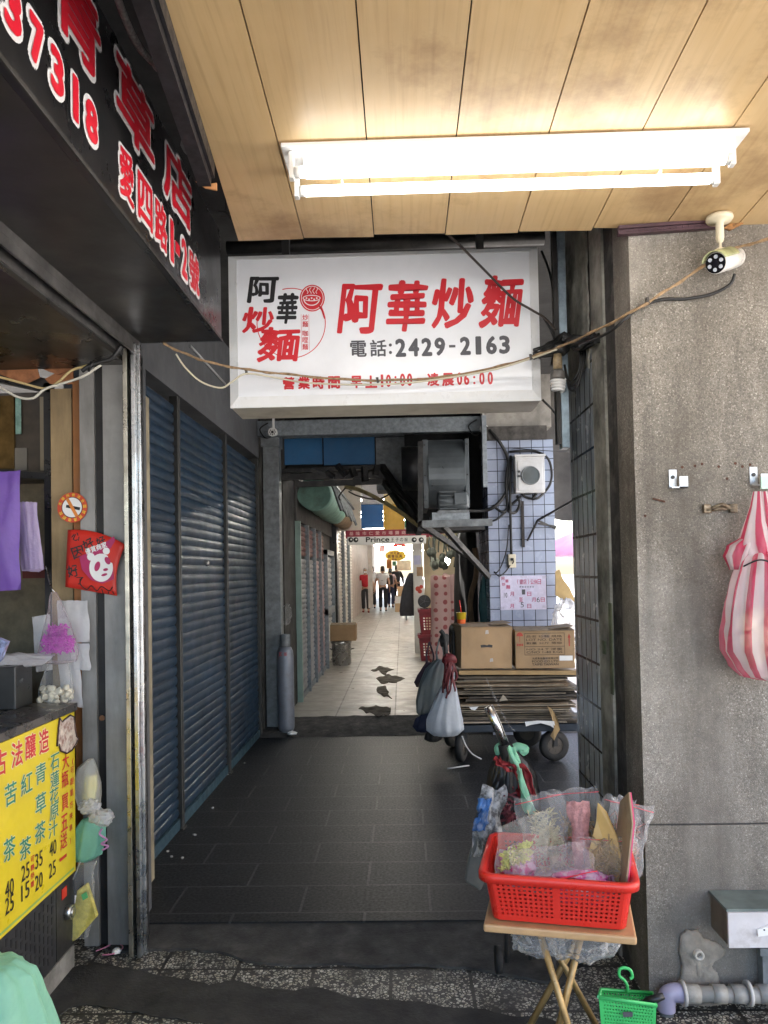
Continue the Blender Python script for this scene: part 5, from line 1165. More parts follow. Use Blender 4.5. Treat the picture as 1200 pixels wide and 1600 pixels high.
# blue header boards and galvanised duct panels
YH = 7.95
m_hb = mat("blue_board", (.025, .14, .32), .5, var=.1, dirt=.15, dcol=(.1, .16, .25), ds=9)
t = thing("header_board", "blue header board of two panels under the galvanised beam", "board", (-.6, YH, 2.6))
for u0, u1 in ((425, 504), (505, 586)):
    a, c = PY(u0, 683, YH), PY(u1, 725, YH); MB().box((a.x + .002, YH, c.z), (c.x - .002, YH + .03, a.z)).build("blue_panel", m_hb, t)
t = thing("duct_cladding", "dull galvanised sheet cladding around the blue header board", "cladding", (0, YH, 2.5))
a, c = PY(425, 664, YH), PY(639, 682, YH); mb = MB(); mb.box((a.x, YH - .06, c.z), (c.x, YH - .03, a.z)); mb.build("top_strip", m_galvd, t)
a, c = PY(587, 684, YH), PY(637, 765, YH); MB().box((a.x, YH - .01, c.z), (c.x, YH + .4, a.z)).build("side_panel", m_galvd, t)
mb = MB().box((-1.4, YH + .05, 2.62), (.1, YH + .5, 3.4)).box((.05, 7.75, 1.95), (.858, 8.3, 3.4)); tag(mb.build("filler_boxing", mat("filler_black", (.012, .012, .012), .9)), "added black boxing for the dark areas behind the blue header and the blower", "boxing")  # black boxes put in to fill areas that look dark
# awning folding frame with hose
t = thing("folding_awning", "black folding awning frame with sloping arms below the blue header", "awning", (-.4, 7.8, 2.4))
m_fr = mat("frame_black", (.022, .022, .022), .45, .2, var=.4, vs=12, dirt=.5, dcol=(.09, .08, .07), ds=12)
mb = MB()
for (u0, v0), (u1, v1), r in (((428, 737), (600, 729), .02), ((430, 746), (598, 742), .032), ((462, 757), (604, 752), .028), ((455, 745), (470, 758), .02)):
    mb.bar(PY(u0, v0, 7.8), PY(u1, v1, 7.8), r * 2, r * 2)
mb.build("cross_bar", m_fr, t)
for k, ((u0, v0), (u1, v1), y1) in enumerate((((597, 729), (656, 815), 7.0), ((600, 752), (655, 832), 7.0), ((560, 745), (545, 765), 7.8))):
    MB().bar(PY(u0, v0, 7.8), PY(u1, v1, y1), .05, .06).build("arm", m_fr, t)
mb = MB()
for k in range(7): mb.obox(PY(480 + k * 18, 735 + (k % 3) * 3, 7.75), (.1 + .05 * (k % 2), .06, .04), (.2 * k, .3 * k, 0))
mb.build("hinges", m_fr, t)
mb = MB(); mb.tube(spline([PY(u, v, y) for u, v, y in ((540, 761, 7.7), (560, 765, 7.6), (590, 779, 7.4), (625, 800, 7.2), (655, 822, 7.0), (675, 832, 6.9), (700, 850, 6.9))], 6), .02, 9)
tag(mb.build("yellow_hose", mat("yellowed_hose", (.42, .34, .16), .5, var=.4, vs=8, dirt=.6, dcol=(.1, .08, .05), ds=6)), "yellowed hose curving from the awning frame down to the blower bracket", "hose")
mb = MB()
for q in (((545, 768, 7.6), (560, 775, 7.5), (590, 780, 7.4), (612, 770, 7.4)), ((600, 735, 7.5), (625, 760, 7.2), (652, 790, 7.0)), ((610, 762, 7.4), (640, 790, 7.1), (655, 815, 7.0)), ((540, 762, 7.6), (530, 775, 7.6), (532, 782, 7.6))): mb.tube(spline([PY(*p) for p in q], 6), .008, 6)
tag(mb.build("frame_cable", m_cable), "thin black cables strung along the awning frame", "cables")

# ------------------------------------------------------------------ blower fan on its bracket
YF_ = 6.75
S = SC(YF_)
t = thing("blower_fan", "large dark grey centrifugal blower with motor on a steel bracket", "blower", PY(700, 810, YF_))
m_blow = mat("blower_paint", (.1, .115, .125), .38, .3, var=.2, vs=5, dirt=.4, dcol=(.03, .03, .03), ds=4)
cz_ = PY(700, 733, YF_); xa, xb = PY(669, 733, YF_).x, PY(727, 733, YF_).x; rr_ = .3
def scroll(x, k=1.0):
    out = []
    for i in range(40):
        a = 6.2832 * i / 40; r = rr_ * k * (1 + .12 * (i / 40)); out.append(V((x, YF_ + .3 + math.cos(a + .6) * r, cz_.z + math.sin(a + .6) * r)))
    return out
MB().rings([scroll(xa), scroll(xb)], False, True).build("scroll_housing", m_blow, t, bevel=.004)
for x in (xa, xb):
    o = MB().box((x - (.045 if x == xa else -.001), YF_ + .02, cz_.z - .34), (x - (.001 if x == xa else -.035), YF_ + .62, cz_.z + .27)); o.build("side_plate", m_blow, t, bevel=.003)
mb = MB()
for x in (xa - .028, xb + .018):
    for z in (.22, -.05): mb.cyl((x, YF_ + .019, cz_.z + z), (x, YF_ + .012, cz_.z + z), .008, .008, 8)
mb.build("bolts", m_darksteel, t)
a = PY(683, 783, 6.6); c = PY(732, 783, 6.6)
mb = MB(); mb.tube([a, a + V((.015, 0, 0)), c - V((.03, 0, 0)), c - V((.02, 0, 0)), c], [.065, .08, .08, .068, .06], 20)
for k in range(12): aa = 6.2832 * k / 12; mb.bar(a + V((.02, math.cos(aa) * .082, math.sin(aa) * .082)), a + V((.17, math.cos(aa) * .082, math.sin(aa) * .082)), .008)
mb.build("motor", m_blow, t)
MB().box((a.x + .14, a.y - .1, a.z - .04), (a.x + .25, a.y - .02, a.z + .06)).build("terminal_box", m_blow, t, bevel=.005)
MB().box((a.x, a.y - .05, a.z - .11), (c.x, a.y + .06, a.z - .085)).build("motor_foot", m_galvd, t)
a, c = PY(675, 801, 6.55), PY(734, 812, 6.55); MB().box((a.x, 6.55, c.z), (c.x, 7.2, a.z)).build("base_plate", m_galv, t)
t2 = thing("blower_bracket", "grimy steel bracket with diagonal braces carrying the blower", "bracket", PY(700, 830, 6.6))
MB().bar(PY(660, 819, 6.54), PY(769, 816, 6.54), .05, .06).build("front_rail", m_galvd, t2)
MB().bar(PY(660, 819, 6.54) + V((0, .6, 0)), PY(769, 816, 6.54) + V((0, .6, 0)), .05, .06).build("rear_rail", m_darksteel, t2)
for (u0, v0), (u1, v1) in (((692, 822), (764, 902)), ((656, 818), (730, 868))): MB().bar(PY(u0, v0, 6.62), PY(u1, v1, 7.1), .04, .045).build("brace", m_fr, t2)
MB().bar(PY(657, 690, 6.7), PY(657, 830, 6.7), .045, .045).build("upright", m_fr, t2)
mb = MB(); a, c = PY(636, 732, 7.0), PY(664, 732, 7.0); mb.tube([a - V((.05, 0, 0)), a, a + V((.004, 0, 0)), c], [.2, .2, .205, .2], 24)
tag(mb.build("air_duct", mat("dark_duct", (.025, .026, .028), .45, .4, var=.3)), "short dark round duct joining the blower to the cladding", "duct")

# ------------------------------------------------------------------ tiled column with meter box
YA = 7.25
ax0, ax1 = PY(765, 900, YA).x, PY(869, 900, YA).x
az1 = PY(800, 688, YA).z
m_tileA = brick("pale_blue_square_tiles", "XZY", (.34, .38, .5), (.37, .41, .52), (.02, .02, .022), .1085, .1085, .0035, 0, .2, .002, .12, 5, dirt=.3, dcol=(.12, .12, .14), ds=2.4, shift=(-.05, .02, 0), lo=.5, hi=.75)
t = thing("tiled_column", "pale blue square-tiled column behind the cardboard trolley", "column", ((ax0 + ax1) / 2, YA + .3, 0))
MB().box((ax0, YA, -.1), (ax1, YA + .9, az1)).build("shaft", m_tileA, t)
MB().box((ax0 - .02, YA - .03, az1 + .001), (ax1 - .06, YA + .9, az1 + .13)).build("broken_top", mat("broken_cement", (.07, .065, .06), .95, var=.6, vs=14, bump=1, bs=30), t)
MB().box((ax0, YA + .05, az1 + .131), (ax1, YA + .9, 3.4)).build("upper_part", mat("dirty_cream_tile", (.3, .28, .25), .6, var=.4, vs=5, dirt=.5, ds=4), t)
t = thing("meter_box", "white steel meter box with a round glass window on the tiled column", "meter box", PY(830, 768, YA - .1))
a, c = PY(805, 714, YA - .14), PY(852, 769, YA - .14)
m_mb = mat("meter_white", (.62, .62, .62), .4, var=.06, dirt=.3, dcol=(.3, .28, .25), ds=7)
MB().box((a.x, YA - .14, c.z), (c.x, YA - .001, a.z)).build("case", m_mb, t, bevel=.004)
MB().box((a.x - .008, YA - .16, a.z + .001), (c.x + .008, YA - .005, a.z + .02)).build("lid", m_mb, t)
MB().box((a.x + .02, YA - .148, c.z + .02), (c.x - .02, YA - .1405, a.z - .03)).build("door", m_mb, t, bevel=.003)
c = PY(829, 743, YA - .15); MB().cyl(c, c + V((0, -.006, 0)), .078, .078, 30).build("window", mat("meter_glass", (.1, .11, .11), .12, var=.3), t)
mb = MB(); mb.rings([[c + V((math.cos(aa) * r, y, math.sin(aa) * r)) for aa in [6.2832 * i / 30 for i in range(30)]] for r, y in ((.086, 0), (.086, -.012), (.077, -.012), (.077, -.0005))], True, False); mb.build("window_ring", m_galvd, t)
mb = MB()
for v in (737, 744): q = PY(811, v, YA - .15); mb.cyl(q, q + V((0, -.01, 0)), .012, .012, 8)
mb.build("lock", m_darksteel, t)
Ya = YA - .03
mb = MB()
for pts, r in (([(765, 672), (780, 690), (793, 715), (795, 745), (790, 770), (775, 790), (755, 798), (725, 797), (712, 790)], .016), ([(796, 706), (810, 705), (835, 705), (855, 715), (862, 735), (860, 755), (850, 770), (838, 779), (822, 777), (815, 770)], .012), ([(795, 720), (791, 750), (793, 790), (796, 800), (806, 800), (812, 787), (808, 775)], .014), ([(798, 712), (797, 760), (799, 866)], .013), ([(770, 790), (785, 800), (795, 792), (815, 775)], .012), ([(757, 815), (775, 812), (790, 800)], .01), ([(772, 895), (778, 893), (785, 880), (792, 855), (795, 820)], .006), ([(772, 893), (780, 900), (790, 893), (797, 883)], .006), ([(800, 700), (850, 704), (889, 706)], .004), ([(812, 770), (825, 771), (838, 769), (832, 780)], .014)):
    mb.tube(spline([PY(u, v, Ya - .03 * (i % 2)) for i, (u, v) in enumerate(pts)], 5), r, 7)
tag(mb.build("meter_cable", m_cable), "thick black cables looping around the meter box on the tiled column", "cables")
t = thing("wall_socket", "cream socket plate with a black plug on the tiled column", "socket", PY(800, 886, Ya))
a, c = PY(794, 866, YA - .012), PY(806, 887, YA - .012); MB().box((a.x, YA - .03, c.z), (c.x, YA - .001, a.z)).build("plate", m_cream, t, bevel=.004)
MB().box((a.x - .014, YA - .02, c.z), (a.x - .001, YA - .002, a.z)).build("trim", m_black, t)
q = PY(800, 874, YA - .03); mb = MB().obox(q, (.025, .03, .025)).tube(spline([q + V((0, -.012, 0)), q + V((.012, -.02, -.02)), q + V((0, -.01, -.04))], 4), .005, 6); mb.build("plug", m_ink, t)
mb = MB(); a, c = PY(814, 783, YA - .015), PY(820, 855, YA - .015); mb.box((a.x, YA - .022, c.z), (c.x, YA - .001, a.z)); tag(mb.build("rubber_strip", mat("dark_brown_strip", (.025, .018, .015), .6)), "dark vertical strip fixed to the tiles under the meter box", "strip")
mb = MB()
for (u0, v0, y0), (u1, v1, y1) in (((824, 845, Ya), (840, 813, Ya - .05)), ((840, 813, Ya - .05), (896, 782, 6.6)), ((840, 813, Ya - .05), (868, 826, Ya)), ((841, 818, Ya - .05), (869, 823, Ya - .02))): mb.bar(PY(u0, v0, y0), PY(u1, v1, y1), .016, .016)
tag(mb.build("awning_strut", m_darksteel), "bent dark metal awning struts on the right of the tiled column", "strut")
t = thing("holiday_notice", "film-covered white notice with pink printed closing days on the tiled column", "notice", PY(818, 952, YA))
a, c = PY(781, 900, YA - .006), PY(854, 952, YA - .006)
MB().box((a.x, YA - .008, c.z), (c.x, YA - .002, a.z)).build("sheet", mat("notice_paper", (.62, .58, .72), .25, var=.08, vs=14), t)
mb, mk = MB(), MB(); FYn = YA - .0095
def nt_(mb, s, u, v, w_, h_, bold=.01, warp=0): q = PY(u, v, FYn); letters(mb, s, (q.x - w_ * SC(FYn) / 2, FYn, q.z - h_ * SC(FYn) / 2), (1, 0, 0), (0, 0, 1), w_ * SC(FYn), h_ * SC(FYn), bold, warp=warp)
for i, s in enumerate("(總店)公休日"): nt_(mb, s, 809 + i * 5.6, 909, 5 if s not in "()" else 1.6, 8, .012)
for s, u, v in (("月", 800, 928), ("日", 827, 928), ("月", 800, 947), ("日", 827, 947), ("至", 814, 937), ("月", 834, 937), ("日", 848, 937)): nt_(mb, s, u, v, 6, 6.5, .012)
for s, u, v, z in (("阿", 786, 904, 5), ("華", 792, 908, 5), ("炒", 787, 913, 5), ("麵", 794, 917, 6)): nt_(mb, s, u, v, z, z, .02)
for s, u, v in (("10", 790, 930), ("1", 818, 925), ("5", 816, 945), ("6", 841, 937)): nt_(mk, s, u, v, 5, 8, 0, .06)
for i in range(6): nt_(mk, "節", 813 + i * 4, 917, 2.6, 2.6)
mb.build("pink_print", mat("pink_print", (.45, .06, .15), .4), t, fixn=False); mk.build("handwriting", m_dgrey, t, fixn=False)
for q in ((783, 902), (852, 902), (783, 950), (853, 948), (818, 901)): p = PY(q[0], q[1], YA - .0105); MB().box((p.x - .03, YA - .0105, p.z - .012), (p.x + .03, YA - .0098, p.z + .012)).build("tape", m_film, t)

# ------------------------------------------------------------------ loaded flatbed trolley
YT = 6.2; S = SC(YT)
def T2(u, v): return PY(u, v, YT)
tx0, tx1 = T2(712, 1140).x, T2(905, 1140).x
t = thing("flatbed_trolley", "blue-grey flatbed trolley on black wheels loaded with flattened cardboard", "trolley", ((tx0 + tx1) / 2, 6.55, 0))
zd = .305
MB().box((tx0, YT, zd - .06), (tx1, YT + .75, zd)).build("deck", mat("trolley_deck", (.03, .04, .055), .5, .3, var=.4, dirt=.4, ds=6), t, bevel=.008)
def wheel(x, y, ang, cast=True):
    M = Matrix.Rotation(ang, 3, 'Z'); r = .122; c = V((x, y, r))
    ax = M @ V((0, 1, 0)); 
    tm = MB(); perp = M @ V((1, 0, 0)); ring = []
    for dr, da in ((.066, -.028), (.108, -.03), (.122, -.018), (.122, .018), (.108, .03), (.066, .028)):
        ring.append([c + ax * da + (perp * math.cos(q) + V((0, 0, 1)) * math.sin(q)) * dr for q in [6.2832 * i / 30 for i in range(30)]])
    tm.rings(ring, True, False); w_ = tm.build("wheel", m_rubber, t)
    hm = MB(); hm.cyl(c - ax * .022, c + ax * .022, .066, .066, 24); hm.cyl(c - ax * .034, c + ax * .034, .02, .02, 14)
    for k in range(5): q = 6.2832 * k / 5; e = (perp * math.cos(q) + V((0, 0, 1)) * math.sin(q)); hm.cyl(c + e * .045 - ax * .026, c + e * .045 + ax * .026, .012, .012, 8)
    h = hm.build("hub", mat("hub_brown", (.075, .065, .055), .5, .5, var=.4, dirt=.4, ds=20), t); 
    h.parent = w_; ORG[h.name] = ORG[w_.name]
    fm = MB(); fm.box((x - .05, y - .05, .245), (x + .05, y + .05, .25))
    for s_ in (-1, 1): fm.bar(c + ax * .037 * s_, c + ax * .037 * s_ + V((0, 0, .125)), .03, .006)
    fm.build("caster_fork", m_darksteel, t)
wheel(T2(868, 1170).x, YT + .06, R_(12)); wheel(T2(846, 1160).x - .02, YT + .58, R_(-20)); wheel(T2(722, 1170).x, YT + .08, R_(72)); wheel(T2(716, 1160).x, YT + .6, R_(50))
MB().tube(spline([V((tx0 + .02, YT + .2, zd)), V((tx0 + .01, YT + .2, .9)), V((tx0 + .01, YT + .25, 1.05)), V((tx0 + .01, YT + .5, 1.05)), V((tx0 + .01, YT + .56, .9)), V((tx0 + .02, YT + .56, zd))], 5), .016, 8).build("push_handle", m_darksteel, t)
rnd = random.Random(11)
cm = [mat("sheet_brown", (.21, .15, .095), .9, var=.3, vs=9, dirt=.5, dcol=(.06, .048, .035), ds=10), mat("sheet_grey", (.13, .108, .08), .9, var=.35, vs=9, dirt=.5, dcol=(.04, .035, .03), ds=8), mat("sheet_dark", (.075, .062, .05), .9, var=.4, vs=9), mat("sheet_pale", (.34, .29, .22), .85, var=.3, vs=9, dirt=.4, dcol=(.1, .08, .06), ds=8)]
z = zd + .001; ns = 0
LABC = "flattened brown cardboard sheet in the stack on the trolley"
while z < .71:
    th = rnd.choice((.008, .01, .012, .014)); W_ = (tx1 - tx0) * rnd.uniform(.82, 1.05); xc = (tx0 + tx1) / 2 + rnd.uniform(-.06, .06); y0 = YT + rnd.uniform(-.04, .07)
    y1 = YT + .72 + rnd.uniform(-.05, .05); ph = rnd.uniform(0, 9); tilt = rnd.uniform(-.006, .006)
    mb = MB()
    def shf(dz):
        def f(u, v):
            x = xc + (u - .5) * W_; y = y0 + (y1 - y0) * v + .02 * noise.noise(V((u * 6, ph, 0))) * (v < .5)
            return V((x, y, z + dz + .002 * math.sin(u * 5 + ph) * (1 - v) + tilt * (u - .5) + .0015))
        return f
    n0 = len(mb.v); mb.grid(shf(0), 14, 2, False); mb.grid(shf(th * .8), 14, 2, False)
    m_ = 15
    for i in range(14):
        mb.f += [[i, i + 1, 45 + i + 1, 45 + i], [30 + i, 30 + i + 1, 75 + i + 1, 75 + i]]; mb.sm += [False] * 2; mb.mi += [0] * 2
    for a in (0, 15): mb.f += [[a, a + 15, a + 60, a + 45], [a + 14, a + 29, a + 74, a + 59]]; mb.sm += [False] * 2; mb.mi += [0] * 2
    tag(mb.build("cardboard_sheet", rnd.choices(cm, (4, 4, 3, 1))[0]), LABC, "cardboard", "flattened cardboard sheets stacked on the trolley"); ns += 1
    z += th + rnd.choice((0, 0, .001, .003))
zs = z + .004
mb = MB(); mb.obox(V((T2(810, 1050).x + .02, YT - .02, zs + .008)), (1.0, .07, .03), (0, .018, 0)); mb2 = MB(); mb.build
o = mb.build("cardboard_roll", mat("kraft_strip", (.33, .22, .1), .8, var=.2, vs=6)); tag(o, "long flat folded kraft cardboard strip on top of the stack", "cardboard")
zs += .03
# loose scraps hanging out of the stack
for k, (px, col, lab) in enumerate((([(855, 1103), (863, 1108), (872, 1125), (875, 1140), (870, 1148), (866, 1157), (860, 1150), (866, 1138), (862, 1120)], "kraft_strip", "curled brown strip dangling from the cardboard stack's right"),
    ([(820, 1128), (840, 1126), (866, 1127), (868, 1140), (860, 1134), (845, 1130), (828, 1133), (822, 1135)], "white_paint", "torn white paper edge in the cardboard stack"), ([(780, 1096), (786, 1085), (794, 1094)], "sheet_pale", "pale triangular flap poking out of the cardboard stack"), ([(733, 1105), (748, 1104), (742, 1110), (736, 1109)], "white_paint", "small white paper tongue at the left of the cardboard stack"))):
    mb = MB(); mb.prism([PY(u, v, YT - .05 - .006 * (i % 3)) for i, (u, v) in enumerate(px)], (0, .005, 0)); tag(mb.build("paper_scrap", MATS[col]), lab, "paper scrap")
# the two cartons
def carton(lab, u0, v0, u1, v1, y, rot, mcol, tilt=0):
    a, c = PY(u0, v0, y), PY(u1, v1, y); cx_, w_, h_ = (a.x + c.x) / 2, c.x - a.x, a.z - c.z
    z0 = zs + .006; h_ = a.z - z0
    tt = thing("cardboard_carton", lab, "box", (cx_, y + .2, z0)); M = Matrix.Rotation(rot, 3, 'Z') @ Matrix.Rotation(tilt, 3, 'Y')
    c0 = V((cx_, y + .21, z0 + h_ / 2 + abs(tilt) * w_ * .5)); b = MB(); b.obox(c0, (w_, .42, h_), M); b.build("body", mcol, tt, bevel=.004)
    f = MB()
    f.obox(c0 + M @ V((0, -.12, h_ / 2 + .006)), (w_ * .99, .2, .005), M @ Matrix.Rotation(.06, 3, 'X')); f.obox(c0 + M @ V((.02, .1, h_ / 2 + .012)), (w_, .2, .005), M @ Matrix.Rotation(-.08, 3, 'X')); f.obox(c0 + M @ V((w_ * .3, -.05, h_ / 2 + .02)), (w_ * .4, .3, .004), M @ Matrix.Rotation(-.12, 3, 'Y')); f.build("top_flap", m_cardd, tt)
    return tt, c0, M, w_, h_
tt, c0, M, w_, h_ = carton("plain brown carton with a torn hand slot, left one on the stack", 714, 981, 797, 1045, YT - .02, R_(7), m_card, R_(1.5))
mb = MB(); f = lambda x, z, e=.0012: c0 + M @ V((x * w_, -.21 - e, z * h_)); mb.poly([f(-.12, .06), f(-.11, .0), f(.02, .01), f(.11, .0), f(.115, .06), f(.04, .075), f(.01, .055), f(-.05, .07)]); mb.build("hand_slot", m_ink, tt, fixn=False)
mb = MB(); mb.poly([f(.06, -.34), f(.13, -.33), f(.12, -.25), f(.07, -.26)]); mb.poly([f(-.03, .32), f(.04, .33), f(.03, .42), (f(-.02, .41))]); mb.build("tape", m_filmw, tt, fixn=False)
tt, c0, M, w_, h_ = carton("printed brown carton with a red umbrella mark, right one on the stack", 806, 986, 900, 1045, YT - .02, R_(-2), m_card, 0)
mr, mk = MB(), MB()
f = lambda x, z, e=.0015: c0 + M @ V((x * w_, -.21 - e, z * h_))
mr.poly([f(-.42 + .055 * math.cos(a), .36 + .1 * math.sin(a)) for a in [math.pi * i / 14 for i in range(15)]]); mr.poly([f(-.424, .2), f(-.416, .2), f(-.416, .36), f(-.424, .36)])
for i in range(4): mr.poly([f(-.47 + i * .028, .1), f(-.45 + i * .028, .1), f(-.45 + i * .028, .16), f(-.47 + i * .028, .16)])
mr.poly([f(.4, .08), f(.42, .08), f(.42, .38), f(.4, .38)]); mr.poly([f(.385, .3), f(.435, .3), f(.41, .42)])
def line(x0, z0, x1, z1, t=.006): mk.poly([f(x0, z0 - t), f(x1, z1 - t), f(x1 + .003, z1 + t), f(x0 + .003, z0 + t)]) if abs(x1 - x0) > abs(z1 - z0) else mk.poly([f(x0 - t * .5, z0), f(x0 + t * .5, z0), f(x1 + t * .5, z1), f(x1 - t * .5, z1)])
for z_ in (.43, .08, -.14): line(-.34, z_, .33, z_)
for x_ in (-.34, .33): line(x_, -.14, x_, .43)
rnd = random.Random(2)
for r, (zz, txt) in enumerate(((.35, "品名 炒麵 規格"), (.26, "LOT NO. DATE"), (.17, "數量 公斤 等級"), (.01, "NO 24 T 淨重"), (-.07, "C/NO 1-40 KGS"))):
    letters(mk, txt, f(-.31, zz - .03), M @ V((1, 0, 0)), (0, 0, 1), w_ * .6, h_ * .06, .01)
for r, txt in enumerate(("大成食品股份有限公司", "FOOD CO LTD", "TAIPEI TAIWAN")): letters(mk, txt, f(-.22, -.26 - r * .08), M @ V((1, 0, 0)), (0, 0, 1), w_ * .44, h_ * .055, .025)
mr.build("red_print", mat("carton_red", (.42, .06, .04), .7), tt, fixn=False); mk.build("black_print", mat("carton_ink", (.08, .055, .035), .8), tt, fixn=False)
mb = MB(); mb.poly([f(.24, -.3), f(.46, -.3), f(.46, -.17), f(.24, -.17)]); mb.build("white_label", m_white, tt, fixn=False)
mb = MB(); mb.poly([f(-.06, .28, .0025), f(.09, .3, .0025), f(.1, .45, .0025), f(-.05, .45, .0025)]); mb.poly([f(-.04, -.36, .0025), f(.03, -.36, .0025), f(.04, -.2, .0025), f(-.03, -.22, .0025)]); mb.build("tape", m_film, tt, fixn=False)
c = PY(721, 976, 6.35); t = thing("paper_cup", "yellow and orange drinks cup with a straw on the left carton", "cup", c)
z0 = c.z; r0 = .028
MB().rings([[V((c.x + math.cos(a) * r, c.y + math.sin(a) * r, z0 + z_)) for a in [6.2832 * i / 24 for i in range(24)]] for r, z_ in ((.03, 0), (.042, .1), (.043, .1))], True, True).build("cup", mat("cup_yellow", (.7, .5, .03), .4), t)
MB().rings([[V((c.x + math.cos(a) * r, c.y + math.sin(a) * r, z0 + z_)) for a in [6.2832 * i / 24 for i in range(24)]] for r, z_ in ((.0312, .006), (.0362, .045))], True, False).build("orange_band", mat("cup_orange", (.65, .12, .02), .4), t)
MB().tube([V((c.x, c.y, z0 + .1)), V((c.x - .012, c.y, z0 + .2))], .004, 7).build("straw", m_redpl, t)
# bags hung on the trolley's handle
cz = lambda u, v, y=6.12: PY(u, v, y)
def hangbag(lab, secs, m, seed, amp=.1, folds=7, name="hanging_bag"):
    mb = MB(); bag(mb, [(cz(u, v, y), r, r * .6) for u, v, r, y in secs], 40, amp * 1.7, folds, seed, True)
    u, v, r, y = secs[0]; top = cz(u, v, y)
    for s_ in (-1, 1): mb.tube(spline([top + V((.02 * s_, 0, -.03)), top + V((.03 * s_, 0, .05)), top + V((.012 * s_, .05, .12)), top + V((0, .08, .16))], 4), [.016, .013, .012, .01, .009, .009, .008, .008, .008, .008, .008, .008, .008], 6)
    return tag(mb.build(name, m), lab, "bag")
hangbag("white plastic bag hanging at the trolley's left, nearest", [(703, 1062, .03, 6.1), (701, 1075, .06, 6.1), (697, 1100, .1, 6.1), (694, 1125, .135, 6.1), (695, 1140, .14, 6.1), (697, 1149, .09, 6.1)], film("grey_white_film", (.55, .6, .66), .93, .35, 25), 21, .07, 9)
hangbag("grey-green plastic bag with a green mark hanging on the trolley", [(688, 1030, .03, 6.25), (682, 1045, .08, 6.25), (676, 1070, .1, 6.25), (672, 1095, .11, 6.25), (668, 1112, .09, 6.25), (662, 1118, .04, 6.25)], film("slate_film", (.17, .21, .22), .95, .4, 25), 22, .1, 7)
hangbag("plum-coloured bag at the far left of the trolley", [(672, 1035, .03, 6.35), (664, 1055, .055, 6.35), (659, 1066, .06, 6.35), (656, 1073, .03, 6.35)], mat("plum_cloth", (.05, .03, .045), .7, var=.3), 23, .12, 5)
hangbag("navy blue cloth bag bulging under the white plastic bag", [(676, 1110, .03, 6.22), (670, 1122, .09, 6.22), (666, 1135, .095, 6.22), (664, 1143, .06, 6.22)], mat("navy_cloth", (.018, .022, .05), .75, var=.3), 24, .12, 5)
hangbag("black bag lowest of the bags on the trolley", [(682, 1135, .03, 6.3), (678, 1145, .07, 6.3), (676, 1155, .065, 6.3), (677, 1159, .03, 6.3)], m_rubber, 25, .1, 5)
mb = MB(); rnd = random.Random(4)
for k in range(14):
    a = PY(702 + rnd.uniform(-8, 6), 1024 + rnd.uniform(-3, 8), 6.05); pts = [a]
    for j in range(4): a = a + V((rnd.uniform(-.02, .02), rnd.uniform(-.02, .01), -rnd.uniform(.03, .09))); pts.append(a)
    mb.tube(spline(pts, 4), .008, 6)
crumple(mb, PY(702, 1030, 6.06), (.06, .04, .05), 5, .35, 2)
tag(mb.build("red_string", mat("crimson_cord", (.1, .008, .012), .6, var=.3)), "tangle of crimson cord tied on the trolley handle", "cord")
mb = MB(); mb.tube(spline([PY(u, v, 6.1) for u, v in ((688, 985), (693, 992), (696, 1010), (697, 1025))], 5), [.018] * 16, 8); crumple(mb, PY(694, 1000, 6.12), (.04, .035, .06), 6, .35, 2)
tag(mb.build("umbrella_handle", m_rubber), "black wrapped handle sticking up at the trolley's left corner", "handle")
mb = MB(); mb.tube(spline([PY(u, v, 6.0) for u, v in ((722, 1150), (728, 1165), (738, 1178), (752, 1186))], 5), .006, 6); mb.tube([PY(699, 1201, 6.0), PY(733, 1196, 6.05)], .006, 6); tag(mb.build("cord_tail", mat("pale_cord", (.4, .4, .4), .6)), "pale loose cord trailing to the floor below the trolley", "cord")
mb = MB(); mb.tube(spline([PY(u, v, YT - .06) for u, v in ((690, 1000), (760, 1060), (790, 1125), (805, 1143))][1:], 5), .005, 6); tag(mb.build("clear_strap", m_film), "translucent strap slanting across the cardboard stack", "strap")

# ------------------------------------------------------------------ folded umbrellas and bags in front of the basket
YU = 2.95
cz = lambda u, v, y=YU: PY(u, v, y)
t = thing("shopping_trolley", "folded shopping trolley with a bare steel handle, black grip and hanging pouches", "trolley", (.4, YU, 0))
MB().tube([cz(763, 1104), cz(775, 1130), cz(790, 1166)], [.018, .018, .017], 12).build("steel_handle", m_steel, t)
MB().tube([cz(789, 1163), cz(798, 1195), cz(803, 1215)], [.027, .032, .03], 12).build("grip", m_rubber, t)
for (u0, v0), (u1, v1), y0_, y1_ in (((790, 1180), (790, 1400), 2.98, 2.98), ((812, 1200), (826, 1400), 3.0, 3.0)): MB().tube([cz(u0, v0, y0_), cz(u1, v1, y1_), V((cz(u1, v1, y1_).x, y1_, .05))], .009, 8).build("frame_tube", m_darksteel, t)
for s_ in (-1, 1): q = V((.44 + s_ * .1, 3.0, .05)); MB().cyl(q - V((.012, 0, 0)), q + V((.012, 0, 0)), .05, .05, 20).build("wheel", m_rubber, t)
mb = MB()
bag(mb, [(cz(797, 1172), .02, .018), (cz(799, 1190), .06, .045), (cz(801, 1215), .08, .055), (cz(799, 1250), .095, .06), (cz(797, 1290), .1, .06), (cz(796, 1340), .08, .06), (cz(797, 1400), .05, .04)], 44, .22, 9, 62, True)
for k, (u0, v0, u1, v1) in enumerate(((788, 1190, 770, 1270), (812, 1200, 836, 1285), (800, 1200, 822, 1290))): pouch(mb, cz(u1 - 8, v1, 2.9 + .03 * k), (1, .2, 0), ((u0 - u1) / 80, 0, 1), .05, .2, .03, 63 + k, 8, 12, .02)
o = mb.build("folded_umbrella", mat("black_nylon", (.011, .011, .012), .45, var=.3)); tag(o, "bundle of black folded umbrella cloth hung on the shopping trolley", "umbrella")
mb = MB()
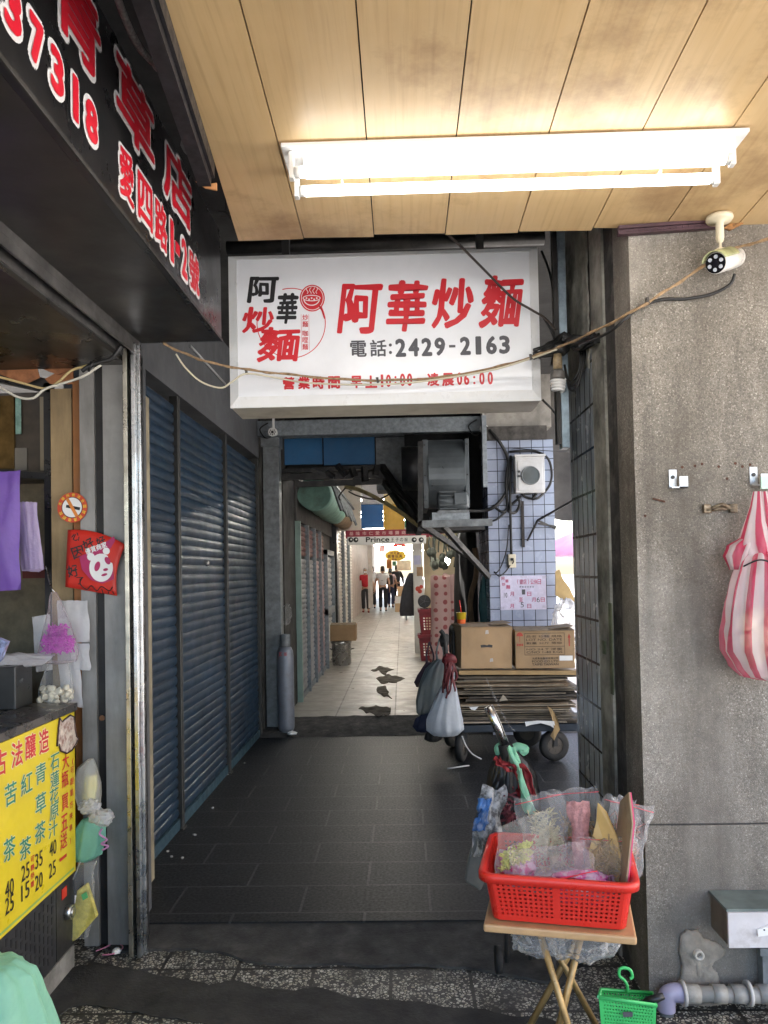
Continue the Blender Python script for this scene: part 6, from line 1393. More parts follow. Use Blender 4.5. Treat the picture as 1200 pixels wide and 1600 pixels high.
def strip(pts, w_, seed, y=2.84):
    P_ = spline([cz(u, v, y + .015 * math.sin(i * 1.9 + seed)) for i, (u, v) in enumerate(pts)], 5); n_ = len(P_) - 1
    def fn(u, v):
        i = min(n_, int(round(v * n_))); p = P_[i]; q = noise.noise_vector(V((u * 3, v * 6, seed * 2.7))) * .014
        return p + V(((u - .5) * w_ * (.5 + .8 * math.sin(math.pi * min(1, v * 1.05))), .012 * math.sin(u * 7 + v * 5 + seed), (u - .5) * w_ * .35 * math.sin(seed + v * 3))) + q
    mb.grid(fn, 8, n_)
strip([(776, 1186), (790, 1195), (806, 1194), (818, 1206), (828, 1226), (836, 1243)], .03, 1); strip([(804, 1192), (812, 1210), (816, 1228), (812, 1246)], .03, 2, 2.85); strip([(774, 1184), (786, 1198), (800, 1204)], .022, 3, 2.83)
tag(mb.build("red_cloth", mat("crimson_cloth", (.2, .01, .014), .7, var=.25, vs=20), solid=.002), "knotted crimson cloth tied round the shopping trolley's grip", "cloth")
mb = MB(); pouch(mb, cz(822, 1272, 2.83), (1, 0, .0), (-.26, .05, 1), .036, .25, .03, 91, 10, 14, .02); mb.tube(spline([cz(u, v, 2.97) for u, v in ((800, 1180), (806, 1168), (816, 1169), (820, 1172), (812, 1176))], 5), [.018] * 21, 8); mb.tube(spline([cz(u, v, 2.97) for u, v in ((780, 1178), (778, 1168), (790, 1166), (800, 1190))], 5), .014, 8)
tag(mb.build("mint_bag", film("mint_film", (.32, .7, .48), .85, .35, 30)), "mint green plastic bag with looped handles on the shopping trolley", "bag")
t = thing("printed_sack", "dirty white and blue printed plastic sack hanging on the shopping trolley", "bag", cz(750, 1340, 2.85))
mb = MB(); pouch(mb, cz(733, 1338, 2.84), (1, 0, -.05), (.22, .05, 1), .105, .25, .06, 92, 12, 16, .028); mb.build("sack", mat("grubby_white", (.34, .35, .36), .5, var=.35, vs=14, dirt=.9, dcol=(.03, .03, .032), ds=20, lo=.44, hi=.56), t)
mb = MB(); pouch(mb, cz(737, 1300, 2.8), (1, 0, .1), (.25, 0, 1), .05, .12, .02, 93, 10, 12, .02); mb.build("blue_print", mat("sack_blue", (.03, .12, .33), .5, var=.5, vs=20, dirt=.6, dcol=(.4, .4, .4), ds=24), t)
mb = MB(); mb.prism([cz(742, 1305, 2.84), cz(770, 1325, 2.84), cz(757, 1380, 2.84), cz(751, 1394, 2.84), cz(726, 1378, 2.84), cz(732, 1340, 2.84)], (0, .02, 0)); tag(mb.build("grey_pouch", mat("grey_pouch_fabric", (.1, .105, .1), .6, var=.3, vs=9, dirt=.3, dcol=(.02, .03, .05), ds=6), bevel=.008), "grey flat pouch with dark blue edge hanging lowest beside the basket table", "pouch")
mb = MB(); tuft(mb, cz(785, 1262, 2.9), (.04, .03, .05), 60, .09, 8, .006); tag(mb.build("strip_tangle", mat("maroon_strips", (.14, .03, .04), .6, var=.6, vs=20)), "tangle of maroon and white plastic strips on the shopping trolley", "strips")
# gas cylinder
c = V((PY(447, 1100, 7.42).x, 7.42, .0)); hs = .012
t = thing("gas_cylinder", "tall grey gas cylinder with a guard collar beside the galvanised post", "gas cylinder", c)
prof = [(.07, 0.03), (.078, .05), (.08, .09), (.08, .74), (.074, .79), (.058, .825), (.025, .84)]
mb = MB(); mb.rings([[c + V((math.cos(a) * r, math.sin(a) * r, z_ + hs)) for a in [6.2832 * i / 28 for i in range(28)]] for r, z_ in prof], True, True); mb.build("shell", mat("cylinder_grey", (.2, .22, .26), .4, .2, var=.12, dirt=.3, dcol=(.1, .06, .05), ds=9), t)
mb = MB(); mb.rings([[c + V((math.cos(a) * r, math.sin(a) * r, z_ + hs)) for a in [6.2832 * i / 24 for i in range(24)]] for r, z_ in ((.066, -.01), (.066, .05))], False, False); mb.build("foot_ring", m_galvd, t, solid=.004)
mb = MB()
for a0, a1 in ((20, 160), (200, 340)): mb.rings([[c + V((math.cos(R_(a)) * .05, math.sin(R_(a)) * .05, z_ + hs)) for a in range(a0, a1 + 1, 10)] for z_ in (.83, .95)], False, False)
mb.f = [f for f in mb.f if True]; mb.build("collar", m_galvd, t, solid=.004)
MB().cyl(c + V((0, 0, .84 + hs)), c + V((0, 0, .9 + hs)), .014, .014, 10).cyl(c + V((-.03, 0, .9 + hs)), c + V((.045, 0, .9 + hs)), .01, .01, 8).build("valve", mat("brass_valve", (.3, .22, .1), .45, .7), t)
mb = MB()
for i, s in enumerate("瓦斯"): letters(mb, s, c + V((-.05 + i * .05, -.0812, .76)), (1, 0, 0), (0, .15, 1), .03, .035, .02)
mb.build("red_marking", mat("faded_red", (.4, .06, .07), .6), t, fixn=False)
mb = MB(); crumple(mb, V((c.x + .07, 7.3, .035)), (.05, .03, .02), 3, .4, 2); tag(mb.build("litter", m_white), "scrap of pale litter at the foot of the gas cylinder", "litter")
mb = MB(); crumple(mb, PY(447, 960, 7.8), (.06, .05, .1), 14, .3, 3); tag(mb.build("hanging_film", m_film), "clear plastic bag hanging on the sooty wall above the gas cylinder", "bag")
# crumbs of litter on the dark tiles
mb = MB(); rnd = random.Random(6)
for u, v in ((304, 1304), (311, 1254), (382, 1192), (366, 1163), (262, 1330), (285, 1340), (332, 1262), (268, 1338), (356, 1210), (388, 1152)):
    p = PZ(u, v, .004); mb.obox(p, (.014 * rnd.uniform(.5, 1.6), .012, .006), (0, 0, rnd.uniform(0, 3)))
o = mb.build("litter_crumbs", mat("litter_pale", (.38, .37, .35), .8)); tag(o, "tiny pale crumbs of litter scattered along the shutters' foot", "litter"); o["kind"] = "stuff"
# ------------------------------------------------------------------ market hall beyond the ramp
m_hw = mat("hall_wall", (.55, .5, .44), .7, var=.12, vs=2, dirt=.25, dcol=(.2, .17, .14), ds=2)
mb = MB().box((-3.2, 9.2, 3.1), (1.7, 44, 3.25)); struct(mb.build("ceiling", mat("hall_ceiling", (.6, .58, .54), .8, var=.1, dirt=.2, ds=1)))
XH = -1.16
m_gs = mat("grey_shutter", (.34, .34, .35), .42, .3, var=.15, vs=4, dirt=.4, dcol=(.12, .12, .12), ds=3)
m_rs = mat("red_shutter", (.4, .27, .27), .42, .3, var=.15, vs=4, dirt=.45, dcol=(.2, .08, .07), ds=3)
mb = MB().box((XH - .4, 8.601, 2.15), (XH - .02, 14, 3.1)).box((XH - .4, 8.601, .09), (XH - .06, 14, 2.149)); tag(mb.build("hall_side_wall", mat("hall_side_dark", (.09, .085, .08), .8, var=.3)), "dim wall above the grey and reddish shutters of the hall", "wall")
MBp = [8.66, 9.45, 10.2, 10.9, 11.6]
for i in range(4):
    t = thing("hall_shutter", ["grey metal shutter of the hall, nearest the gas cylinder", "second grey metal shutter of the hall with red top slats", "reddish metal shutter third from the gas cylinder", "reddish metal shutter farthest from the gas cylinder"][i], "roller shutter", (XH, (MBp[i] + MBp[i + 1]) / 2, .1), "grey and reddish shutters in the hall")
    mb = MB(); slats(mb, XH - .03, MBp[i] + .03, MBp[i + 1] - .03, .16, 1.75, .06, .012, 1, 0, i + 5); mb.build("curtain", m_gs if i < 2 else m_rs, t)
    mb = MB(); slats(mb, XH - .03, MBp[i] + .03, MBp[i + 1] - .03, 1.752, 2.14, .06, .012, 1, 0, i + 15); mb.build("red_top_slats", mat("maroon_slats", (.16, .06, .055), .5, .2, var=.3), t)
    MB().box((XH - .04, MBp[i] + .03, .101), (XH - .005, MBp[i + 1] - .03, .158)).build("bottom_rail", m_galv, t)
    MB().box((XH - .04, MBp[i] - .028, .1), (XH + .02, MBp[i] + .028, 2.14)).build("guide_rail", m_galv if i else mat("mint_post", (.3, .42, .38), .5), t)
# green rolled awning
t = thing("rolled_awning", "dirty green rolled-up awning on the left wall of the hall", "awning", (-.98, 10.5, 2.3))
def awn(y0, y1, r, m, nm):
    mb = MB(); ring = []
    for k in range(9):
        y = y0 + (y1 - y0) * k / 8; ring.append([V((-.99 + math.cos(a) * r * (1 + .05 * math.sin(y * 9 + a * 3)), y, 2.46 + math.sin(a) * r * (1 + .06 * math.sin(y * 7 + a * 2)))) for a in [6.2832 * i / 24 for i in range(24)]])
    mb.rings(ring, True, True); mb.build(nm, m, t)
awn(8.75, 11.3, .19, mat("green_canvas", (.22, .4, .33), .7, var=.25, vs=5, dirt=.6, dcol=(.1, .1, .07), ds=4), "green_canvas")
awn(11.302, 13.2, .17, mat("brown_canvas", (.3, .2, .12), .75, var=.3, vs=6, dirt=.4, ds=5), "brown_canvas")
mb = MB()
for k in range(7): mb.bar((-.82, 9.2 + k * .5, 2.62), (-.72, 9.3 + k * .5, 2.3 + .03 * (k % 2)), .03)
mb.bar((-.8, 8.8, 2.62), (-.8, 13, 2.62), .03); mb.build("folding_arm", m_galvd, t)
# metal louvred window, dark post, pale shutter
t = thing("louvre_window", "pale aluminium louvred window between the reddish and pale shutters", "window", (XH, 12.2, .3))
MB().box((XH - .05, 11.62, .9), (XH + .03, 12.9, 1.0)).box((XH - .05, 11.62, .1), (XH + .03, 11.7, 1.9)).box((XH - .05, 12.82, .1), (XH + .03, 12.9, 1.9)).box((XH - .05, 11.62, 1.82), (XH + .03, 12.9, 1.9)).build("frame", m_galv, t)
mb = MB(); slats(mb, XH - .04, 11.7, 12.82, .12, .9, .07, .02); slats(mb, XH - .04, 11.7, 12.82, 1.0, 1.82, .09, .02); mb.build("louvres", m_alu, t)
mb = MB().box((XH - .1, 13.0, .1), (XH + .06, 13.35, 3.1)); tag(mb.build("black_post", m_black), "black post before the pale far shutter in the hall", "post")
t = thing("far_shutter", "pale cream metal shutter beyond the black post", "roller shutter", (XH, 15.5, .1))
mb = MB(); slats(mb, XH - .02, 13.4, 17.9, .12, 2.4, .07, .016); mb.build("curtain", mat("cream_slats", (.6, .57, .52), .5, .1, var=.1), t)
for y in (14.9, 16.4): MB().box((XH - .02, y - .03, .1), (XH + .05, y + .03, 2.4)).build("guide_rail", m_galv, t)
mb = MB().box((XH - .6, 13.36, 2.4), (XH - .0, 18, 3.1)).box((-1.9, 18, .1), (-1.52, 44, 3.1)); tag(mb.build("far_left_wall", mat("pinkish_wall", (.5, .42, .38), .6, var=.15, dirt=.3, ds=2)), "pinkish far wall on the left of the hall behind the walkers", "wall")
# coloured header across the hall, red banner, name sign
YC_ = 13.42
def bxz(u0, v0, u1, v1, Y, d): a, c = PY(u0, v0, Y), PY(u1, v1, Y); return MB().box((a.x, Y, c.z), (c.x, Y + d, a.z))
t = thing("colour_header", "header of square beige, blue, yellow and green panels across the hall", "panel wall", PY(600, 830, YC_))
for k, (u0, u1, v0, v1, col) in enumerate(((528, 563, 788, 828, (.6, .54, .45)), (528, 563, 730, 787, (.62, .57, .5)), (564, 598, 788, 824, (.02, .12, .34)), (564, 598, 730, 787, (.55, .53, .56)), (599, 631, 788, 826, (.62, .36, .05)), (599, 631, 730, 787, (.66, .5, .24)), (632, 668, 788, 822, (.06, .3, .12)), (632, 668, 730, 787, (.38, .55, .34)), (669, 712, 788, 826, (.08, .34, .14)), (669, 712, 730, 787, (.55, .5, .4)))):
    bxz(u0 - .04, v0 - .04, u1 + 1, v1 + 1, YC_, .05).build("panel", mat("panel_paint_" + "abcdefghij"[k], col, .6, var=.08, dirt=.15, ds=2), t)
bxz(520, 824, 560, 829, YC_ + .01, .04).build("header_rail", m_hw, t)
t = thing("red_banner", "narrow dark red banner of pale characters under the coloured panels", "banner", PY(600, 842, YC_))
bxz(540, 829, 690, 838.5, YC_ - .03, .015).build("cloth", mat("banner_red", (.3, .025, .05), .6), t)
mb = MB()
for i, s in enumerate("基隆市仁愛市場攤商自治會歡迎"): q = PY(546 + i * 10.2, 836.5 - i * .19, YC_ - .032); letters(mb, s, q, (1, 0, 0), (0, 0, 1), 6.2 * SC(YC_), 5.6 * SC(YC_), .01)
mb.build("characters", mat("banner_pink", (.7, .45, .42), .6), t, fixn=False)
t = thing("name_sign", "long white sign with bold black lettering and dots under the red banner", "shop sign", PY(600, 853, YC_))
bxz(543, 839, 666, 849, YC_ - .06, .03).build("panel", m_white, t)
mb = MB(); q = PY(572, 847, YC_ - .062); letters(mb, "Prince", q, (1, 0, 0), (0, 0, 1), 36 * SC(YC_), 7.5 * SC(YC_), .03)
for i, s in enumerate("王子の服"): q = PY(611 + i * 7, 846, YC_ - .062); letters(mb, s, q, (1, 0, 0), (0, 0, 1), 5 * SC(YC_), 5.5 * SC(YC_), .01)
for u in (548, 556, 647, 658): mb.poly([PY(u + 4 * math.cos(a), 843.5 + 4 * math.sin(a), YC_ - .062) for a in [6.2832 * i / 20 for i in range(20)]])
mb.build("black_lettering", m_ink, t, fixn=False)
mb = MB()
for u in (548, 556, 647, 658): mb.poly([PY(u + .8 + 1.6 * math.cos(a), 843 + 1.4 * math.sin(a), YC_ - .064) for a in [6.2832 * i / 12 for i in range(12)]])
mb.build("dots", m_white, t, fixn=False)
# white post with food poster, cream wall
t = thing("poster_post", "white post with a printed food poster and a blue-grey notice in the hall", "post", PY(653, 1000, 13.6))
a, c = PY(645, 850, 13.6), PY(662, 1000, 13.6); MB().box((a.x, 13.6, .1), (c.x, 13.9, 2.3)).build("shaft", mat("post_white", (.66, .64, .6), .5, var=.1, dirt=.3, ds=3), t)
bxz(646, 868, 658, 882, 13.59, .005).build("notice", mat("lavender_paper", (.45, .45, .62), .6), t); bxz(651, 886, 661, 900, 13.59, .005).build("brown_paper", mat("brown_paper", (.4, .25, .14), .7, var=.3), t)
bxz(648, 905, 663, 930, 13.585, .008).build("food_poster", mat("food_poster_white", (.7, .66, .62), .5), t)
mb = MB()
for u, v, r in ((653, 920, 4), (658, 917, 3), (656, 924, 3.4)): mb.poly([PY(u + r * math.cos(a), v + r * math.sin(a), 13.584) for a in [6.2832 * i / 16 for i in range(16)]])
mb.build("printed_tomatoes", mat("tomato_red", (.55, .06, .03), .5), t, fixn=False)
mb = MB().box((PY(663, 900, 13.9).x, 13.9, .1), (1.6, 14.0, 3.1)); tag(mb.build("cream_wall", mat("cream_wall_paint", (.66, .55, .38), .7, var=.08, dirt=.15, ds=2)), "plain cream wall beside the white poster post", "wall")
mb = MB().box((1.601, 9.3, .1), (1.7, 44, 3.1)); tag(mb.build("hall_right_wall", m_hw), "wall closing the right side of the market hall", "wall")
# lamps of the hall
m_strip = emat("hall_tube_light", (1, .95, .86), 11)
rows = [(-.3, 9.9, 3.0), (.3, 11.2, 3.0), (-.5, 15, 2.95), (-.35, 16.7, 2.75), (-.4, 18, 2.95), (-.4, 21, 2.95), (-.6, 24, 2.9), (.5, 27, 2.6), (-.5, 30, 2.6), (.4, 34, 2.45), (-.2, 38, 2.4), (.7, 19.5, 2.95), (.9, 23, 2.95), (.9, 28, 2.9)]  # the strip just before the oval sign is added to brighten it
first = None
for k, (x, y, z_) in enumerate(rows):
    loc = V((x, y, z_))
    if first is None:
        first = thing("strip_lamp", "lit white strip lamp under the hall ceiling", "lamp", loc, "strip lamps under the hall ceiling")
        MB().box(loc + V((-.6, -.06, .02)), loc + V((.6, .06, .05))).build("fitting", m_white, first); MB().cyl(loc + V((-.58, 0, 0)), loc + V((.58, 0, 0)), .018, .018, 10).build("tube", m_strip, first)
    else: dup(first, loc)
c = PY(698, 877, 11.8); t = thing("hall_bulb", "round glowing bulb hanging right of the cream wall", "light bulb", c)
mb = MB(); mb.rings([[c + V((math.cos(a) * r, math.sin(a) * r, z_)) for a in [6.2832 * i / 16 for i in range(16)]] for r, z_ in ((.01, -.055), (.035, -.045), (.05, -.01), (.045, .025), (.022, .055))], True, True); mb.build("globe", emat("bulb_glow", (1, .97, .92), 25), t); MB().cyl(c + V((0, 0, .056)), c + V((0, 0, .1)), .02, .02, 10).build("holder", m_darksteel, t); MB().tube([c + V((0, 0, .1)), c + V((0, .1, 1.0))], .006, 5).build("flex", m_cable, t)
c = PY(624, 855, 22); t = thing("hall_bulb", "warm bulb under a red shade far down the hall", "light bulb", c)
mb = MB(); crumple(mb, c, (.06, .06, .06), 1, .01, 2); mb.build("globe", emat("warm_glow", (1, .75, .4), 25), t); mb = MB(); mb.rings([[c + V((math.cos(a) * r, math.sin(a) * r, z_)) for a in [6.2832 * i / 20 for i in range(20)]] for r, z_ in ((.2, .03), (.08, .16), (.03, .2))], True, False); mb.build("red_shade", m_redpl, t, solid=.004)
# yellow oval sign, small signs
t = thing("oval_sign", "yellow oval hanging sign with brown characters in the hall", "shop sign", PY(618, 877, 18))
mb = MB(); mb.prism([PY(618 + 16 * math.cos(a), 868 + 8.2 * math.sin(a), 18) for a in [6.2832 * i / 36 for i in range(36)]], (0, .04, 0)); mb.build("board", mat("oval_yellow", (.75, .48, .03), .5), t)
mb = MB()
for s, u, v, z_ in (("好", 612, 866, 4), ("兒", 617, 866, 4), ("童", 622, 866, 4), ("圖", 608, 871.5, 4.5), ("書", 614, 871.5, 4.5), ("玩", 620, 871.5, 4.5), ("具", 626, 871.5, 4.5), ("服", 614, 876, 3.4), ("飾", 618, 876, 3.4)): letters(mb, s, PY(u - z_ / 2, v, 17.99), (1, 0, 0), (0, 0, 1), z_ * SC(18), z_ * SC(18), .02)
mb.build("characters", mat("brown_ink", (.18, .06, .02), .6), t, fixn=False); mb = MB(); mb.tube([PY(609, 861, 18), PY(609, 830, 18)], .008, 5); mb.tube([PY(627, 861, 18), PY(627, 830, 18)], .008, 5); mb.build("hanging_cord", m_cable, t)
t = thing("striped_sign", "small red-striped white sign hanging left of the oval sign", "sign", PY(597, 862, 19)); bxz(593, 851, 601, 862, 19, .02).build("board", m_white, t)
mb = MB()
for k in range(3): q = bxz(594 + k * 2.4, 852, 595.2 + k * 2.4, 861, 18.995, .004); mb.add(q.v, q.f)
mb.build("stripes", m_redsign, t)
mb = MB(); mb.bar(PY(597, 851, 19) , PY(597, 830, 19), .02); mb.build("rod", m_darksteel, t)
for k, (u0, v0, u1, v1, Y, col, lab) in enumerate(((604, 874, 612, 888, 33, (.6, .2, .04), "orange sign high in the far hall"), (613, 877, 619, 884, 34, (.1, .35, .2), "green sign high in the far hall"), (574, 853, 583, 880, 24, (.45, .43, .42), "grey pillar far down the hall, left of the walkers"), (620, 876, 642, 891, 24, (.62, .55, .42), "tan rolled blind above the far stall on the right"))):
    tag(bxz(u0, v0, u1, v1 if k != 2 else 950, Y, .08).build(("hall_sign", "hall_sign", "hall_pillar", "rolled_blind")[k], mat("far_paint_" + "abcd"[k], col, .6, var=.2)), lab, ("sign", "sign", "pillar", "blind")[k])
# stall goods far right of the walkers: boxes, cloth, coat
rnd = random.Random(12)
for k, (u0, v0, u1, v1, Y, col, lab) in enumerate(((617, 943, 632, 956, 20, (.5, .35, .2), "brown carton lowest of the pile right of the walkers"), (617, 932, 632, 942.5, 20, (.72, .7, .66), "white carton in the middle of the pile right of the walkers"), (621, 917, 633, 931.5, 20, (.55, .36, .2), "open brown carton on top of the pile right of the walkers"))):
    o = bxz(u0, v0, u1, v1, Y, .4); tt = thing("stall_carton", lab, "box", PY((u0 + u1) / 2, v1, Y)); o.build("body", mat("far_card_" + "abc"[k], col, .8, var=.15), tt); q = bxz(u0 + 1, v0 - 1.2, u1 - 1, v0 - .2, Y + .05, .3); q.build("top_flap", m_cardd, tt)
mb = MB(); bag(mb, [(PY(643, 895, 17), .05, .05), (PY(641, 905, 17), .1, .08), (PY(638, 930, 17), .14, .1), (PY(637, 955, 17), .17, .11), (PY(637, 962, 17), .16, .1)], 30, .12, 7, 44, True); tag(mb.build("hanging_coat", mat("dark_coat", (.03, .032, .045), .8, var=.3)), "long dark coat hanging by the white poster post", "coat")
t = thing("clothes_table", "stall table heaped with folded clothes behind the carton pile", "table", (.6, 23, .1)); MB().box((.05, 22.5, .7), (1.6, 25, .76)).build("top", m_white, t)
for x, y in ((.1, 22.6), (1.5, 22.6), (.1, 24.9), (1.5, 24.9)): MB().bar((x, y, .1), (x, y, .7), .05).build("leg", m_galv, t)
for k in range(9):
    col = [(.1, .2, .4), (.6, .55, .5), (.05, .05, .06), (.5, .1, .1), (.2, .4, .5), (.65, .6, .3), (.35, .35, .4), (.1, .3, .2), (.6, .4, .4)][k]
    mb = MB(); crumple(mb, (.2 + (k % 3) * .45, 22.8 + (k // 3) * .7, .86), (.2, .25, .11), k, .2, 2); tag(mb.build("folded_clothes", mat("clothes_" + "abcdefghi"[k], col, .8)), ["navy", "beige", "black", "dark red", "teal", "straw yellow", "slate grey", "bottle green", "rose"][k] + " heap of folded clothes on the far stall table", "clothes")
# pot and carton by the left wall
c = PY(534, 1036, 12.1); c.z = .101
t = thing("steel_pot", "tall stainless steel pot on the hall floor under a brown carton", "pot", c)
S = SC(12.1)
mb = MB(); mb.rings([[c + V((math.cos(a) * r, math.sin(a) * r, z_)) for a in [6.2832 * i / 30 for i in range(30)]] for r, z_ in ((.14, 0), (.15, .02), (.15, .33), (.16, .335), (.16, .35))], True, True); mb.build("pot_body", m_steel, t)
MB().rings([[c + V((math.cos(a) * r, math.sin(a) * r, z_)) for a in [6.2832 * i / 30 for i in range(30)]] for r, z_ in ((.165, .351), (.165, .365), (.05, .38))], True, True).build("lid", m_steel, t)
for s_ in (-1, 1): MB().tube(spline([c + V((.15 * s_, -.04, .24)), c + V((.2 * s_, -.03, .25)), c + V((.2 * s_, .03, .25)), c + V((.15 * s_, .04, .24))], 4), .008, 6).build("handle", m_steel, t)
a, q = PY(517, 976, 12.1), PY(557, 997, 12.1); t = thing("pot_carton", "brown carton resting on the steel pot at the hall's left", "box", (c.x, c.y, c.z + .381)); mb = MB().box((a.x, 11.95, c.z + .382), (q.x, 12.3, a.z)); mb.build("body", m_card, t, bevel=.005); mb = MB().obox(((a.x + q.x) / 2, 12.05, a.z + .012), ((q.x - a.x) * .98, .2, .006), (.12, 0, 0)); mb.build("top_flap", m_cardd, t)
# red crates, fan, fabric bolts
m_crate = mat("crate_red", (.2, .015, .022), .4, var=.2, dirt=.3, ds=9)
for k, (v0, v1, lab) in enumerate(((992, 1032, "dark red plastic crate on the hall floor, bottom of its stack"), (952, 991.5, "dark red plastic crate on top of its stack with a black fan"))):
    a, c = PY(655, v0, 12.3), PY(692, v1, 12.3); t = thing("red_crate", lab, "crate", ((a.x + c.x) / 2, 12.5, c.z), "red crates stacked on the right of the hall"); z0, z1 = max(c.z, .101), a.z
    mb = MB(); perforated(mb, (a.x + .03, 12.3, z0), (c.x - .03, 12.3, z0), (c.x, 12.28, z1 - .05), (a.x, 12.28, z1 - .05), 6, 5, .12, .2, .6); perforated(mb, (a.x + .03, 12.7, z0), (a.x + .03, 12.3, z0), (a.x, 12.28, z1 - .05), (a.x, 12.72, z1 - .05), 6, 5, .12, .2, .6); mb.quad((c.x - .03, 12.3, z0), (c.x - .03, 12.7, z0), (c.x, 12.72, z1 - .05), (c.x, 12.28, z1 - .05)); mb.quad((a.x + .03, 12.3, z0 + .002), (c.x - .03, 12.3, z0 + .002), (c.x - .03, 12.7, z0 + .002), (a.x + .03, 12.7, z0 + .002)); mb.build("crate_wall", m_crate, t, solid=.008)
    MB().box((a.x - .02, 12.26, z1 - .05), (c.x + .02, 12.3, z1)).box((a.x - .02, 12.7, z1 - .05), (c.x + .02, 12.74, z1)).box((a.x - .02, 12.301, z1 - .05), (a.x + .02, 12.699, z1)).box((c.x - .02, 12.301, z1 - .05), (c.x + .02, 12.699, z1)).build("rim", m_crate, t)
    ztop = z1
c = PY(663, 944, 12.4); t = thing("desk_fan", "small black desk fan on the red crates", "fan", c); c.z = ztop + .12
MB().tube([c + V((0, -.04, 0)), c + V((0, -.02, 0)), c + V((0, .03, 0)), c + V((0, .09, 0))], [.095, .105, .105, .05], 24).build("cage", m_black, t); MB().cyl(c, V((c.x, c.y + .02, ztop + .01)), .02, .02, 10).cyl((c.x, c.y, ztop + .001), (c.x, c.y, ztop + .012), .07, .07, 20).build("stand", m_black, t)
mb = MB()
for k in range(5): q = 6.2832 * k / 5; mb.bar(c + V((0, -.042, 0)), c + V((math.cos(q) * .085, -.042, math.sin(q) * .085)), .03, .004)
mb.build("blades", m_dgrey, t)
def polka():
    m, t, b = newmat("polka_fabric"); v = pos_vec(t, "XZY"); vo = node(t, "ShaderNodeTexVoronoi"); vo.inputs["Scale"].default_value = 9; vo.inputs["Randomness"].default_value = .15; t.links.new(v, vo.inputs["Vector"])
    setcol(b, (.5, .3, .28)); c = mixc(t, ramp(t, vo.outputs["Distance"], .3, .34), (.3, .07, .07), (.5, .33, .3)); t.links.new(c, b.inputs["Base Color"]); b.inputs["Roughness"].default_value = .7; return m
m_pol = polka()
for k, (u, v0, v1, r, Y, lean, lab) in enumerate(((688, 900, 1005, .13, 10.4, .02, "polka-dot dusty pink fabric bolt standing upright, left of the pair"), (704, 897, 972, .1, 10.6, .04, "polka-dot dusty pink fabric bolt standing upright, right of the pair"))):
    mb = MB(); a, c = PY(u, v0, Y), PY(u, v1, Y); ring = []
    for i in range(8):
        f = i / 7; p = V((a.x + (c.x - a.x) * f - lean * f, Y, a.z + (.1 - a.z) * f)); ring.append([p + V((math.cos(q) * r * (1 + .1 * math.sin(3 * q + f * 4)), math.sin(q) * r * .7, .02 * math.sin(q * 2 + k))) for q in [6.2832 * j / 20 for j in range(20)]])
    mb.rings(ring, True, True); tag(mb.build("fabric_bolt", m_pol), lab, "fabric", "polka-dot fabric bolts on the right of the hall")
# made-up black rack filling the dark area, poles, teal umbrella
mb = MB(); bag(mb, [(V((.76, 8.7, 2.05)), .1, .3), (V((.75, 8.7, 1.9)), .13, .55), (V((.74, 8.7, 1.3)), .15, .6), (V((.74, 8.7, .5)), .16, .62), (V((.74, 8.7, .1)), .15, .6)], 40, .06, 11, 50, True); tag(mb.build("filler_rack", mat("dark_fill_cloth", (.014, .014, .015), .9, var=.4)), "made-up tall rack in black cloth filling the dark area left of the tiled column", "rack")
mb = MB(); mb.tube(spline([PY(u, v, 7.9) for u, v in ((742, 856), (745, 880), (743, 905), (737, 925), (735, 950), (739, 985), (742, 1010))], 5), .028, 8); tag(mb.build("wooden_pole", mat("brown_pole", (.14, .085, .045), .7, var=.3, vs=8, dirt=.3, ds=6)), "curved brown wooden pole leaning left of the tiled column", "pole")
mb = MB(); bag(mb, [(PY(756, 900, 7.6), .012, .012), (PY(755, 925, 7.6), .035, .03), (PY(757, 950, 7.6), .055, .045), (PY(758, 985, 7.6), .04, .035), (PY(758, 1005, 7.6), .015, .015)], 24, .2, 5, 52, True); tag(mb.build("teal_umbrella", mat("teal_nylon", (.03, .11, .12), .6, var=.3)), "dark teal folded umbrella hanging beside the tiled column", "umbrella")
mb = MB(); pouch(mb, PY(716, 905, 9.2), (1, 0, 0), (0, 0, 1), .1, .3, .03, 88); tag(mb.build("blue_cloth", mat("bright_blue_cloth", (.03, .15, .4), .7)), "bright blue cloth hanging above the fabric bolts", "cloth")
mb = MB(); rnd = random.Random(21)
for k in range(9): u = 672 + k * 5; mb.tube(spline([PY(u, 838, 11.5), PY(u + rnd.uniform(-3, 3), 850, 11.5), PY(u + rnd.uniform(-4, 4), 862 + rnd.uniform(0, 25), 11.5)], 4), .012, 5); crumple(mb, PY(u + rnd.uniform(-3, 3), 865 + rnd.uniform(-10, 25), 11.5), (.05, .04, .07), k, .4, 2)
o = mb.build("hanging_goods", mat("goods_mixed", (.1, .11, .09), .7, var=.8, vs=3)); tag(o, "cluster of dark goods hung on cords around the bulb", "goods")
t = thing("clip_fan", "black and pale clip fan on the cream wall's left edge", "fan", PY(678, 885, 13)); mb = MB(); crumple(mb, PY(679, 880, 13), (.08, .06, .12), 9, .2, 3); mb.build("housing", mat("pale_olive", (.35, .38, .3), .5), t); MB().bar(PY(678, 840, 13), PY(678, 875, 13), .05).build("stem", m_black, t)

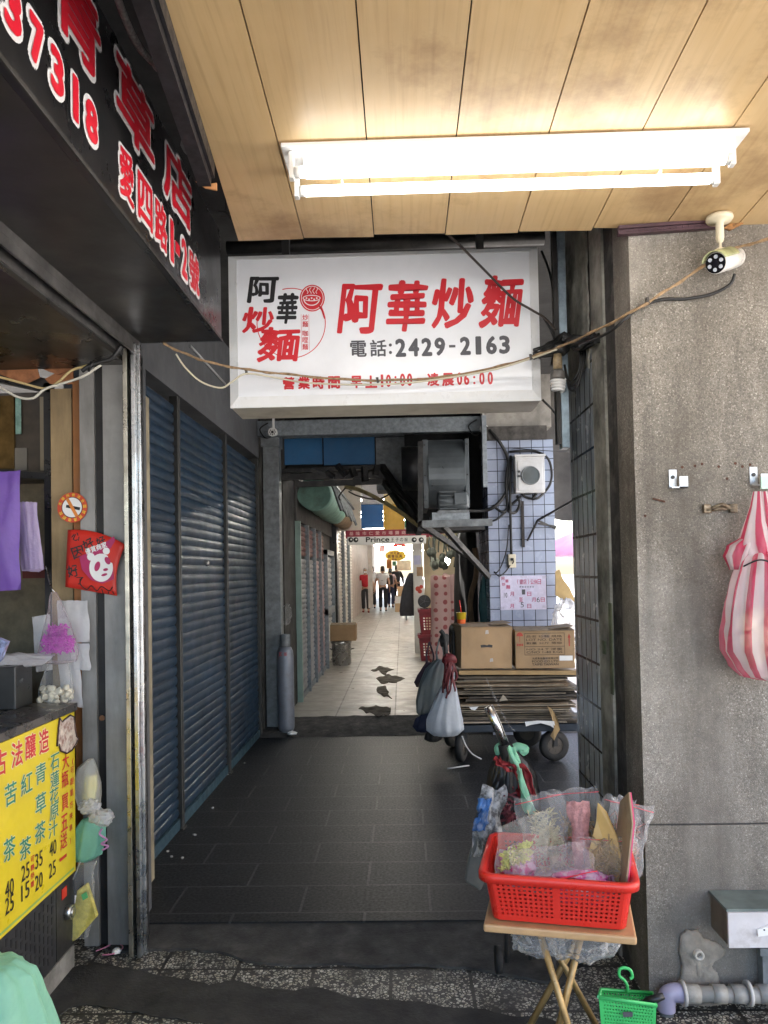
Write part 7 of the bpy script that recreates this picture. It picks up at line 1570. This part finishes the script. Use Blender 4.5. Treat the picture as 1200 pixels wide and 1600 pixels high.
# ------------------------------------------------------------------ street seen between the two columns
mb = MB()
def tarp(u, v):
    x = 1.42 + u * 2.2; return V((x, 8.0 + .12 * math.sin(u * 11) * v + .3 * u, 3.45 - v * (1.3 + .12 * math.sin(u * 9) - .1 * u)))
mb.grid(tarp, 30, 12); tag(mb.build("dark_tarp", mat("smoky_tarp", (.05, .045, .04), .7, var=.5, vs=4)), "smoky dark tarpaulin hung outside between the two tiled columns", "tarpaulin")
mb = MB(); mb.prism([PY(u, v, 6.95) for u, v in ((868, 893), (874, 890), (880, 905), (890, 918), (900, 940), (896, 946), (880, 938), (868, 930))], (0, .02, .0)); tag(mb.build("tan_wrap", mat("tan_wrap_paper", (.5, .34, .14), .6, var=.2)), "crumpled tan wrapping hanging at the right edge of the tiled column", "wrapping")
mb = MB(); crumple(mb, PY(886, 965, 6.9), (.12, .1, .16), 71, .3, 4); tag(mb.build("white_sack", m_filmw), "big whitish plastic sack behind the printed carton", "sack")
t = thing("street_parasol", "pink and white street parasol beyond the tiled column", "parasol", (2.6, 10, -.16))
mb = MB(); c = V((2.45, 10, 2.0)); mb.rings([[c + V((math.cos(a) * r, math.sin(a) * r, z_)) for a in [6.2832 * i / 16 for i in range(16)]] for r, z_ in ((.9, -.3), (.5, -.1), (.05, .1))], False, True); mb.build("canopy", mat("pink_canopy", (.7, .3, .5), .7, var=.3, vs=2), t); MB().cyl((2.45, 10, -.16), (2.45, 10, 1.9), .02, .02, 10).build("pole", m_galv, t)
t = thing("street_building", "pale building across the street seen through the gap", "building", (9.5, 8, -.16)); MB().box((8, -8, -.16), (12, 30, 9)).build("wall", mat("pale_facade", (.6, .58, .55), .8, var=.1, vs=1), t)
wins = []
for iz in range(2):
    for iy in range(10):
        y = -5 + iy * 3.4; z_ = 3.6 + iz * 2.8; MB().box((7.96, y, z_), (7.999, y + 1.5, z_ + 1.4)).build("window", mat("facade_glass", (.1, .12, .14), .1), t)
t = thing("scooter", "parked scooter glimpsed in the street gap", "scooter", (2.55, 9.2, -.16))
for y in (8.7, 9.9):
    mb = MB(); c = V((2.3, y, .06)); mb.rings([[c + V((da, math.cos(q) * dr, math.sin(q) * dr)) for q in [6.2832 * i / 24 for i in range(24)]] for dr, da in ((.14, -.04), (.2, -.05), (.22, 0), (.2, .05), (.14, .04))], True, False); mb.build("wheel", m_rubber, t)
mb = MB(); mb.rings([[V((2.3 + math.cos(q) * w_, y + 0, z_ + math.sin(q) * h_)) for q in [6.2832 * i / 16 for i in range(16)]] for y, z_, w_, h_ in ((8.6, .35, .08, .1), (8.8, .4, .14, .2), (9.2, .25, .15, .1), (9.5, .4, .16, .22), (10.0, .5, .13, .14), (10.15, .5, .05, .06))], True, True); mb.build("body", mat("scooter_grey", (.1, .1, .12), .3), t); MB().tube([V((2.3, 8.75, .3)), V((2.3, 8.9, .85))], .04, 10).tube([V((2.0, 8.92, .88)), V((2.6, 8.92, .88))], .02, 8).build("handlebar", m_black, t); MB().obox((2.3, 9.7, .66), (.26, .6, .1)).build("saddle", m_black, t, bevel=.03)

# ------------------------------------------------------------------ the walkers in the hall
def skin_mesh(name, verts, edges, radii, m, parent, root=0, sub=2):
    me = bpy.data.meshes.new(name); me.from_pydata([V(p) for p in verts], edges, []); me.materials.append(m)
    o = bpy.data.objects.new(name, me); C.objects.link(o)
    md = o.modifiers.new("skin", 'SKIN'); md.use_smooth_shade = True
    bm = bmesh.new(); bm.from_mesh(me); L = bm.verts.layers.skin.verify(); bm.verts.ensure_lookup_table()
    for i, r in enumerate(radii):
        r = r if isinstance(r, tuple) else (r, r); bm.verts[i][L].radius = r; bm.verts[i][L].use_root = (i == root)
    bm.to_mesh(me); bm.free()
    s_ = o.modifiers.new("smooth", 'SUBSURF'); s_.levels = s_.render_levels = sub
    o.parent = parent; ORG[o.name] = V((0, 0, 0)); return o
m_skin = mat("skin", (.5, .29, .2), .5, var=.06)
def person(label, loc, yaw, H, stride, shirt, trousers, hair, sleeve=.55, mask=True, arms=((.02, -.02), (.02, .02)), group=None, band=None, backpack=None, shoe=(.03, .03, .035)):
    t = thing("person", label, "person", loc); t.rotation_euler = (0, 0, yaw); ORG[t.name] = V((0, 0, 0))
    k = H / 1.7
    J = {}
    J['pel'] = (0, 0, .93); J['spi'] = (0, -.005, 1.06); J['che'] = (0, .0, 1.27); J['nec'] = (0, .01, 1.42); J['hb'] = (0, -.01, 1.5); J['hm'] = (0, -.015, 1.585); J['ht'] = (0, -.005, 1.655)
    for s_, n in ((-1, 'l'), (1, 'r')):
        f = stride * s_; ax, ay = arms[0] if s_ < 0 else arms[1]
        J[n + 'sh'] = (.165 * s_, .01, 1.37); J[n + 'el'] = ((.235 + ax) * s_, .03 + ay, 1.1); J[n + 'wr'] = ((.25 + ax * 1.2) * s_, -.06 + ay * 2, .87)
        J[n + 'hip'] = (.085 * s_, 0, .87); J[n + 'kn'] = (.095 * s_, -.02 - f * .5 - abs(f) * .1, .48); J[n + 'an'] = (.1 * s_, -f + .02, .09); J[n + 'to'] = (.115 * s_, -f - .13, .035); J[n + 'he'] = (.1 * s_, -f + .05, .05)
    ks = list(J); V_ = [V(J[x]) * k for x in ks]; ix = {x: i for i, x in enumerate(ks)}
    E = [('pel', 'spi'), ('spi', 'che'), ('che', 'nec'), ('nec', 'hb'), ('hb', 'hm'), ('hm', 'ht')]
    for n in 'lr': E += [('che', n + 'sh'), (n + 'sh', n + 'el'), (n + 'el', n + 'wr'), ('pel', n + 'hip'), (n + 'hip', n + 'kn'), (n + 'kn', n + 'an'), (n + 'an', n + 'to'), (n + 'an', n + 'he')]
    Rr = dict(pel=(.13, .1), spi=(.125, .095), che=(.145, .1), nec=.052, hb=.068, hm=.085, ht=.06)
    for n in 'lr': Rr.update({n + 'sh': .055, n + 'el': .04, n + 'wr': .026, n + 'hip': .085, n + 'kn': .055, n + 'an': .036, n + 'to': .03, n + 'he': .03})
    rad = [tuple(q * k for q in (Rr[x] if isinstance(Rr[x], tuple) else (Rr[x],) * 2)) for x in ks]; ed = [(ix[a], ix[b]) for a, b in E]
    # nose, and a palm with five fingers on each wrist
    V_.append(V((0, -.105, 1.56)) * k); rad.append((.014 * k,) * 2); ed.append((ix['hm'], len(V_) - 1))
    for s_, n in ((-1, 'l'), (1, 'r')):
        w_ = V(J[n + 'wr']); p = w_ + V((0, -.02, -.075)); V_.append(p * k); rad.append((.03 * k, .018 * k)); ed.append((ix[n + 'wr'], len(V_) - 1)); pi_ = len(V_) - 1
        for q, (dy, L) in enumerate(((-.03, .075), (-.01, .085), (.01, .08), (.03, .062))):
            b = p + V((.004 * s_, dy, -.02)); c = b + V((-.01 * s_, dy * .2, -L * .55)); e = c + V((-.018 * s_, 0, -L * .45)); V_ += [b * k, c * k, e * k]; rad += [(.0095 * k,) * 2, (.0085 * k,) * 2, (.007 * k,) * 2]; m_ = len(V_); ed += [(pi_, m_ - 3), (m_ - 3, m_ - 2), (m_ - 2, m_ - 1)]
        b = p + V((-.012 * s_, -.03, .03)); e = b + V((-.015 * s_, -.03, -.05)); V_ += [b * k, e * k]; rad += [(.011 * k,) * 2, (.009 * k,) * 2]; m_ = len(V_); ed += [(pi_, m_ - 2), (m_ - 2, m_ - 1)]
    skin_mesh("body", V_, ed, rad, m_skin, t)
    # clothes follow the joints a little outside the body
    g = .02
    vs = ['pel', 'spi', 'che', 'nec']; pts = [V(J[x]) * k for x in vs]; rd = [(.16 * k, .13 * k), (.152 * k, .125 * k), (.168 * k, .125 * k), (.065 * k,) * 2]; e2 = [(0, 1), (1, 2), (2, 3)]
    pts[3] = V((0, .008, 1.4)) * k
    for n in 'lr':
        a = V(J[n + 'sh']); b = a.lerp(V(J[n + 'el']), sleeve) if sleeve <= 1 else V(J[n + 'el']); pts += [a * k, b * k]; rd += [(.08 * k,) * 2, (.068 * k,) * 2]; m_ = len(pts); e2 += [(2, m_ - 2), (m_ - 2, m_ - 1)]
        if sleeve > 1: pts.append(V(J[n + 'wr']).lerp(V(J[n + 'el']), .1) * k); rd.append((.045 * k,) * 2); e2.append((m_ - 1, len(pts) - 1))
    skin_mesh("shirt", pts, e2, rd, shirt, t)
    pts = [V((0, 0, .97)) * k, V(J['pel']) * k]; rd = [(.145 * k, .115 * k), (.16 * k, .125 * k)]; e2 = [(0, 1)]
    for n in 'lr':
        m_ = len(pts); pts += [V(J[n + 'hip']) * k, V(J[n + 'kn']) * k, V(J[n + 'an']) * k + V((0, 0, .03))]; rd += [(.105 * k,) * 2, (.08 * k,) * 2, (.07 * k,) * 2]; e2 += [(1, m_), (m_, m_ + 1), (m_ + 1, m_ + 2)]
    skin_mesh("trousers", pts, e2, rd, trousers, t)
    for n in 'lr':
        skin_mesh("shoe", [V(J[n + 'he']) * k, V(J[n + 'an']) * k + V((0, -.03, -.045)), V(J[n + 'to']) * k + V((0, -.02, 0))], [(0, 1), (1, 2)], [(.04 * k,) * 2, (.045 * k,) * 2, (.036 * k,) * 2], mat("shoe_%s" % ("dark" if shoe[0] < .1 else "red"), shoe, .5), t)
    hp = [V((0, .035, 1.57)) * k, V((0, .015, 1.65)) * k, V((0, -.045, 1.68)) * k, V((0, .05, 1.5)) * k]; skin_mesh("hair", hp, [(0, 1), (1, 2), (0, 3)], [(.088 * k, .075 * k), (.085 * k, .07 * k), (.06 * k, .035 * k), (.06 * k, .04 * k)], hair, t)
    if mask: skin_mesh("face_mask", [V((-.055, -.07, 1.535)) * k, V((0, -.095, 1.53)) * k, V((.055, -.07, 1.535)) * k], [(0, 1), (1, 2)], [(.02 * k, .034 * k), (.026 * k, .04 * k), (.02 * k, .034 * k)], mat("mask_white", (.72, .74, .76), .7), t, 1)
    if band: skin_mesh("shirt_band", [V((0, -.002, 1.1)) * k, V((0, 0, 1.2)) * k], [(0, 1)], [(.167 * k, .137 * k), (.172 * k, .138 * k)], band, t)
    if backpack:
        mb = MB(); mb.obox((0, .2 * k, 1.2 * k), (.3 * k, .16 * k, .42 * k)); ob = mb.build("backpack", backpack, t, bevel=.05)
    return t
m_hg = mat("hair_grey", (.5, .48, .46), .6, var=.2, vs=30); m_hk = mat("hair_black", (.015, .014, .014), .5); m_tk = mat("trousers_black", (.018, .018, .022), .8, var=.2); m_tg = mat("trousers_charcoal", (.05, .05, .055), .8, var=.2)
def at_foot(u, v): p = PZ(u, v, .1); p.z = .1; return p
person("white-haired person in a red T-shirt, white mask and charcoal trousers walking this way", at_foot(572, 957), .0, 1.6, .14, mat("shirt_red", (.5, .015, .03), .75, var=.08), m_tg, m_hg, arms=((.06, -.0), (.06, .02)), shoe=(.3, .05, .05))
person("person seen from behind in a grey and white shirt and black trousers", at_foot(599, 955), math.pi, 1.66, .08, mat("shirt_white", (.62, .62, .64), .75, var=.06), m_tk, m_hk, mask=False, arms=((.0, .0), (.03, -.02)), band=mat("shirt_greyband", (.2, .2, .21), .75))
person("person in a white shirt and blue mask half hidden behind the red T-shirt", at_foot(582, 950.5), -.1, 1.68, .05, mat("shirt_offwhite", (.58, .58, .6), .75), m_tk, m_hk)
person("person in a pale pink top with a dark bag behind the grey shirt", at_foot(611, 949), math.pi - .2, 1.58, .1, mat("shirt_pink", (.5, .36, .36), .75), mat("trousers_navy", (.03, .035, .08), .8), m_hk, mask=False, backpack=m_rubber)
person("person all in black with a backpack farthest along the hall", at_foot(621, 944), math.pi, 1.72, .12, mat("shirt_black", (.02, .02, .022), .8), m_tk, m_hk, mask=False, sleeve=1.5, backpack=mat("backpack_grey", (.04, .045, .05), .7))
